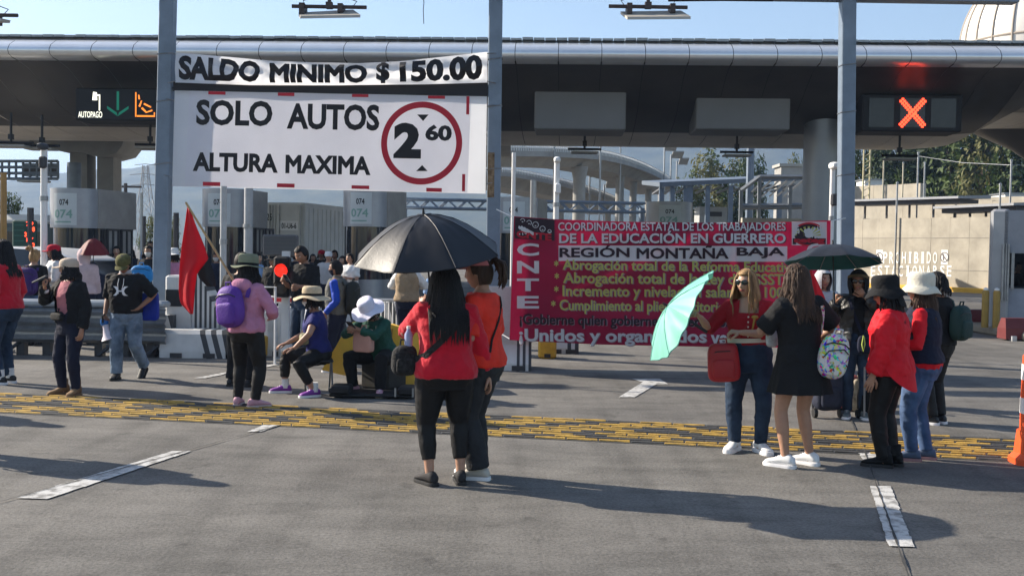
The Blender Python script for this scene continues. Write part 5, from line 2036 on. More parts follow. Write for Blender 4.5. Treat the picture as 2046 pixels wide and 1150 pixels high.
def shoe_geo(k, kind):
    """upper and sole of a shoe, ankle above the origin, toe along +Y"""
    up, so = MB(), MB()
    h = {'sneaker': 1.0, 'chunky': 1.12, 'boot': 1.35, 'shoe': .9}[kind]
    st = [(-.082, .018, .05), (-.07, .034, .085 * h), (-.04, .038, .102 * h), (0, .039, .104 * h), (.045, .040, .088), (.09, .044, .066), (.13, .045, .056), (.16, .038, .046), (.178, .018, .032)]
    rings = []
    sl = .026 if kind != 'chunky' else .036
    for y, w, z in st:
        r = []
        for j in range(14):
            a = 2 * math.pi * j / 14
            cx, cz = math.cos(a), math.sin(a)
            r.append(V((w * math.copysign(abs(cx) ** .75, cx), y, sl * .8 + (z - sl * .6) * (.5 + .5 * cz) if cz > -2 else 0)))
        rings.append([p * k for p in r])
    up.loft(rings)
    if kind == 'boot':
        up.loft([[V((.046 * math.cos(2 * math.pi * j / 14), -.012 + .05 * math.sin(2 * math.pi * j / 14), z)) * k for j in range(14)] for z in (.05, .12, .19)])
    o = [(-.088, .022), (-.075, .037), (-.03, .042), (.03, .041), (.09, .047), (.135, .048), (.165, .040), (.185, .02)]
    ol = [(w, y) for y, w in o] + [(-w, y) for y, w in reversed(o)]
    so.loft([[V((x, y, .0)) * k for x, y in ol], [V((x * 1.03, y * 1.01, sl * .5)) * k for x, y in ol], [V((x * .98, y, sl)) * k for x, y in ol]])
    if kind in ('sneaker', 'chunky'):
        for i in range(4):                              # laces
            y = .035 + .022 * i
            z = (.098 - .012 * i)
            so.tube([V((-.022, y, z - .006)) * k, V((0, y + .004, z + .002)) * k, V((.022, y, z - .006)) * k], .004, 5)
    return up, so


class Person:
    pass


NP = [0]


def person(label, at, H=1.58, yaw=0.0, sex='f', g=1.0, pelvis=None, lean=0.0, side=0.0, twist=0.0, feet=None, hands=None, poles=None, curl=(.35, .35), palm=(None, None),
           head=(0, 0), sk=SK_A, top=None, bottom=None, shoes=None, hair=None, group=None, det=1, kneepole=None, jacket=None, skirt=None, z=0.0, hdir=(None, None)):
    """one person; local frame: +Y is where the chest faces, +X is the person's right"""
    NP[0] += 1
    seed = NP[0] * 3.7
    k = H / 1.6
    T = thing('person', label, 'person', (at[0], at[1], z), R(yaw), group)
    S = Matrix.Scale(k, 4)
    pel = V(pelvis or (0, 0, .86))
    ML = Matrix.Translation(pel) @ Matrix.Rotation(R(side), 4, 'Y') @ Matrix.Rotation(R(-lean), 4, 'X')
    tw = Matrix.Rotation(R(twist), 4, 'Z')

    def tp(x, y, z_):
        f = max(0, min(1, (z_ - .9) / .35))
        q = Matrix.Rotation(R(twist * f), 3, 'Z') @ V((x, y, 0))
        lf = 1.0
        return ML @ V((q.x, q.y, z_ - .86))

    tab = TW if sex == 'f' else TM

    def torso(mb, off, z0, z1, gx=1.0, flare=0.0):
        rings = []
        zs = [z0 + (z1 - z0) * i / 13 for i in range(14)]
        for z_ in zs:
            for (a, b) in zip(tab, tab[1:]):
                if a[0] <= z_ <= b[0] or (a is tab[0] and z_ < a[0]) or (b is tab[-1] and z_ > b[0]):
                    t_ = max(0, min(1, (z_ - a[0]) / (b[0] - a[0])))
                    rx, ry, yo = [a[i] + (b[i] - a[i]) * t_ for i in (1, 2, 3)]
                    break
            gg = 1 + (g - 1) * max(0, min(1, (1.33 - z_) / .12))
            fl = 1 + flare * max(0, (1.0 - z_) / .25)
            rx, ry = (rx * gg + off) * gx * fl, (ry * (1 + (gg - 1) * 1.35) + off) * gx * fl
            rings.append([tp(rx * math.copysign(abs(math.cos(t)) ** .85, math.cos(t)), yo + ry * math.copysign(abs(math.sin(t)) ** .85, math.sin(t)), z_) for t in [2 * math.pi * j / 24 for j in range(24)]])
        mb.loft(rings)
    # limbs
    sw = .150 if sex == 'f' else .172
    sw *= 1 + (g - 1) * .5
    SH = [tp(-sw, -.004, 1.285), tp(sw, -.004, 1.285)]
    feet = feet or [(-.085, 0, 8, 0), (.085, 0, -8, 0)]
    hip = [pel + V((-.088 * (1 + (g - 1) * .6), 0, -.03)), pel + V((.088 * (1 + (g - 1) * .6), 0, -.03))]
    L1, L2 = .390, .367
    KN, AN = [], []
    for i in (0, 1):
        fx, fy, fyaw, lift = feet[i]
        an = V((fx, fy, .085 + lift))
        fd = Matrix.Rotation(R(fyaw), 3, 'Z') @ V((0, 1, 0))
        pole = V(kneepole[i]) if kneepole else fd
        kn, an2 = ik(hip[i], an, L1, L2, pole)
        KN.append(kn)
        AN.append(an2)
    hands = hands or [None, None]
    poles = poles or [None, None]
    EL, WR = [], []
    for i in (0, 1):
        s_ = -1 if i == 0 else 1
        w = V(hands[i]) if hands[i] else V((s_ * (sw + .075 + (g - 1) * .12), .05, .80 + pel.z - .86))
        po = V(poles[i]) if poles[i] else V((s_ * .35, -1, -.25))
        e, w2 = ik(SH[i], w, .27, .235, po)
        EL.append(e)
        WR.append(w2)
    lg = 1 + (g - 1) * .75

    def leg(mb, i, off, mult, top_=0.0, end=1.0, hipoff=None):
        """tube down the leg; mult: radius multipliers at hip, mid thigh, knee, calf, hem; end 1 = ankle"""
        h_, kn, an = hip[i], KN[i], AN[i]
        th = h_.lerp(kn, .5)
        cf = kn.lerp(an, .38)
        back = (cf - (h_ + an) / 2)
        pts = [h_ + V((0, 0, .02)), h_.lerp(kn, .25), th, h_.lerp(kn, .8), kn, kn.lerp(an, .2), cf, kn.lerp(an, .72), an]
        rad = [.088 * lg, .088 * lg, .076 * lg, .060 * lg, .054, .054, .053, .040, .034]
        ml = [mult[0], mult[0], mult[1], (mult[1] + mult[2]) / 2, mult[2], (mult[2] + mult[3]) / 2, mult[3], (mult[3] + mult[4]) / 2, mult[4]]
        r_ = [a * b + off for a, b in zip(rad, ml)]
        if end < 1:
            # cut the tube at a fraction of hip-knee-ankle length (.5 = knee)
            nfull = {.25: 3, .5: 5, .72: 7, .85: 8}[end]
            pts, r_ = pts[:nfull], r_[:nfull]
        mb.tube(pts, r_, 14)

    def arm(mb, i, off, frac, puff=0.0, mb_r=1.0):
        """frac 2 = to the wrist, 1 = elbow"""
        s_ = SH[i]
        inn = tp((-1 if i == 0 else 1) * (sw - .06), -.004, 1.285)
        P_ = [inn, s_, s_.lerp(EL[i], .5), EL[i], EL[i].lerp(WR[i], .35), WR[i]]
        ag = 1 + (g - 1) * .8
        rr = [.052, .052 * ag, .046 * ag, .038 * ag, .036 * ag, .0265]
        r_ = [a * mb_r + off + puff * b for a, b in zip(rr, (0, .3, .6, 1, 1, .5))]
        if frac < 2:
            cuts = []
            if frac <= 1:
                n_, f = 2, frac
                q = s_.lerp(EL[i], f)
                pts = [inn, s_] + ([s_.lerp(EL[i], .5)] if f > .55 else []) + [q]
                r2 = r_[:2] + ([r_[2]] if f > .55 else []) + [r_[2] * (1 - f) + r_[3] * f + off * .3 + .004]
            else:
                f = frac - 1
                pts = P_[:4] + [EL[i].lerp(WR[i], f)]
                r2 = r_[:4] + [(r_[4] if f < .5 else (r_[4] + r_[5]) / 2) + .003]
            mb.tube(pts, r2, 12)
        else:
            mb.tube(P_, r_, 12)
    # ---- body
    bm_ = MB()
    torso(bm_, 0, .74, 1.36)
    nk0, nk1 = tp(0, -.004, 1.33), tp(0, .012, 1.33)
    HM = Matrix.Translation(tp(0, .004, 1.375)) @ Matrix.Rotation(R(twist * .6 + head[0]), 4, 'Z') @ Matrix.Rotation(R(-head[1] - lean * .25), 4, 'X') @ Matrix.Translation((0, .022, .112))
    hc = HM @ V((0, -.03, -.06))
    bm_.tube([nk0, tp(0, .0, 1.37), hc, HM @ V((0, -.02, -.02))], [.062, .050, .049, .05], 14)
    for i in (0, 1):
        arm(bm_, i, 0, 2)
        leg(bm_, i, 0, (1, 1, 1, 1, 1))
        s_ = -1 if i == 0 else 1
        d = V(hdir[i]) if hdir[i] else (WR[i] - EL[i]).normalized() + V((0, 0, -.05))
        d = d.normalized()
        n = V(palm[i]) if palm[i] else V((-s_, .15, 0))
        n = n - d * n.dot(d)
        if n.length < .1:
            n = d.orthogonal()
        n.normalize()
        w = WR[i]
        sdv = d.cross(n)
        rings = []
        for t_, a, b in ((-.02, .024, .021), (.02, .032, .018), (.055, .041, .0165), (.085, .041, .013), (.094, .034, .009)):
            c = w + d * t_
            rings.append([c + sdv * (a * math.cos(q)) + n * (b * math.sin(q)) for q in [2 * math.pi * j / 12 for j in range(12)]])
        bm_.loft(rings)
        # foot stub inside the shoe
        bm_.tube([AN[i] + V((0, 0, .0)), AN[i] + V((0, 0, -.055))], [.036, .034], 10)
    sm = [skin(sk), M_eyew, M_iris, M_lip, M_brow]
    body_me = remesh(bm_.xf(S), .0115 if det else .016, 3)
    hm = head_mesh(sk).xf(HM)
    for i in (0, 1):
        s_ = -1 if i == 0 else 1
        d = (V(hdir[i]) if hdir[i] else (WR[i] - EL[i]).normalized() + V((0, 0, -.05))).normalized()
        n = V(palm[i]) if palm[i] else V((-s_, .15, 0))
        if (n - d * n.dot(d)).length < .1:
            n = d.orthogonal()
        hand_geo(hm, WR[i], d, n, s_, 1.0, curl[i])
    hm.xf(S)
    bmj = bmesh.new()
    bmj.from_mesh(body_me)
    hme = hm.mesh('head')
    bmj.from_mesh(hme)
    bmj.to_mesh(body_me)
    bmj.free()
    bpy.data.meshes.remove(hme)
    part('body', body_me, sm, T, True, None)
    pr = Person()
    pr.T, pr.k, pr.HM, pr.WR, pr.EL, pr.SH, pr.tp, pr.hip, pr.KN, pr.AN, pr.S = T, k, HM, WR, EL, SH, tp, hip, KN, AN, S
    pr.bvh = None
    vox = .0095 if det else .016
    pr.meshes = []

    def garment(name, mb, m, wr, label=None, cut=None, wf=7.0):
        me = remesh(mb.xf(S), vox, 3, wr, seed, wf)
        if cut:
            bmx = bmesh.new()
            bmx.from_mesh(me)
            dl = [f for f in bmx.faces if cut(f.calc_center_median() / k)]
            bmesh.ops.delete(bmx, geom=dl, context='FACES')
            bmx.to_mesh(me)
            bmx.free()
        pr.meshes.append(me)
        o = part(name, me, m, T, True, None, label=label)
        return o
    # ---- bottom: dict(m, mult, off, end, top)
    if bottom:
        q = MB()
        off = bottom.get('off', .013)
        torso(q, off + .004, .712, bottom.get('top', 1.0))
        for i in (0, 1):
            leg(q, i, off, bottom.get('mult', (1, 1, 1, 1, 1.05)), end=bottom.get('end', 1.0))
        garment(bottom.get('name', 'trousers'), q, bottom['m'], bottom.get('wr', .006), wf=bottom.get('wf', 8))
    # ---- top: dict(m, sleeve, hem, off, puff, flare)
    for gm in ([top] if top else []) + ([jacket] if jacket else []):
        q = MB()
        off = gm.get('off', .02)
        torso(q, off, gm.get('hem', .86), gm.get('neck', 1.345), flare=gm.get('flare', 0))
        if gm.get('sleeve', 2) > 0:
            for i in (0, 1):
                arm(q, i, gm.get('soff', off * .8), gm.get('sleeve', 2), gm.get('puff', 0))
        o = garment(gm.get('name', 'shirt'), q, gm['m'], gm.get('wr', .008), gm.get('label'), gm.get('cut'), gm.get('wf', 7))
        if gm is top:
            pr.top = o
        for c_ in gm.get('cuffs', []):
            cm = MB()
            for i in (0, 1):
                d = (WR[i] - EL[i]).normalized()
                cm.tube([WR[i] - d * (c_[0] + c_[1]), WR[i] - d * c_[0]], [.046, .043], 14)
            part('cuff', cm.xf(S), c_[2], o)
        if gm.get('collar'):
            cm = MB()
            cm.lathe([(.070, -.02), (.080, .012), (.072, .045), (.064, .04)], 20, (0, 0, 0), 1, .92).xf(Matrix.Translation(tp(0, -.004, 1.345)) @ Matrix.Rotation(R(-lean + 10), 4, 'X'))
            part('collar', cm.xf(S), gm['collar'], o)
        if gm.get('hood'):
            cm = MB()
            cm.sq((0, 0, 0), (.125, .07, .085), .85, 20, 12).xf(Matrix.Translation(tp(0, -.095, 1.325)))
            part('hood', cm.xf(S), gm['m'], o)
    # ---- skirt: dict(m, z0, z1, r)
    if skirt:
        q = MB()
        zt_, zb_ = skirt['z0'], skirt['z1']
        n = 64
        rings = []
        for j in range(15):
            t_ = j / 14
            z_ = zt_ + (zb_ - zt_) * t_
            rr_ = []
            for c in range(n):
                a = 2 * math.pi * c / n
                fo = 1 + .05 * t_ * math.sin(a * 9 + seed) + .03 * t_ * math.sin(a * 17)
                rx = (.165 * g + .03) + (skirt['r'] - .165) * t_
                ry = (.125 * g + .03) + (skirt['r'] * .78 - .125) * t_
                rr_.append(V((pel.x + rx * fo * math.cos(a), pel.y - .008 + ry * fo * math.sin(a), z_)))
            rings.append(rr_)
        inner = [[V((pel.x + (p.x - pel.x) * .965, pel.y + (p.y - pel.y) * .965, p.z + .004)) for p in r] for r in reversed(rings)]
        q.loft(rings + inner)
        part('skirt', q.xf(S), skirt['m'], T)
    # ---- shoes: dict(m, sole, kind, sock)
    if shoes:
        for i in (0, 1):
            up, so = shoe_geo(1.0, shoes.get('kind', 'sneaker'))
            fx, fy, fyaw, lift = feet[i]
            pit = R(-38) if lift > .05 else 0
            M = S @ Matrix.Translation((AN[i].x, AN[i].y, lift * .75)) @ Matrix.Rotation(R(fyaw), 4, 'Z') @ Matrix.Rotation(pit, 4, 'X')
            o = part('shoe', up.xf(M), shoes['m'], T, True, None)
            part('sole', so.xf(M), shoes.get('sole', M_whiteink), o, True, 50)
            if shoes.get('sock'):
                part('sock', MB().tube([V((0, -.01, .06)), V((0, -.008, .17))], [.046, .044], 14).xf(M), shoes['sock'], T)
    if hair:
        make_hair(pr, **hair)
    return pr


def scalp(u, v, off):
    """point on the head surface: u azimuth (0 = face, +-180 = nape), v elevation in degrees"""
    a, b = R(u), R(v)
    return V((math.sin(a) * math.cos(b) * (.076 + off), math.cos(a) * math.cos(b) * (.099 + off), math.sin(b) * (.116 + off)))


def make_hair(pr, m=None, length=.25, vol=.016, locks=90, spread=.03, wave=.012, pony=None, front=58, part_front=True, seed=0, curl=0.0, latmax=.115, gg=1.0):
    """hair cap plus hanging locks; length in metres below the ears"""
    m = m or H_BLACK
    r = random.Random(NP[0] * 13 + seed)
    HM, S = pr.HM, pr.S
    mb = MB()

    def cap(u, v):
        az = -180 + 360 * u
        lim = 42 - 8 * math.cos(R(az)) if abs(az) < front else (-8 if abs(az) < 105 else -48)
        if front <= abs(az) < front + 20:
            t_ = (abs(az) - front) / 20
            lim = (42 - 8 * math.cos(R(front))) * (1 - t_) - 8 * t_
        el = lim + (89.5 - lim) * v
        o = vol * (1 + .25 * noise.noise(V((az * .05, el * .06, NP[0]))))
        if v < .02:
            o = .001
        return scalp(az, el, o)
    mb.grid(cap, 48, 14, wrap=True)
    mb.xf(HM)
    if length > 0:
        rgt = (pr.tp(.1, 0, 1.3) - pr.tp(0, 0, 1.3)).normalized()
        for i in range(int(locks * 1.9)):
            az = r.uniform(front + 4, 360 - front - 4)
            if az > 180:
                az -= 360
            el = r.uniform(-10, 55)
            p0 = scalp(az, el + 18, vol * .6)
            p1 = scalp(az, el, vol + .004)
            p2 = scalp(az * 1.0, -14, vol + .008 + r.uniform(0, .006))
            out = V((math.sin(R(az)), math.cos(R(az)), 0))
            ln = length * r.uniform(.58, 1.05)
            pts = [HM @ p0, HM @ p1, HM @ p2]
            base = HM @ p2
            od = (HM.to_3x3() @ out)
            od.z = 0
            ph = r.uniform(0, 6)
            sd = V((-od.y, od.x, 0))
            nseg = 6
            for j in range(1, nseg + 1):
                t_ = j / nseg
                drop = ln * t_
                bulge = spread * math.sin(min(1, t_ * 1.15) * math.pi * .62)
                p = base + V((0, 0, -drop)) + od * bulge + sd * wave * math.sin(ph + t_ * (5 + curl * 8))
                # keep clear of shoulders and back
                loc = p - pr.tp(0, 0, 1.3)
                if loc.z < .03:
                    lim = (.105 + .04 * min(1, max(0, -loc.z) / .12)) * gg + .012
                    lat = loc.dot(rgt)
                    if abs(lat) > latmax:
                        p = p - rgt * (lat - math.copysign(latmax, lat)) * min(1, (.03 - loc.z) / .05)
                    if abs(math.cos(R(az))) > .1:
                        fwd = (pr.tp(0, .1, 1.3) - pr.tp(0, 0, 1.3)).normalized()
                        f_ = loc.dot(fwd)
                        want = lim if (abs(az) < 88) else -lim
                        if (want < 0 and f_ > want) or (want > 0 and f_ < want):
                            p = p + fwd * (want - f_) * min(1, (.03 - loc.z) / .07)
                pts.append(p)
            w = r.uniform(.0055, .0115)
            if r.random() < .12:
                w *= .45
                pts = [q + sd * .02 * math.sin(ph + j_) * (j_ > 2) for j_, q in enumerate(pts)]
            mb.tube(pts, [w * .6, w, w * 1.05, w, w * .95, w * .9, w * .8, w * .6, w * .15][:len(pts)], 6, flat=.55)
    if pony:
        # pony: (start elevation, length, thickness, lift)
        b = HM @ scalp(180, pony[0], vol)
        bd = HM.to_3x3() @ V((0, -1, 0))
        for i in range(22):
            o = V((r.gauss(0, 1), r.gauss(0, 1), r.gauss(0, 1))) * pony[2] * .35
            ln = pony[1] * r.uniform(.8, 1.05)
            pts = [b - bd * .01, b + bd * .03 + o * .4 + V((0, 0, pony[3]))]
            for j in range(1, 5):
                t_ = j / 4
                pts.append(b + bd * (.05 + .035 * math.sin(t_ * 2.6)) + o * (1 + .3 * t_) + V((0, 0, pony[3] - ln * t_)))
            mb.tube(pts, [.010, .013, .014, .013, .010, .002], 6)
    part('hair', mb.xf(S), m, pr.T)


def hat(pr, m, brim=.10, crown=.11, droop=.02, band=None, wave=.01, tilt=0, shape='round', z0=.052, label=None, off=.012):
    """brimmed hat on the head"""
    q = MB()
    n = 48
    prof_ = []
    rings = []
    cs = [(1.0, -.0), (1.0, crown * .45), (.97, crown * .8), (.80, crown * 1.02), (.45, crown * (1.05 if shape == 'round' else .97)), (.02, crown * (1.05 if shape == 'round' else .93))]
    rx, ry = .086 + off, .106 + off

    def ring(fx, z_, ex=0.0, dz=0.0):
        out = []
        for j in range(n):
            a = 2 * math.pi * j / n
            w_ = wave * math.sin(a * 3 + NP[0]) + wave * .6 * math.sin(a * 5 + 1)
            s_ = ex / max(brim, .001)
            out.append(V(((rx * fx + ex) * math.cos(a), (ry * fx + ex) * math.sin(a), z_ + dz + w_ * s_ + (abs(math.cos(a)) ** 2 * .02 * s_ if shape == 'cowboy' else 0))))
        return out
    top_ = [ring(f, z_) for f, z_ in reversed(cs)]
    b1 = [ring(1, 0, brim * t_, -droop * t_ ** 1.3) for t_ in (.15, .5, 1.0)]
    b2 = [ring(1, -.006, brim * t_, -droop * t_ ** 1.3) for t_ in (.985, .5, .0)]
    inn = [ring(.96, .0), ring(.9, crown * .7)]
    q.loft(top_ + b1 + b2 + inn)
    M = pr.S @ pr.HM @ Matrix.Translation((0, -.008, z0)) @ Matrix.Rotation(R(tilt), 4, 'X')
    o = part('hat', q.xf(M), m, pr.T, True, 60, label=label)
    if band:
        part('hat_band', MB().loft([ring(1.015, .0), ring(1.015, .028), ring(.99, .028), ring(.99, .0)]).xf(M), band, o)
    return o


def cap(pr, m, visor=None, tilt=0, z0=.035, emblem=None):
    q = MB()
    q.lathe([(.100, -.012), (.100, .02), (.096, .05), (.080, .075), (.045, .092), (.003, .097)], 28, (0, 0, 0), .92, 1.12)
    M = pr.S @ pr.HM @ Matrix.Translation((0, -.006, z0)) @ Matrix.Rotation(R(tilt), 4, 'X')
    o = part('cap', q.xf(M), m, pr.T)
    v_ = MB()
    v_.grid(lambda u, v: V((.085 * math.sin(R(-75 + 150 * u)) * (1 - .12 * v), .075 + .035 * math.cos(R(-75 + 150 * u)) + .085 * v * math.cos(R(-75 + 150 * u)) ** .5, -.004 - .012 * v - .012 * math.sin(R(-75 + 150 * u)) ** 2)), 16, 4)
    v_.grid(lambda u, v: V((.085 * math.sin(R(-75 + 150 * u)) * (1 - .12 * v), .075 + .035 * math.cos(R(-75 + 150 * u)) + .085 * v * math.cos(R(-75 + 150 * u)) ** .5, -.010 - .012 * v - .012 * math.sin(R(-75 + 150 * u)) ** 2)), 16, 4)
    part('visor', v_.xf(M), visor or m, o)
    if emblem:
        part('emblem', MB().sq((0, .101, .045), (.022, .008, .018), 1, 12, 8).xf(M), emblem, o)
    return o


def face_cover(pr, name, m, z0=-.108, z1=-.006, w=78, off=.007):
    """mask over part of the face"""
    q = MB()
    hm = head_mesh(0)

    def fn(u, v):
        az = -w + 2 * w * u
        z_ = z0 + (z1 - z0) * v
        kk = max(0, min(1, (.1 - z_ / .116) / 1.1))
        b = math.asin(max(-1, min(1, z_ / .116)))
        x = math.sin(R(az)) * math.cos(b) * .076 * (1 - .34 * kk ** 1.3)
        y = math.cos(R(az)) * math.cos(b) * .096 * (1 - .10 * kk)
        y += .016 * math.exp(-(x / .02) ** 2) * math.exp(-((z_ + .03) / .03) ** 2)
        n = V((x / .076, y / .096, 0)).normalized()
        return V((x, y, z_)) + n * off
    q.grid(fn, 20, 8)
    return part(name, q.xf(pr.S @ pr.HM), m, pr.T)


def sunglasses(pr):
    q = MB()
    for s in (-1, 1):
        q.sq((s * .033, .092, .012), (.029, .006, .022), .75, 18, 10, Matrix.Rotation(s * R(-14), 3, 'Z'))
        q.tube([V((s * .058, .084, .016)), V((s * .078, .04, .014)), V((s * .08, -.01, .008))], .0035, 6)
    q.tube([V((-.01, .099, .016)), V((.01, .099, .016))], .004, 6)
    return part('sunglasses', q.xf(pr.S @ pr.HM), mat('sunglass_black', (.01, .01, .012), .12, 0, 0, spec=.6), pr.T)


def headcloth(pr, m, name='hood', face=46, off=.022, neck=.16, flow=.05):
    """hood or cloth round the head open at the face"""
    q = MB()

    def fn(u, v):
        az = face + (360 - 2 * face) * u
        el = 88 - 150 * v
        o = off + .006 * noise.noise(V((u * 6, v * 5, NP[0])))
        p = scalp(az, max(el, -40), o)
        if el < -40:
            p = p + V((0, -flow * (-40 - el) / 22 * .5, -neck * (-40 - el) / 22))
        if v > .3:
            p = p + V((math.sin(R(az)) * .02, 0, 0)) * (v - .3)
        return p
    q.grid(fn, 30, 16)
    q.grid(lambda u, v: scalp(-180 + 360 * u, 35 + 54.5 * v, off), 30, 6, wrap=True)
    return part(name, q.xf(pr.S @ pr.HM), m, pr.T)


# ------------------------------------------------------------------ things people carry
def W(pr, p):
    """person-local (1.6 m person) point -> world"""
    return wmat(pr.T) @ (pr.S @ V(p))


def project(pr, pts, back=False):
    """lay local points (x,z) on the outside of the person's clothes"""
    vs, fs = [], []
    for me in pr.meshes:
        o = len(vs)
        vs += [v.co.copy() for v in me.vertices]
        fs += [tuple(i + o for i in p.vertices) for p in me.polygons]
    if pr.bvh is None:
        pr.bvh = BVHTree.FromPolygons(vs, fs)
    out = []
    for p in pts:
        x, z_, sd_ = p
        d = {'f': V((0, -1, 0)), 'b': V((0, 1, 0)), 'r': V((-1, 0, 0)), 'l': V((1, 0, 0))}[sd_]
        if sd_ in 'fb':
            o = V((x * pr.k, -d.y * 1.2, z_ * pr.k))
        else:
            o = V((-d.x * 1.2, x * pr.k, z_ * pr.k))
        h = pr.bvh.ray_cast(o, d)
        if h[0] is None:
            out.append((V((x * pr.k, 0, z_ * pr.k)), -d))
        else:
            nn = h[1] if h[1].dot(-d) > 0 else -h[1]
            out.append((h[0] + nn * .006, (nn * .6 - d * .4).normalized()))
    return out


def strap_mesh(pr, pts, w=.028):
    hits = project(pr, pts)
    M = wmat(pr.T)
    P_ = [M @ h[0] for h in hits]
    N_ = [M.to_3x3() @ h[1] for h in hits]
    # shoulder joints between the two sides: leave as is, the ribbon bridges them
    return MB().ribbon(P_, N_, w, .006)


def lerp_pts(a, b, n, side):
    return [(a[0] + (b[0] - a[0]) * i / n, a[1] + (b[1] - a[1]) * i / n, side) for i in range(n + 1)]


def bag(name, label, cat, pos, size, m, rz=0, straps=None, flap=True, e=.62, extra=None, group=None, m2=None, tilt=0):
    t = thing(name, label, cat, tuple(pos), rz, group)
    w, d, h = size
    Mx = Matrix.Rotation(R(tilt), 4, 'Y')
    q = MB().sq((0, 0, 0), (w / 2, d / 2, h / 2), e, 32, 18)
    for i, p in enumerate(q.v):
        q.v[i] = p + V((0, 0, 0)) + p.normalized() * .006 * noise.noise(p * 16)
        q.v[i].x *= 1 + .10 * (-p.z / h)
    part('bag_body', q.xf(Mx), m, t)
    if flap:
        f = MB().sq((0, -d * .40, -h * .16), (w * .36, d * .22, h * .26), .45, 24, 12)
        part('front_pocket', f.xf(Mx), m2 or m, t)
        z_ = MB().tube([V((-w * .42, -d * .36, h * .22)), V((-w * .2, -d * .47, h * .30)), V((w * .2, -d * .47, h * .30)), V((w * .42, -d * .36, h * .22))], .006, 6)
        part('zip', z_.xf(Mx), M_dark, t)
    hd = MB().tube([V((-.035, 0, h * .48)), V((-.03, -.01, h * .48 + .045)), V((.03, -.01, h * .48 + .045)), V((.035, 0, h * .48))], .008, 6)
    part('handle', hd.xf(Mx), m2 or m, t)
    if straps:
        for s in straps:
            part('strap', s, m2 or m, t, True, 60, world=True)
    return t


def umbrella(label, center, axis, rad, m_out, m_in, depth=.27, shaft=.62, group=None, ribs=8, bent=0.0, handle=True, seam=None):
    """open umbrella; center = hub at the top, axis points from the handle to the hub"""
    ax = V(axis).normalized()
    t = thing('umbrella', label, 'umbrella', tuple(center), 0, group)
    Q = ax.to_track_quat('Z', 'Y').to_matrix().to_4x4()
    B = Matrix.Translation(V(center)) @ Q

    def srf(a, r_, inset=0.0):
        n = a / (2 * math.pi) * ribs
        f = n - math.floor(n)
        g_ = math.sin(math.pi * f)
        rr = rad * r_ * (1 - .085 * g_ * r_)
        z = -depth * (1 - math.cos(r_ * 1.35)) / (1 - math.cos(1.35)) - .035 * g_ * r_ * (1 - r_ * .6) * rad
        zb = bent * math.sin(a * 2) * r_ ** 2 + bent * .45 * noise.noise(V((math.cos(a) * 3.2, math.sin(a) * 3.2, r_ * 1.5))) * r_ + bent * .12 * math.sin(a * ribs * 2 + 1) * r_
        return V((rr * math.cos(a), rr * math.sin(a), z - inset + zb + .004 * noise.noise(V((a * 5, r_ * 6, rad * 9)))))
    q = MB()
    q.grid(lambda u, v: B @ srf(2 * math.pi * u, .01 + .99 * v), ribs * 12, 14, wrap=True)
    part('canopy', q, m_out, t, True, None, world=True)
    q = MB()
    q.grid(lambda u, v: B @ srf(2 * math.pi * u, .012 + .985 * v, .004), ribs * 12, 14, wrap=True)
    part('lining', q, m_in, t, True, None, world=True)
    for k in range(ribs):
        a = 2 * math.pi * k / ribs
        part('rib', MB().tube([B @ (srf(a, r_, .012)) for r_ in (.02, .2, .4, .6, .8, .985)], .004, 5), M_galv, t, world=True)
    if seam:
        q = MB()
        for k in range(ribs):
            q.tube([B @ srf(2 * math.pi * k / ribs, r_, -.002) for r_ in (.03, .2, .4, .6, .8, .99)], .0035, 5)
        q.tube([B @ srf(2 * math.pi * j / 96, .992, -.001) for j in range(97)], .003, 5)
        part('seams', q, seam, t, world=True)
    part('shaft', MB().tube([B @ V((0, 0, .05)), B @ V((0, 0, -shaft))], .007, 8), M_dark, t, world=True)
    if handle:
        part('handle', MB().tube([B @ V((0, 0, -shaft + .02)), B @ V((0, 0, -shaft - .10))], .014, 10), M_dark, t, world=True)
    part('tip', MB().tube([B @ V((0, 0, -.01)), B @ V((0, 0, .045))], [.014, .006], 8), M_dark, t, world=True)
    return t

# ------------------------------------------------------------------ the people in the picture
def Hof(px, py, at):
    return P(px, py, at.y).z


C_red = cloth('bright_red_knit', (.52, .006, .022), sheen=.2)
C_red2 = cloth('vivid_red_blouse', (.62, .008, .018), .7)
C_orange = cloth('orange_red_tee', (.70, .035, .018), .8)
C_wine = cloth('deep_red_cardigan', (.34, .010, .018), .85)
C_black = cloth('black_cotton', (.010, .010, .011), .85)
C_legg = cloth('black_leggings', (.008, .008, .009), .6, .1, .1)
C_dgrey = cloth('charcoal_denim', (.025, .026, .029), .85, .2)
C_jean = mat('cloth_dark_jeans', (.012, .022, .045), .85, 0, .35, 3.5, .25, 160, .25, c2=(.03, .055, .10))
C_jeanb = mat('cloth_blue_jeans', (.035, .065, .15), .85, 0, .3, 3.5, .25, 160, .25, c2=(.09, .15, .28))
C_jeanl = mat('cloth_faded_jeans', (.07, .11, .17), .85, 0, .3, 4, .25, 160, .25, c2=(.22, .29, .38))
C_navy = cloth('navy', (.010, .013, .032), .8)
C_pink = cloth('pink_hoodie', (.50, .215, .33), .9)
C_rose = cloth('dusty_pink_tee', (.46, .17, .20), .85)
C_white = cloth('white_cotton', (.66, .66, .66), .85, .05)
C_tan = cloth('tan_vest', (.30, .22, .14), .85)
C_green = cloth('dark_green_knit', (.018, .075, .055), .85)
C_blue = cloth('royal_blue_sleeve', (.010, .055, .42), .6)
C_royal = cloth('deep_blue_tee', (.018, .022, .13), .8)
C_grey = cloth('grey_vest', (.12, .12, .11), .85)
C_lgrey = cloth('light_grey_cotton', (.42, .42, .44), .85)
C_skyb = cloth('pale_blue_shirt', (.22, .34, .55), .85)
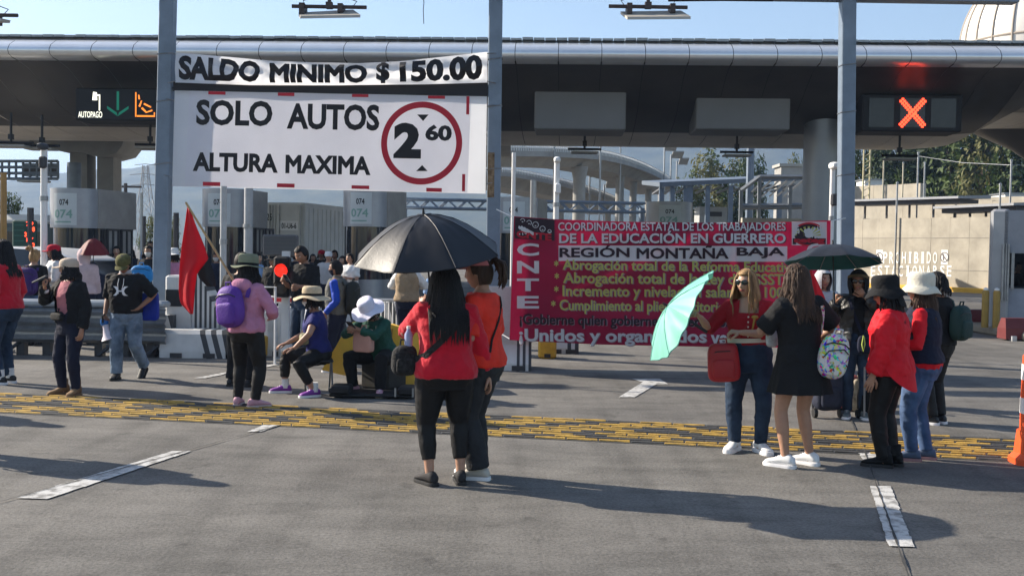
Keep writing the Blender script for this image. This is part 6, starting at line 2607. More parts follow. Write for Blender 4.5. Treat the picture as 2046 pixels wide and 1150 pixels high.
M_straw = mat('straw_weave', (.56, .45, .30), .85, 0, .12, 40, .4, 180)
M_sage = cloth('sage_felt', (.20, .215, .145), .9, .08)
M_capbe = cloth('beige_cap', (.50, .40, .31), .85)
M_rubber = mat('black_rubber', (.015, .015, .016), .6)
M_tanboot = mat('tan_suede', (.22, .14, .075), .9, 0, .15, 20)
M_pinksh = mat('pink_mesh_shoe', (.55, .30, .36), .75, 0, .12, 40)
M_purple = cloth('purple_nylon', (.115, .04, .30), .6, .12)
M_purpsh = mat('purple_shoe', (.20, .04, .30), .6, 0, .1)
M_bluesh = mat('blue_grey_shoe', (.08, .11, .18), .7, 0, .2, 30)
M_whitesh = mat('white_leather_shoe', (.74, .74, .74), .45, 0, .03)

FL = lambda l, r_: [l, r_]
LEG = dict(m=C_legg, mult=(1, 1, 1, .98, 1.0), off=.010, wr=.003)
SLIM = (1.02, 1.03, 1.06, 1.06, 1.2)
STR = (1.04, 1.12, 1.25, 1.30, 1.75)

# --- woman in the red sweater with the black umbrella
at = G(887, 966)
pA = person('stout woman in a red sweater and black leggings seen from behind under a black umbrella', at, Hof(890, 536, at), 12, g=1.2,
            hands=[(-.15, .25, 1.29), (.33, .04, .80)], poles=[(-.75, -.35, -1), (.7, -1, 0)], curl=(1.25, .4), hdir=((.15, .35, 1), None), palm=((.8, .6, -.2), None),
            feet=[(-.11, -.02, 24, 0), (.125, .0, -4, 0)], head=(14, 4), top=dict(m=C_red, sleeve=1.82, hem=.80, off=.022, flare=.05, name='sweater', wr=.009), bottom=dict(m=C_legg, mult=(1.12, 1.12, 1.12, 1.08, .95), off=.009, wr=.004, end=.85, name='leggings'),
            shoes=dict(m=mat('black_mesh_shoe', (.022, .02, .021), .8, 0, .2, 40), sole=M_rubber, kind='sneaker'), hair=dict(m=H_BLACK, length=.40, vol=.03, locks=200, spread=.035, wave=.012, latmax=.16, gg=1.2))
M_umbk = mat('black_umbrella_fabric', (.014, .014, .017), .48, 0, .1, 4, .06, 40, spec=.5, trans=.06)
hw = W(pA, pA.WR[0])
um = umbrella('large black umbrella held over the two women in red', (P(847, 430, at.y + .1).x, at.y + .08, P(847, 429, at.y + .08).z), (-.08, -.22, 1), .565, M_umbk, M_umbk, .30, .66, seam=mat('black_seam', (.03, .03, .034), .5))
sp_ = [(.13, 1.30, 'b'), (.10, 1.26, 'b'), (.02, 1.16, 'b'), (-.08, 1.05, 'b'), (-.16, .97, 'b'), (-.22, .93, 'b')]
bg_ = bag('shoulder_bag', 'small black fluffy shoulder bag on a wide black strap over the red sweater', 'bag', W(pA, (-.30, .03, .92)), (.19, .15, .22), mat('black_fluff', (.02, .02, .021), .95, 0, .9, 30, .9, 60), R(12), [strap_mesh(pA, sp_, .045)])
bt = thing('water_bottle', 'clear bluish plastic bottle sticking out of the black shoulder bag', 'bottle', tuple(W(pA, (-.275, .02, 1.0))))
part('bottle_body', MB().lathe([(.028, 0), (.03, .05), (.03, .11), (.014, .14), (.013, .15)], 14), mat('bottle_plastic', (.30, .34, .52), .12, 0, .1), bt)
part('bottle_cap', MB().lathe([(.015, .15), (.015, .17)], 12), M_whiteink, bt)

# --- woman in the orange red tee
at = G(958, 954)
pB = person('woman in an orange red tee and dark flared trousers with a pink visor and ponytail', at, Hof(955, 514, at), 66, g=1.02,
            hands=[(-.20, .20, .98), (.20, .22, .96)], feet=[(-.06, -.02, 12, 0), (.08, .06, -6, 0)], head=(10, 2),
            top=dict(m=C_orange, sleeve=.95, hem=.82, off=.024, name='tee'), bottom=dict(m=C_dgrey, mult=(1.02, 1.06, 1.15, 1.4, 2.1), off=.013, name='flared_trousers'),
            shoes=dict(m=mat('cream_shoe', (.5, .46, .4), .6), kind='shoe'), hair=dict(m=H_DARK, length=0, vol=.012, pony=(30, .17, .05, .03)))
cap_ = MB()
cap_.grid(lambda u, v: scalp(-150 + 300 * u, 24 + 20 * v, .018), 30, 3)
cap_.grid(lambda u, v: V(((.09 + .0 * v) * math.sin(R(-70 + 140 * u)), .10 * math.cos(R(-70 + 140 * u)) + .01 + .075 * v * math.cos(R(-70 + 140 * u)), .05 - .02 * v)), 14, 3)
part('visor', cap_.xf(pB.S @ pB.HM), cloth('salmon_visor', (.62, .20, .20), .8), pB.T)
st_ = strap_mesh(pB, [(.08, 1.315, 'b'), (.05, 1.26, 'b'), (-.02, 1.15, 'b'), (-.08, 1.02, 'b'), (-.13, .93, 'b')], .018)
bag('crossbody_bag', 'small dark bag on a thin strap worn by the woman in the orange red tee', 'bag', W(pB, (.14, .16, .93)), (.17, .07, .13), C_black, R(66), [st_])

# --- woman with sunglasses and the mint umbrella
at = G(1492, 902)
pC = person('woman with sunglasses in a deep red cropped cardigan and dark jeans', at, Hof(1470, 540, at), 163, g=1.06, side=3,
            hands=[(.05, .235, 1.07), (.40, .26, 1.19)], poles=[(-1, -.35, -.45), (.5, -.25, -1)], curl=(.8, 1.2), palm=((.2, -.3, -1), (0, 0, -1)), hdir=((1, .15, .05), (.55, .6, .5)),
            feet=[(-.115, -.01, 34, 0), (.11, -.01, -16, 0)], head=(-24, 0), sk=SK_C,
            top=dict(m=C_wine, sleeve=1.18, hem=.95, off=.02, name='cardigan', wr=.006, cut=lambda c: c.y > .04 and c.z > 1.235 and abs(c.x) < .085), bottom=dict(m=C_jean, mult=(1.03, 1.05, 1.08, 1.08, 1.2), off=.013, top=1.01, name='jeans'),
            shoes=dict(m=M_whitesh, kind='chunky'), hair=dict(m=H_BLOND, length=.24, vol=.018, locks=120, spread=.02, wave=.012, front=44))
sunglasses(pC)
bl = MB()
tt = [pC.tp(.187 * 1.1 * math.cos(a), .142 * 1.14 * math.sin(a), .975) for a in [2 * math.pi * k / 40 for k in range(40)]]
bl.loft([tt, [p + V((0, 0, .038)) for p in tt], [p * 1 + V((0, 0, .038)) - V((p.x, p.y, 0)) * .05 for p in tt], [p - V((p.x, p.y, 0)) * .05 for p in tt]])
part('belt', bl.xf(pC.S), mat('white_belt', (.62, .58, .5), .5), pC.T)
bt = MB()
for k in range(6):
    h_ = project(pC, [(0.0, 1.20 - .042 * k, 'f')])[0][0]
    bt.sq(tuple(h_), (.008, .005, .008), 1, 8, 6)
part('buttons', bt, mat('pearl_button', (.7, .68, .6), .3), pC.T)
nk = MB()
nk.tube([(pC.S @ pC.HM) @ V((s * .074, .005, -.045)) for s in (1,)] + [(pC.S @ pC.HM) @ V((.076, .006, -.052))], .006, 6)
nk.tube([(pC.S @ pC.HM) @ V((-.074, .005, -.045)), (pC.S @ pC.HM) @ V((-.076, .006, -.052))], .006, 6)
part('earring', nk, M_whiteink, pC.T)
kn = MB()
h_ = project(pC, [(-.055, 1.20, 'f'), (-.04, 1.12, 'f'), (-.02, 1.03, 'f')])
kn.tube([h_[0][0], h_[1][0], h_[2][0]], [.011, .008, .004], 6)
kn.sq(tuple(h_[0][0]), (.03, .014, .016), 1, 10, 8)
part('neck_scarf', kn, mat('gold_scarf', (.45, .26, .05), .6), pC.T)
M_mint = mat('mint_umbrella_fabric', (.28, .66, .56), .5, 0, .05, 5, .05, 30, trans=.35)
hp = W(pC, pC.WR[1])
umc = (P(1402, 534, hp.y - .05) + P(1290, 704, hp.y - .05)) / 2
ax = V((-.84, .02, .54)).normalized()
umbrella('mint green umbrella held sideways with its canopy edge on by the woman in sunglasses', umc + ax * .06, ax, .465, M_mint, M_mint, .15, .30, bent=.05, seam=mat('mint_seam', (.14, .40, .34), .6))
st_ = strap_mesh(pC, [(-.10, 1.31, 'f'), (-.06, 1.24, 'f'), (0, 1.14, 'f'), (.08, 1.02, 'f'), (.14, .96, 'f')], .016)
bag('shoulder_bag', 'bright red leather bucket shoulder bag in front of the dark jeans', 'bag', W(pC, (.20, .19, .80)), (.27, .12, .33), mat('red_leather', (.36, .012, .018), .42, 0, .08, 8, .2, 40), R(-10), [st_], e=.42, flap=True, tilt=-4)

# --- woman in the black dress
at = G(1594, 931)
pD = person('long haired woman in a short black dress and white sneakers seen from behind', at, Hof(1578, 531, at), 20, g=1.0, side=-4,
            hands=[(-.13, .30, 1.06), (.235, .17, .98)], poles=[(-1, -.25, -.6), (1, -.5, -.4)], curl=(.9, .9), feet=[(-.125, -.01, 30, 0), (.13, .03, 22, 0)], head=(24, 0), sk=SK_A,
            top=dict(m=C_black, sleeve=.86, hem=.84, off=.026, name='dress_top', soff=.03), skirt=dict(m=C_black, z0=.905, z1=.595, r=.232),
            shoes=dict(m=M_whitesh, kind='sneaker'), hair=dict(m=H_BROWN, length=.30, vol=.02, locks=140, spread=.025, wave=.014, curl=.4))
# printed backpack
def confetti():
    m = bpy.data.materials.new('multicolour_print')
    m.use_nodes = True
    t = m.node_tree
    b = t.nodes['Principled BSDF']
    b.inputs['Roughness'].default_value = .7
    tc = t.nodes.new('ShaderNodeTexCoord')
    v = t.nodes.new('ShaderNodeTexVoronoi')
    v.inputs['Scale'].default_value = 46
    t.links.new(tc.outputs['Object'], v.inputs['Vector'])
    hs = t.nodes.new('ShaderNodeHueSaturation')
    hs.inputs['Saturation'].default_value = 1.5
    hs.inputs['Value'].default_value = .8
    t.links.new(v.outputs['Color'], hs.inputs['Color'])
    r = t.nodes.new('ShaderNodeValToRGB')
    r.color_ramp.elements[0].position, r.color_ramp.elements[1].position = .42, .5
    t.links.new(v.outputs['Distance'], r.inputs[0])
    x = t.nodes.new('ShaderNodeMix')
    x.data_type = 'RGBA'
    n2 = t.nodes.new('ShaderNodeTexNoise')
    n2.inputs['Scale'].default_value = 30
    t.links.new(tc.outputs['Object'], n2.inputs['Vector'])
    r2 = t.nodes.new('ShaderNodeValToRGB')
    r2.color_ramp.elements[0].position, r2.color_ramp.elements[1].position = .44, .54
    t.links.new(n2.outputs[0], r2.inputs[0])
    t.links.new(r2.outputs[0], x.inputs[0])
    t.links.new(hs.outputs[0], x.inputs[6])
    x.inputs[7].default_value = (.62, .60, .58, 1)
    t.links.new(x.outputs[2], b.inputs['Base Color'])
    return m


bp = bag('backpack', 'small white backpack with a multicoloured print hanging at the black dress', 'backpack', W(pD, (.155, -.215, .90)), (.24, .14, .36), confetti(), R(2), [strap_mesh(pD, [(.13, 1.29, 'b'), (.14, 1.22, 'b'), (.15, 1.12, 'b'), (.15, 1.06, 'b')], .03)], e=.72, m2=None, tilt=10)
q = MB()
for z_, w_ in ((.03, .10), (-.07, .095)):
    q.tube([V((-w_, -.062, z_ - .03)), V((-w_ * .6, -.076, z_ + .02)), V((w_ * .6, -.076, z_ + .03)), V((w_, -.062, z_ - .01))], .005, 6)
part('piping', q, M_dark, bp)
ph = thing('plastic_bag', 'small clear plastic bag held by the woman in the black dress', 'bag', tuple(W(pD, (-.06, .32, 1.0))))
part('bag_film', MB().sq((0, 0, 0), (.05, .035, .075), .6, 16, 12), mat('clear_film', (.55, .57, .6), .25, 0, .25, 30), ph)
part('bag_knot', MB().tube([(0, 0, .07), (.005, 0, .10)], [.014, .02], 8), mat('clear_film', (0, 0, 0)), ph)

# --- woman in the black hood with an umbrella
at = G(1708, 834)
pE = person('woman in a long hooded black coat with sunglasses with her hand at her mouth', at, Hof(1705, 543, at), 168, g=1.08,
            hands=[(-.05, .20, 1.345), (.245, .20, 1.265)], poles=[(-1, -.1, -.8), (.8, -.1, -1)], curl=(.9, 1.3), hdir=((.5, .25, .5), (0, .2, 1)), palm=((.3, -1, 0), (-1, 0, 0)),
            feet=[(-.085, .0, 10, 0), (.085, 0, -8, 0)], head=(-8, 0), sk=SK_B,
            top=dict(m=C_black, sleeve=0, hem=.84, off=.016, name='shirt'), jacket=dict(m=mat('cloth_black_shiny_coat', (.010, .010, .011), .42, 0, .1, 9, .25, 60, .5), sleeve=2, hem=.60, off=.042, soff=.028, flare=.05, name='coat', wr=.014, cut=lambda c: c.y > 0 and abs(c.x) < .055 + max(0, 1.1 - c.z) * .10 and c.z < 1.33),
            bottom=dict(m=C_jean, mult=SLIM, off=.012, name='jeans'), shoes=dict(m=mat('grey_shoe', (.13, .15, .15), .7, 0, .2, 30), kind='sneaker'), hair=dict(m=H_BLACK, length=0, vol=.01))
sunglasses(pE)
headcloth(pE, C_black, 'hood', 38, .034, .14)
hb = MB()
hb.grid(lambda u, v: V((.115 * math.sin(R(-100 + 200 * u)), .108 * math.cos(R(-100 + 200 * u)) + .045 * v * max(0, math.cos(R(-100 + 200 * u))), .062 - .03 * v + .03 * math.cos(R(-100 + 200 * u)))), 18, 4)
part('hat_brim', hb.xf(pE.S @ pE.HM), mat('brown_felt', (.13, .085, .04), .9), pE.T)
M_teal = mat('teal_umbrella_lining', (.012, .115, .115), .55, 0, .08, trans=.25)
hw = W(pE, pE.WR[1])
umbrella('black umbrella with a teal lining held by the woman in the hooded coat', (P(1664, 488, hw.y).x, hw.y, P(1664, 489, hw.y).z), (.0, .17, 1), .515, M_umbk, M_teal, .185, .52)
st_ = strap_mesh(pE, [(.10, 1.31, 'f'), (.08, 1.22, 'f'), (.03, 1.10, 'f'), (-.01, 1.0, 'f'), (-.04, .93, 'f')], .03)
pu = bag('crossbody_bag', 'navy crossbody bag with a lime keyring on a printed strap, at the black coat', 'bag', W(pE, (-.09, .20, .83)), (.20, .07, .20), C_navy, R(-6), [st_], m2=C_navy)
part('keyring', MB().tube([V((-.05, -.045, .09)), V((-.065, -.05, .0)), V((-.05, -.05, -.07)), V((-.035, -.05, 0)), V((-.045, -.045, .08))], .007, 6), mat('lime_cord', (.42, .50, .10), .6), pu)

# --- person in the pale grey hood behind, with red flag
at = G(1636, 800)
pF = person('person in a pale grey hooded top half hidden behind the small red flag', at, Hof(1640, 540, at), 195, g=1.05, hands=[(-.2, .22, 1.2), (.2, .24, 1.15)], curl=(1.2, 1.2), top=dict(m=C_lgrey, sleeve=2, hem=.82, off=.03, name='hooded_top', wr=.012),
            bottom=dict(m=C_legg, mult=STR, off=.012), shoes=dict(m=M_rubber, kind='shoe'), hair=dict(m=H_BLACK, length=0), det=0)
headcloth(pF, C_lgrey, 'hood', 42, .026, .15)
Yf = at.y - .35
def flag_sheet(t, rows, Y, m, amp=.05, name='flag_cloth', n=14, freq=2.2):
    q = MB()
    def fn(u, v):
        i = min(len(rows) - 2, int(v * (len(rows) - 1)))
        f = v * (len(rows) - 1) - i
        (y0, a0, b0), (y1, a1, b1) = rows[i], rows[i + 1]
        y, a, b = y0 + (y1 - y0) * f, a0 + (a1 - a0) * f, b0 + (b1 - b0) * f
        d = amp * math.sin(u * math.pi * freq + v * 1.3) * (.25 + .75 * v)
        return P(a + (b - a) * u, y, Y + d)
    q.grid(fn, n, 24)
    sld = part(name, q, m, t, True, None, world=True)
    mo = sld.modifiers.new('thickness', 'SOLIDIFY')
    mo.thickness = .004
    return sld
M_flag = mat('red_flag_cloth', (.62, .008, .020), .7, 0, .06, 4, .1, 40, trans=.3)
M_flagb = mat('black_flag_cloth', (.014, .014, .015), .7, 0, .06, trans=.1)
t = thing('flag', 'small red flag hanging between the black dress and the hooded coat', 'flag', tuple(P(1625, 600, Yf)))
flag_sheet(t, [(534, 1616, 1619), (560, 1613, 1632), (590, 1610, 1646), (615, 1612, 1655), (636, 1646, 1660)], Yf, M_flag, .03)
part('flag_pole', MB().tube([P(1617, 526, Yf), P(1606, 700, Yf)], .011, 8), M_bark, t, world=True)

# --- woman in the red blouse with a black sun hat
at = G(1772, 931)
pG = person('woman in a vivid red blouse, black trousers and black sun hat, seen side on', at, Hof(1775, 560, at), 58, g=1.08,
            hands=[(-.235, .08, .80), (.2, .12, .85)], feet=[(-.06, .02, 8, 0), (.06, -.04, -4, 0)], head=(20, 12),
            top=dict(m=C_red2, sleeve=1.9, hem=.80, off=.032, puff=.018, flare=.12, name='blouse', wr=.012), bottom=dict(m=C_legg, mult=(1.0, 1.04, 1.1, 1.1, 1.25), off=.012), shoes=dict(m=C_black, sole=M_rubber, kind='boot'), hair=dict(m=H_BLACK, length=.22, vol=.012, locks=60))
tl = MB()
tl.grid(lambda u, v: V(((.232 + .02 * v) * math.cos(R(185 + 170 * u)), (.185 + .03 * v) * math.sin(R(185 + 170 * u)) - .012, .86 - .20 * v * math.sin(R(180 * u)) ** .7)), 24, 8)
part('shirt_tail', tl.xf(pG.S), C_red2, pG.T)
hat(pG, C_black, .058, .11, .070, None, .014, 8, off=.012)
nf = MB()
nf.grid(lambda u, v: V((.105 * math.sin(R(120 + 120 * u)) * (1 + .35 * v), .12 * math.cos(R(120 + 120 * u)) - .03 * v, .04 - .17 * v + .012 * math.sin(u * 15) * v)), 20, 8)
part('neck_flap', nf.xf(pG.S @ pG.HM), C_black, pG.T)

# --- woman with the white bucket hat
at = G(1836, 918)
pH = person('woman in a white bucket hat, navy vest over red sleeves and blue jeans', at, Hof(1845, 556, at), 60, g=1.06,
            hands=[(-.20, .22, 1.02), (.2, .18, .92)], feet=[(-.09, .05, 14, 0), (.07, -.05, 6, 0)], head=(16, 2), sk=SK_C,
            top=dict(m=C_red2, sleeve=1.7, hem=.82, off=.018, name='shirt'), jacket=dict(m=C_navy, sleeve=0, hem=.87, off=.038, name='vest', wr=.008),
            bottom=dict(m=C_jeanb, mult=(1.02, 1.05, 1.12, 1.1, 1.2), off=.013, name='jeans'), shoes=dict(m=M_bluesh, sole=mat('pink_grey_sole', (.30, .16, .17), .6), kind='sneaker'), hair=dict(m=H_BROWN, length=.22, vol=.014, locks=90))
hat(pH, cloth('cream_cotton', (.64, .60, .50), .9, .06), .055, .115, .062, None, .006, 4)

# --- dark figure behind them
at = G(1868, 846)
pI = person('person in black mostly hidden behind the woman with the white bucket hat', at, 1.55, 40, g=1.05, top=dict(m=C_black, sleeve=2, hem=.84, off=.024), bottom=dict(m=C_legg, mult=STR, off=.012), shoes=dict(m=M_rubber, kind='shoe'), hair=dict(m=H_BLACK, length=.1, locks=50), det=0)
bag('backpack', 'dark green backpack on the figure in black at the far right of the group', 'backpack', W(pI, (.06, -.22, 1.08)), (.28, .15, .36), cloth('bottle_green_nylon', (.010, .035, .032), .6), R(40), [strap_mesh(pI, [(.11, 1.31, 'b'), (.12, 1.26, 'b'), (.12, 1.2, 'b')], .04)])

# --- woman in the pink hoodie with a sage hat and purple backpack
at = G(492, 812)
pJ = person('woman in a pink hoodie, sage brimmed hat and black leggings, purple backpack on her back', at, Hof(482, 519, at), -26, g=1.06,
            hands=[(-.25, .20, 1.14), (.16, .24, 1.0)], poles=[(-1, -.3, -.7), (1, -.6, -.4)], curl=(1.2, .6), feet=[(-.135, .02, 26, 0), (.12, .0, -30, 0)], head=(8, 0),
            top=dict(m=C_pink, sleeve=1.95, hem=.82, off=.028, name='hoodie', hood=1, wr=.010), bottom=dict(m=C_legg, mult=(1.0, 1.04, 1.1, 1.1, 1.15), off=.012, name='leggings'), shoes=dict(m=M_pinksh, kind='sneaker', sole=mat('pale_pink_sole', (.5, .42, .42), .6)), hair=dict(m=H_BLACK, length=.14, vol=.018, locks=80))
hat(pJ, M_sage, .078, .125, .018, C_black, .010, -4, off=.02)
bag('backpack', 'bright purple backpack on the back of the woman in the pink hoodie', 'backpack', W(pJ, (-.03, -.235, 1.10)), (.31, .19, .44), M_purple, R(-26), [strap_mesh(pJ, [(s_ * .11, 1.30, 'b'), (s_ * .115, 1.27, 'b'), (s_ * .11, 1.2, 'b')], .045) for s_ in (-1, 1)], e=.72, tilt=-6)
Yf = at.y + .15
t = thing('flag', 'large red and black flag on a wooden stick leaning left of the pink hoodie', 'flag', tuple(P(400, 520, Yf)))
flag_sheet(t, [(413, 374, 378), (450, 369, 391), (490, 363, 408), (518, 360, 417), (545, 358, 394), (580, 357, 389), (605, 360, 388), (627, 380, 386)], Yf, M_flag, .045)
flag_sheet(t, [(522, 398, 419), (540, 393, 426), (556, 398, 430), (572, 414, 432)], Yf + .03, M_flagb, .025, 'black_flag_half')
part('flag_pole', MB().tube([P(371, 404, Yf - .02), W(pJ, pJ.WR[0] + V((0, .03, .06))), W(pJ, pJ.WR[0] + V((.10, .1, -.18)))], .012, 8), mat('pale_wood', (.42, .29, .15), .7, 0, .2, 12), t, world=True)

# --- man behind her
at = G(480, 771)
pK = person('man in a black tee and black trousers mostly hidden behind the pink hoodie', at, 1.62, -20, 'm', hands=[(-.2, .2, .98), (.26, .16, 1.02)], feet=[(-.12, 0, 8, 0), (.13, .02, -10, 0)],
            top=dict(m=C_black, sleeve=.9, hem=.84, off=.024), bottom=dict(m=C_black, mult=STR, off=.014), shoes=dict(m=M_rubber, sole=M_rubber, kind='shoe'), hair=dict(m=H_BLACK, length=0), sk=SK_B)

# --- seated woman with the straw hat
at = G(603, 786)
pL = person('seated woman in a straw hat and deep blue tee on a folding stool', at, 1.56, 102, pelvis=(0, -.19, .50), lean=6, g=1.05,
            feet=[(-.30, -.13, 24, 0), (.10, .20, -4, 0)], kneepole=[(-.9, 1, .5), (.15, 1, .6)], hands=[(-.27, .09, .575), (.10, .17, .60)], poles=[(-1, -.4, 0), (.6, -.6, 0)], hdir=((.2, .9, -.2), (0, 1, -.3)), palm=((0, 0, -1), (0, 0, -1)),
            head=(0, 2), sk=SK_A, top=dict(m=C_royal, sleeve=.55, hem=.86, off=.02, name='tee'), bottom=dict(m=C_legg, mult=(1.0, 1.02, 1.06, 1.02, 1.05), off=.010, end=.85, name='leggings'), shoes=dict(m=M_purpsh, kind='sneaker', sock=C_white), hair=dict(m=H_BLACK, length=.08, locks=50))
hat(pL, M_straw, .105, .11, .04, C_black, .014, 4)
face_cover(pL, 'mask', C_white, -.11, -.01)
sc = MB()
sc.grid(lambda u, v: pL.tp((-.105 + .21 * u) * (1 - .25 * v), .085 + .055 * v + .012 * math.sin(u * 12 + v * 3), 1.40 - .23 * v), 16, 10)
part('scarf', sc.xf(pL.S), cloth('pale_print_scarf', (.52, .55, .62), .85, .3, scale=30), pL.T)
st = thing('folding_stool', 'folding stool with crossed metal legs under the woman in the straw hat', 'stool', tuple(W(pL, (0, -.2, 0))), R(102))
part('seat', MB().rbox((0, 0, .405 * .97), (.36, .32, .025), .01), cloth('stool_canvas', (.03, .03, .035)), st, False)
for y in (-.14, .14):
    for s_ in (-1, 1):
        part('leg', MB().tube([(s_ * .19, y + .012 * s_, .0), (s_ * -.17, y + .012 * s_, .385)], .011, 8), M_galv, st)
part('crossbar', MB().tube([(-.18, -.15, .025), (-.18, .15, .025)], .009, 6), M_galv, st)
bag('belt_bag', 'olive belt bag on the lap of the woman in the straw hat', 'bag', W(pL, (-.04, -.02, .66)), (.24, .11, .14), mat('olive_print', (.12, .125, .06), .8, 0, .5, 18, c2=(.30, .28, .18)), R(102), None)

# --- seated woman with the white hat
at = G(742, 786)
pM = person('seated woman in a white sun hat and green top bent over a phone', at, 1.55, 152, pelvis=(0, -.22, .46), lean=24, g=1.05,
            feet=[(-.21, .12, 30, 0), (.21, .08, -24, 0)], kneepole=[(-.45, 1, .7), (.45, 1, .7)], hands=[(.03, .27, .80), (.10, .25, .79)], poles=[(-1, -.2, -.5), (1, -.2, -.5)], curl=(.9, .9), hdir=((.3, .8, .2), (-.1, .9, .2)), head=(0, 34), sk=SK_B,
            top=dict(m=C_green, sleeve=1.75, hem=.86, off=.022, name='knit_top'), bottom=dict(m=C_black, mult=(1.02, 1.1, 1.2, 1.2, 1.5), off=.013), shoes=dict(m=M_pinksh, kind='sneaker'), hair=dict(m=H_BLACK, length=.06, locks=40))
hat(pM, cloth('white_hat', (.66, .64, .74), .9, .05), .10, .115, .035, None, .018, 6)
face_cover(pM, 'mask', C_black, -.11, -.012)
q = thing('phone', 'phone held by the seated woman in the white hat', 'phone', tuple(W(pM, (.06, .34, .84))), R(152))
part('phone_body', MB().rbox((0, 0, 0), (.075, .012, .15), .005).xf(Matrix.Rotation(R(-50), 4, 'X')), M_dark, q, False)
part('screen', MB().box((0, -.008, 0), (.066, .002, .135)).xf(Matrix.Rotation(R(-50), 4, 'X')), M_glass, q, False)
bag('handbag', 'dusty pink leather bag hanging before the woman in the white hat', 'bag', W(pM, (-.02, .20, .66)), (.25, .10, .27), mat('dusty_pink_leather', (.46, .25, .20), .5, 0, .1, 6, .15, 40), R(152), [MB().ribbon([W(pM, pM.tp(s_ * .10, .10, 1.31)), W(pM, pM.tp(s_ * .11, .16, 1.2)), W(pM, (s_ * .09, .22, .77))], [V((0, -1, .3))] * 3, .02) for s_ in (-1, 1)], e=.28, flap=False)
cr = thing('crate', 'dark crate used as a seat by the woman in the white hat', 'crate', tuple(W(pM, (0, -.26, 0))), R(150))
part('crate_body', MB().rbox((0, 0, .20), (.40, .38, .30), .02).xf(Matrix.Translation((0, 0, .0))), mat('crate_brown_black', (.03, .026, .02), .75, 0, .3, 8), cr, False)
q = MB()
for z_ in (.12, .2, .28):
    q.box((0, -.195, z_), (.34, .012, .025))
part('crate_slat', q, M_black, cr, False)
part('crate_foot', MB().box((0, 0, .06), (.36, .34, .06)), M_black, cr, False)

# --- man in the grey vest
at = G(672, 742)
pN = person('man in a grey vest over bright blue sleeves with a dark backpack, looking left', at, Hof(668, 521, at), 82, 'm', hands=[(-.22, .10, .86), (.22, .12, .86)],
            top=dict(m=C_blue, sleeve=2, hem=.86, off=.016, name='sweater'), jacket=dict(m=C_grey, sleeve=0, hem=.83, off=.034, name='vest', collar=C_grey, wr=.009), bottom=dict(m=C_navy, mult=STR, off=.016), shoes=dict(m=M_rubber, kind='shoe'), hair=dict(m=H_BLACK, length=0, vol=.012), sk=SK_B)
face_cover(pN, 'mask', C_navy, -.11, -.015)
bag('backpack', 'dark grey backpack on the man in the grey vest', 'backpack', W(pN, (0, -.235, 1.07)), (.31, .17, .46), cloth('dark_grey_nylon', (.022, .024, .022), .7), R(82), [strap_mesh(pN, [(s_ * .12, 1.30, 'b'), (s_ * .125, 1.25, 'b')], .04) for s_ in (-1, 1)])

# --- woman in the cap and varsity jacket
at = G(141, 789)
pO = person('woman in a beige cap, black varsity jacket over a pink top and navy trousers', at, Hof(150, 518, at), 150, g=1.0,
            hands=[(-.235, .03, .80), (.13, .25, 1.26)], poles=[(-.6, -1, 0), (.9, -.1, -1)], curl=(.4, .9), hdir=(None, (-.1, .35, 1)), palm=(None, (-.6, -.5, .2)), feet=[(-.10, 0, 22, 0), (.10, .03, -18, 0)], head=(-48, 0), sk=SK_A,
            top=dict(m=C_rose, sleeve=0, hem=.87, off=.014, name='pink_top', wr=.005), jacket=dict(m=C_black, sleeve=1.98, hem=.86, off=.036, soff=.03, name='varsity_jacket', wr=.010, cut=lambda c: c.y > 0 and abs(c.x) < .105 and c.z < 1.36, cuffs=[(.004, .018, M_whiteink), (.03, .012, M_whiteink)]),
            bottom=dict(m=C_navy, mult=(1.0, 1.04, 1.08, 1.05, 1.2), off=.012), shoes=dict(m=M_tanboot, sole=M_tanboot, kind='boot'), hair=dict(m=H_BLACK, length=.12, locks=60, vol=.01))
cap(pO, M_capbe, emblem=cloth('brown_badge', (.15, .09, .05)))
face_cover(pO, 'mask', C_black, -.125, -.062)
q = thing('phone', 'grey tablet sized phone held up by the woman in the beige cap', 'phone', tuple(W(pO, pO.WR[1] + V((.0, .07, .11)))), R(100))
part('phone_body', MB().rbox((0, 0, 0), (.10, .014, .17), .006).xf(Matrix.Rotation(R(62), 4, 'X')), mat('grey_phone', (.20, .19, .17), .5), q, False)
part('screen', MB().box((0, -.009, 0), (.088, .002, .15)).xf(Matrix.Rotation(R(62), 4, 'X')), M_glass, q, False)
bag('belt_bag', 'black belt bag at the waist of the woman in the beige cap', 'bag', W(pO, (.02, .175, .935)), (.26, .06, .09), C_black, R(138), None)

# --- man with the megaphone
at = G(252, 757)
pQ = person('man in a black sweatshirt with a white emblem and faded jeans walking with a megaphone', at, Hof(255, 512, at) + .03, 178, 'm', g=1.06, lean=5,
            hands=[(-.20, .06, .93), (.255, .05, .84)], poles=[(-1, -.5, .1), (.4, -1, 0)], curl=(.4, 1.2), palm=((.9, 0, .2), None), hdir=((.6, .5, -.6), None), feet=[(-.15, -.22, -2, .075), (.10, .06, 4, 0)], head=(4, 22), sk=SK_B,
            top=dict(m=C_black, sleeve=1.0, hem=.86, off=.03, name='sweatshirt', wr=.011, collar=C_lgrey), bottom=dict(m=C_jeanl, mult=(1.02, 1.1, 1.2, 1.22, 1.7), off=.014, name='jeans', wr=.008), shoes=dict(m=M_rubber, sole=M_rubber, kind='shoe'), hair=dict(m=H_BLACK, length=0))
cap(pQ, cloth('olive_cap', (.10, .095, .035), .9, .3, scale=30), tilt=-4)
em = MB()
def on_chest(u, v):
    h_ = project(pQ, [(u * .095, 1.135 + v * .058, 'f')])[0]
    return h_[0] + V((0, .004, 0))
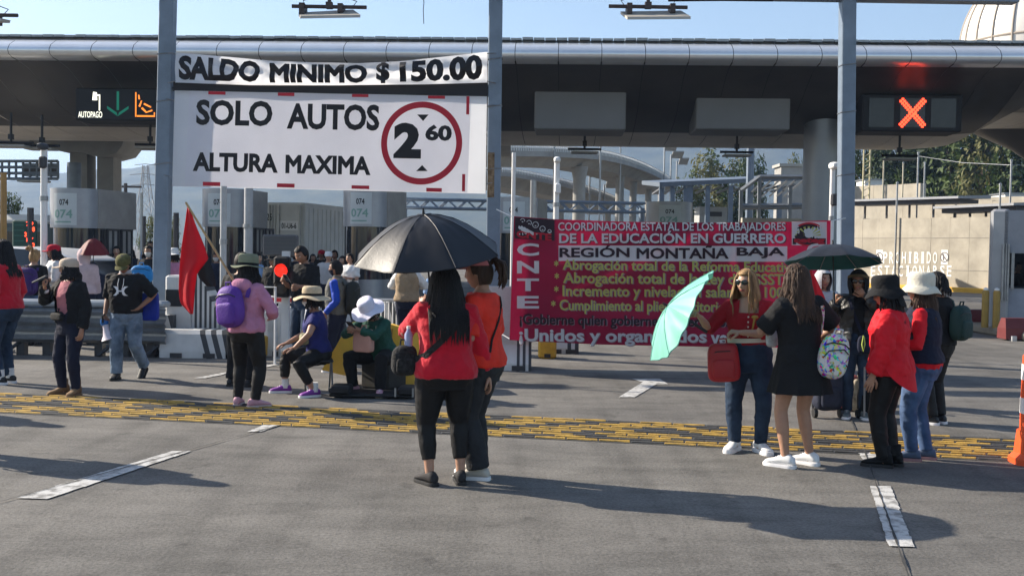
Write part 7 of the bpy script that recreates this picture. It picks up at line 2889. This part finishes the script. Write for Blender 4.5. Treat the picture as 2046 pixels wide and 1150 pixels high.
def stroke(cx, sgn):
    pts = []
    for k in range(13):
        a = -1 + 2 * k / 12
        pts.append((-sgn * (.36 + .40 * a * a), a))
    for (a, b) in zip(pts, pts[1:]):
        w0, w1 = .13 + .12 * abs(a[1]), .13 + .12 * abs(b[1])
        em.add([on_chest(a[0] - w0, a[1]), on_chest(a[0] + w0, a[1]), on_chest(b[0] + w1, b[1]), on_chest(b[0] - w1, b[1])], [(0, 1, 2, 3)])
stroke(-.18, 1)
stroke(.18, -1)
for k in range(6):
    a, b = -.45 + .15 * k, -.3 + .15 * k
    em.add([on_chest(a, -.14) + V((0, .001, 0)), on_chest(b, -.14) + V((0, .001, 0)), on_chest(b, .14) + V((0, .001, 0)), on_chest(a, .14) + V((0, .001, 0))], [(0, 1, 2, 3)])
part('chest_emblem', em, M_whiteink, pQ.top)
dr = MB()
for s_ in (-1, 1):
    h_ = project(pQ, [(s_ * .03, 1.29, 'f'), (s_ * .035, 1.22, 'f'), (s_ * .02, 1.10 if s_ > 0 else 1.15, 'f')])
    dr.tube([p[0] + V((0, .006, 0)) for p in h_], .004, 5)
part('drawstring', dr, M_whiteink, pQ.top)
mp_ = thing('megaphone', 'small white and blue megaphone hanging from the hand of the walking man', 'megaphone', tuple(W(pQ, pQ.WR[1] + V((.0, .02, -.11)))), R(178))
Mx = Matrix.Rotation(R(197), 4, 'Y')
part('horn', MB().lathe([(.035, .0), (.04, .08), (.062, .16), (.098, .22), (.102, .225), (.09, .22), (.05, .15), (.02, .1)], 24).xf(Mx), mat('pink_white_plastic', (.66, .60, .66), .4), mp_)
part('speaker_body', MB().lathe([(.01, -.05), (.045, -.04), (.052, 0), (.045, .035)], 20).xf(Mx), mat('blue_plastic', (.015, .14, .42), .4), mp_)
part('grip', MB().tube([V((.0, .05, .0)), V((0, .06, .08)), V((0, .0, .10))], .013, 8), M_dark, mp_)
bag('tote_bag', 'royal blue tote bag hanging behind the hip of the walking man', 'bag', W(pQ, (-.27, -.10, .93)), (.22, .09, .36), cloth('royal_blue_tote', (.010, .03, .30), .6), R(178), None, flap=False, e=.3)

# --- woman at the left edge
at = G(9, 766)
pR_ = person('woman in a red top with long black hair cut off by the left picture edge', at, Hof(14, 481, at), 78, g=1.08, hands=[(-.2, .14, .86), (.22, .1, .85)], top=dict(m=C_red, sleeve=2, hem=.85, off=.026, name='sweater'), bottom=dict(m=C_jean, mult=SLIM, off=.013, name='jeans'),
             shoes=dict(m=M_rubber, kind='shoe', sock=C_white), hair=dict(m=H_BLACK, length=.27, vol=.018, locks=110))

# --- woman in the tan vest
at = G(812, 698)
pS = person('woman in a tan vest over white sleeves seen from behind the bar fence', at, 1.56, -4, g=1.08, hands=[(-.10, .24, 1.1), (.12, .24, 1.1)], poles=[(-1, -.4, -.3), (1, -.4, -.3)], top=dict(m=C_white, sleeve=2, hem=.86, off=.024, name='shirt', puff=.012), jacket=dict(m=C_tan, sleeve=0, hem=.84, off=.042, name='vest'),
            bottom=dict(m=C_navy, mult=STR, off=.013), shoes=dict(m=M_rubber, kind='shoe'), hair=dict(m=hairmat('light_brown', (.12, .075, .04), (.22, .15, .09)), length=.22, locks=80), det=0)

# --- people farther back
BGP = [
    # label, px, py(feet), head py, yaw, sex, top cloth, sleeve, bottom, hair, hat, extra
    ('woman with a bun and jeans behind the guardrail, purple backpack on her back', 68, 690, 499, -6, 'f', C_black, 2, C_jeanb, dict(m=H_BLOND, length=0, vol=.014, pony=(52, .05, .07, .05)), None),
    ('person in a white top and red cap behind the guardrail', 110, 684, 490, 120, 'f', C_white, 1.2, C_jean, dict(m=H_BLACK, length=.1, locks=50), ('cap', cloth('red_cap', (.45, .01, .03)))),
    ('person with a pale pink cloth over the head behind the beige cap', 168, 688, 497, 30, 'f', cloth('pale_pink', (.52, .40, .42)), 2, C_navy, dict(m=H_BLACK, length=0), ('hood', cloth('pale_pink', (0, 0, 0)))),
    ('person in a navy hooded jacket bending behind the guardrail', 196, 686, 522, 60, 'f', C_navy, 2, C_navy, dict(m=H_BLACK, length=0), ('hood', C_navy)),
    ('person in black with a white face mask and pink headband left of the left pole', 297, 652, 492, 178, 'f', C_black, 2, C_black, dict(m=H_BLACK, length=.1, locks=40), ('mask', C_white)),
    ('person in a pale blue shirt standing far behind the walking man', 300, 600, 468, 200, 'm', C_skyb, 2, C_jean, dict(m=H_BLACK, length=0), None),
    ('person in a pink top and white sun hat right of the left pole', 347, 650, 500, 20, 'f', C_pink, 2, C_jean, dict(m=H_BLACK, length=.1, locks=40), ('hat', C_white)),
    ('person in a white face mask standing before the dark booth window', 432, 634, 505, 175, 'f', C_navy, 2, C_navy, dict(m=H_BLACK, length=0), ('mask', C_white)),
    ('man in a white and navy jacket left of the traffic light', 513, 640, 507, 250, 'm', C_skyb, 2, C_navy, dict(m=H_BLACK, length=0), None),
    ('person in black with a wide black hat just left of the traffic light', 545, 655, 511, 160, 'm', C_black, 2, C_black, dict(m=H_BLACK, length=0), ('hat', C_black)),
    ('man in a black tee looking down at a phone right of the traffic light', 607, 725, 490, 150, 'm', C_black, .9, C_jean, dict(m=H_BLACK, length=0), None),
    ('person in a dark red top in the shadow by the third booth', 684, 640, 512, 160, 'f', cloth('dark_red', (.20, .012, .02)), 2, C_jean, dict(m=H_BLACK, length=.1, locks=40), None),
    ('person in a white tee with a bag strap beside the third booth', 699, 646, 507, 150, 'm', C_white, .8, C_jeanb, dict(m=H_BLACK, length=0), None),
    ('person with a red cap far back beside the white truck', 642, 618, 500, 170, 'f', C_black, 2, C_black, dict(m=H_BLACK, length=.1, locks=30), ('cap', cloth('red_cap', (0, 0, 0)))),
    ('person in a pale shirt and cream cap far back by the truck', 655, 640, 503, 190, 'm', C_lgrey, 2, C_navy, dict(m=H_BLACK, length=0), ('cap', C_white)),
    ('person in blue seen between the umbrella shaft and the black hair', 872, 690, 548, 190, 'f', C_skyb, 1, C_jean, dict(m=H_BLACK, length=.15, locks=40), None),
]
BG = []
for k, (lab, px, py, hy, yaw, sex, tc, sl, bc, hr, ht) in enumerate(BGP):
    at = G(px, py)
    p_ = person(lab, at, max(1.42, min(1.78, Hof(px, hy, at))), yaw, sex, g=1.05 + .06 * math.sin(k * 2.3), hands=[(-.15, .26, 1.05), (.13, .27, 1.12)] if k in (10, 1, 12) else None, curl=(.9, .9) if k in (10, 1) else (.35, .35), head=(0, 24 if k in (3, 10) else 0), lean=14 if k == 3 else 0,
                top=dict(m=tc, sleeve=sl, hem=.85, off=.026, name='shirt', wr=.010), bottom=dict(m=bc, mult=STR, off=.014), shoes=dict(m=M_rubber, sole=M_rubber, kind='shoe'), hair=hr, det=0, sk=(SK_A, SK_B, SK_C)[k % 3])
    if ht:
        if ht[0] == 'cap':
            cap(p_, ht[1])
        elif ht[0] == 'hat':
            hat(p_, ht[1], .09, .11, .03)
        elif ht[0] == 'hood':
            headcloth(p_, ht[1], 'head_cloth', 44, .03, .16)
        elif ht[0] == 'mask':
            face_cover(p_, 'mask', ht[1])
    BG.append(p_)
bag('backpack', 'deep purple backpack behind the guardrail at the far left', 'backpack', W(BG[0], (0, -.225, 1.08)), (.36, .17, .46), cloth('deep_purple_nylon', (.045, .02, .12), .65), R(-6), [strap_mesh(BG[0], [(s_ * .12, 1.30, 'b'), (s_ * .12, 1.25, 'b')], .04) for s_ in (-1, 1)])
bag('cloth_bag', 'bright blue bag left of the left pole among the crowd', 'bag', P(283, 548, 16.9), (.34, .16, .28), cloth('cyan_bag', (.02, .20, .48), .6), 0, None)
q = thing('phone', 'phone held by the man in the black tee right of the traffic light', 'phone', tuple(W(BG[10], (0.0, .36, 1.16))), R(150))
part('phone_body', MB().rbox((0, 0, 0), (.075, .012, .15), .005).xf(Matrix.Rotation(R(-40), 4, 'X')), mat('grey_phone', (.2, .19, .17)), q, False)
part('screen', MB().box((0, .008, 0), (.066, .002, .135)).xf(Matrix.Rotation(R(-40), 4, 'X')), M_glass, q, False)
# more of the crowd waiting in the shade of the canopy
CROWD = [(262, 612, 176, C_navy, 'person in navy standing far back between the first booth and the left pole'), (318, 600, 20, C_red, 'person in red far back, half behind the left pole'), (462, 622, 190, C_black, 'person in black far back under the second booth'),
         (484, 615, 160, C_dgrey, 'person in charcoal far back beside the second booth'), (574, 612, 185, C_white, 'person in white far back, right above the traffic light'), (590, 622, 10, C_navy, 'person in navy far back before the white trailer'),
         (624, 612, 200, C_black, 'person in black far back before the trailer door'), (668, 622, 170, C_navy, 'person in navy far back at the left corner of the third booth'), (718, 628, 185, C_black, 'person in black far back in front of the third booth'),
         (750, 634, 150, C_skyb, 'person in pale blue far back right of the third booth'), (30, 640, 160, C_dgrey, 'person in charcoal by the green price board'), (232, 628, 200, C_black, 'person in black far back by the white car bonnet')]
for k, (px, py, yaw, c_, lab) in enumerate(CROWD):
    p_ = person(lab, G(px, py), 1.56 + .08 * math.sin(k * 1.9), yaw, 'fm'[k % 2], g=1.08, top=dict(m=c_, sleeve=(2, .9)[k % 2], hem=.85, off=.026, name='shirt', wr=.010), bottom=dict(m=C_navy if k % 3 else C_jean, mult=STR, off=.014), shoes=dict(m=M_rubber, sole=M_rubber, kind='shoe'),
                hair=dict(m=H_BLACK, length=(.14, 0)[k % 2], locks=30), det=0, sk=(SK_A, SK_B, SK_C)[k % 3], group='people waiting in the shade of the canopy')
    if k in (1, 5, 8):
        cap(p_, [C_red, C_white, C_red][(1, 5, 8).index(k)])
    if k in (4, 9):
        hat(p_, C_white, .085, .11, .03)
# dark red umbrella in the crowd
umbrella('folded down dark red umbrella showing above the white car', tuple(P(187, 476, 18.6)), (.05, -.1, 1), .26, cloth('maroon_fabric', (.14, .012, .016), .6), cloth('maroon_fabric', (0, 0, 0)), .26, .8)
# attendant inside the right booth
pz = person('attendant in dark clothes behind the window of the right toll booth', (P(2032, 560, 26.3).x, 26.3), 1.6, 190, 'm', top=dict(m=C_black, sleeve=2, hem=.85, off=.03), bottom=dict(m=C_black, mult=STR, off=.014), hair=dict(m=H_BLACK, length=0), det=0)
# two bystanders left of the picture whose shadows fall into it
for k, (x, y, lab) in enumerate(((-4.75, 8.9, 'bystander in black just left of the picture, nearer one'), (-6.9, 11.3, 'bystander in black just left of the picture, farther one'))):
    person(lab, (x, y), 1.62, 60 + 40 * k, 'f', g=1.15, top=dict(m=C_black, sleeve=2, hem=.85, off=.03), bottom=dict(m=C_legg, mult=STR, off=.013), shoes=dict(m=M_rubber, kind='shoe'), hair=dict(m=H_BLACK, length=.2, locks=40), det=0)

copy_thing(BUS, (-15.6, 16.4, 0), R(-82), 'unseen bus added left of the frame to shade the road')  # out-of-view copy of the bus, added to shade the road on the left

# ------------------------------------------------------------------ luggage beside the hooded woman
at = G(1652, 834)
bg_ = bag('trolley_backpack', 'navy backpack strapped on a small trolley left of the hooded coat', 'backpack', (at.x, at.y, .30), (.30, .22, .44), cloth('navy_nylon_print', (.022, .026, .045), .65, .4, scale=14), R(6), None, e=.5)
part('trolley_frame', MB().tube([(-.13, .06, -.22), (-.13, .13, .1), (-.12, .15, .34), (.12, .15, .34), (.13, .13, .1), (.13, .06, -.22)], .011, 8), M_dark, bg_)
for s_ in (-1, 1):
    part('wheel', MB().lathe([(.02, -.02), (.05, -.018), (.052, 0), (.05, .018), (.02, .02)], 16).xf(Matrix.Translation((s_ * .14, -.02, -.245)) @ Matrix.Rotation(R(90), 4, 'Y')), M_rubber, bg_)
at = G(1672, 815)
t = thing('plastic_bag', 'bright blue plastic bag standing behind the navy trolley backpack', 'bag', (at.x, at.y, 0))
q = MB().sq((0, 0, .30), (.15, .11, .30), .6, 24, 16)
for i, p in enumerate(q.v):
    q.v[i] = p + V((p.x, p.y, 0)) * .5 * noise.noise(p * 9)
part('bag_film', q, mat('blue_film', (.02, .16, .55), .3, 0, .25, 8, .3, 20), t)
part('bag_knot', MB().tube([(0, 0, .56), (.02, 0, .66)], [.03, .05], 8), mat('blue_film', (0, 0, 0)), t)
at = G(1706, 826)
bag('cloth_bag', 'salmon pink bag standing behind the legs of the hooded coat', 'bag', (at.x, at.y + .25, .20), (.26, .16, .40), cloth('salmon_canvas', (.42, .12, .10), .85, .2), 0, None, e=.35, flap=False)
bag('cloth_bag', 'beige printed bag right of the salmon pink bag', 'bag', (G(1732, 828).x, at.y + .2, .18), (.20, .16, .36), mat('beige_print', (.32, .27, .2), .85, 0, .5, 20), 0, None, e=.35, flap=False)
at = G(1752, 838)
t = thing('suitcase', 'black suitcase on a grey hand trolley left of the red blouse', 'suitcase', (at.x, at.y, 0), R(8))
part('case_body', MB().rbox((0, .1, .29), (.30, .2, .46), .04), C_black, t, False)
part('front_pocket', MB().rbox((0, -.01, .22), (.24, .04, .26), .015), C_black, t, False)
part('trolley_frame', MB().tube([(-.15, -.02, .03), (-.15, .0, .55), (.15, 0, .55), (.15, -.02, .03), (-.15, -.02, .03)], .012, 8), M_galv, t)
for s_ in (-1, 1):
    part('wheel', MB().lathe([(.02, -.02), (.045, -.018), (.045, .018), (.02, .02)], 16).xf(Matrix.Translation((s_ * .15, .12, .047)) @ Matrix.Rotation(R(90), 4, 'Y')), M_rubber, t)

# ------------------------------------------------------------------ haze: one closed box of thin air around everything
hz = MB().box((0, 1560, 118), (6400, 3300, 242))
mh = bpy.data.materials.new('haze_air')
mh.use_nodes = True
t_ = mh.node_tree
t_.nodes.remove(t_.nodes['Principled BSDF'])
pv = t_.nodes.new('ShaderNodeVolumePrincipled')
pv.inputs['Color'].default_value = (.42, .62, 1.0, 1)
pv.inputs['Density'].default_value = .00042
pv.inputs['Anisotropy'].default_value = .2
t_.links.new(pv.outputs[0], t_.nodes['Material Output'].inputs['Volume'])
ho = part('haze', hz, mh, None, False)
ho['kind'] = 'stuff'
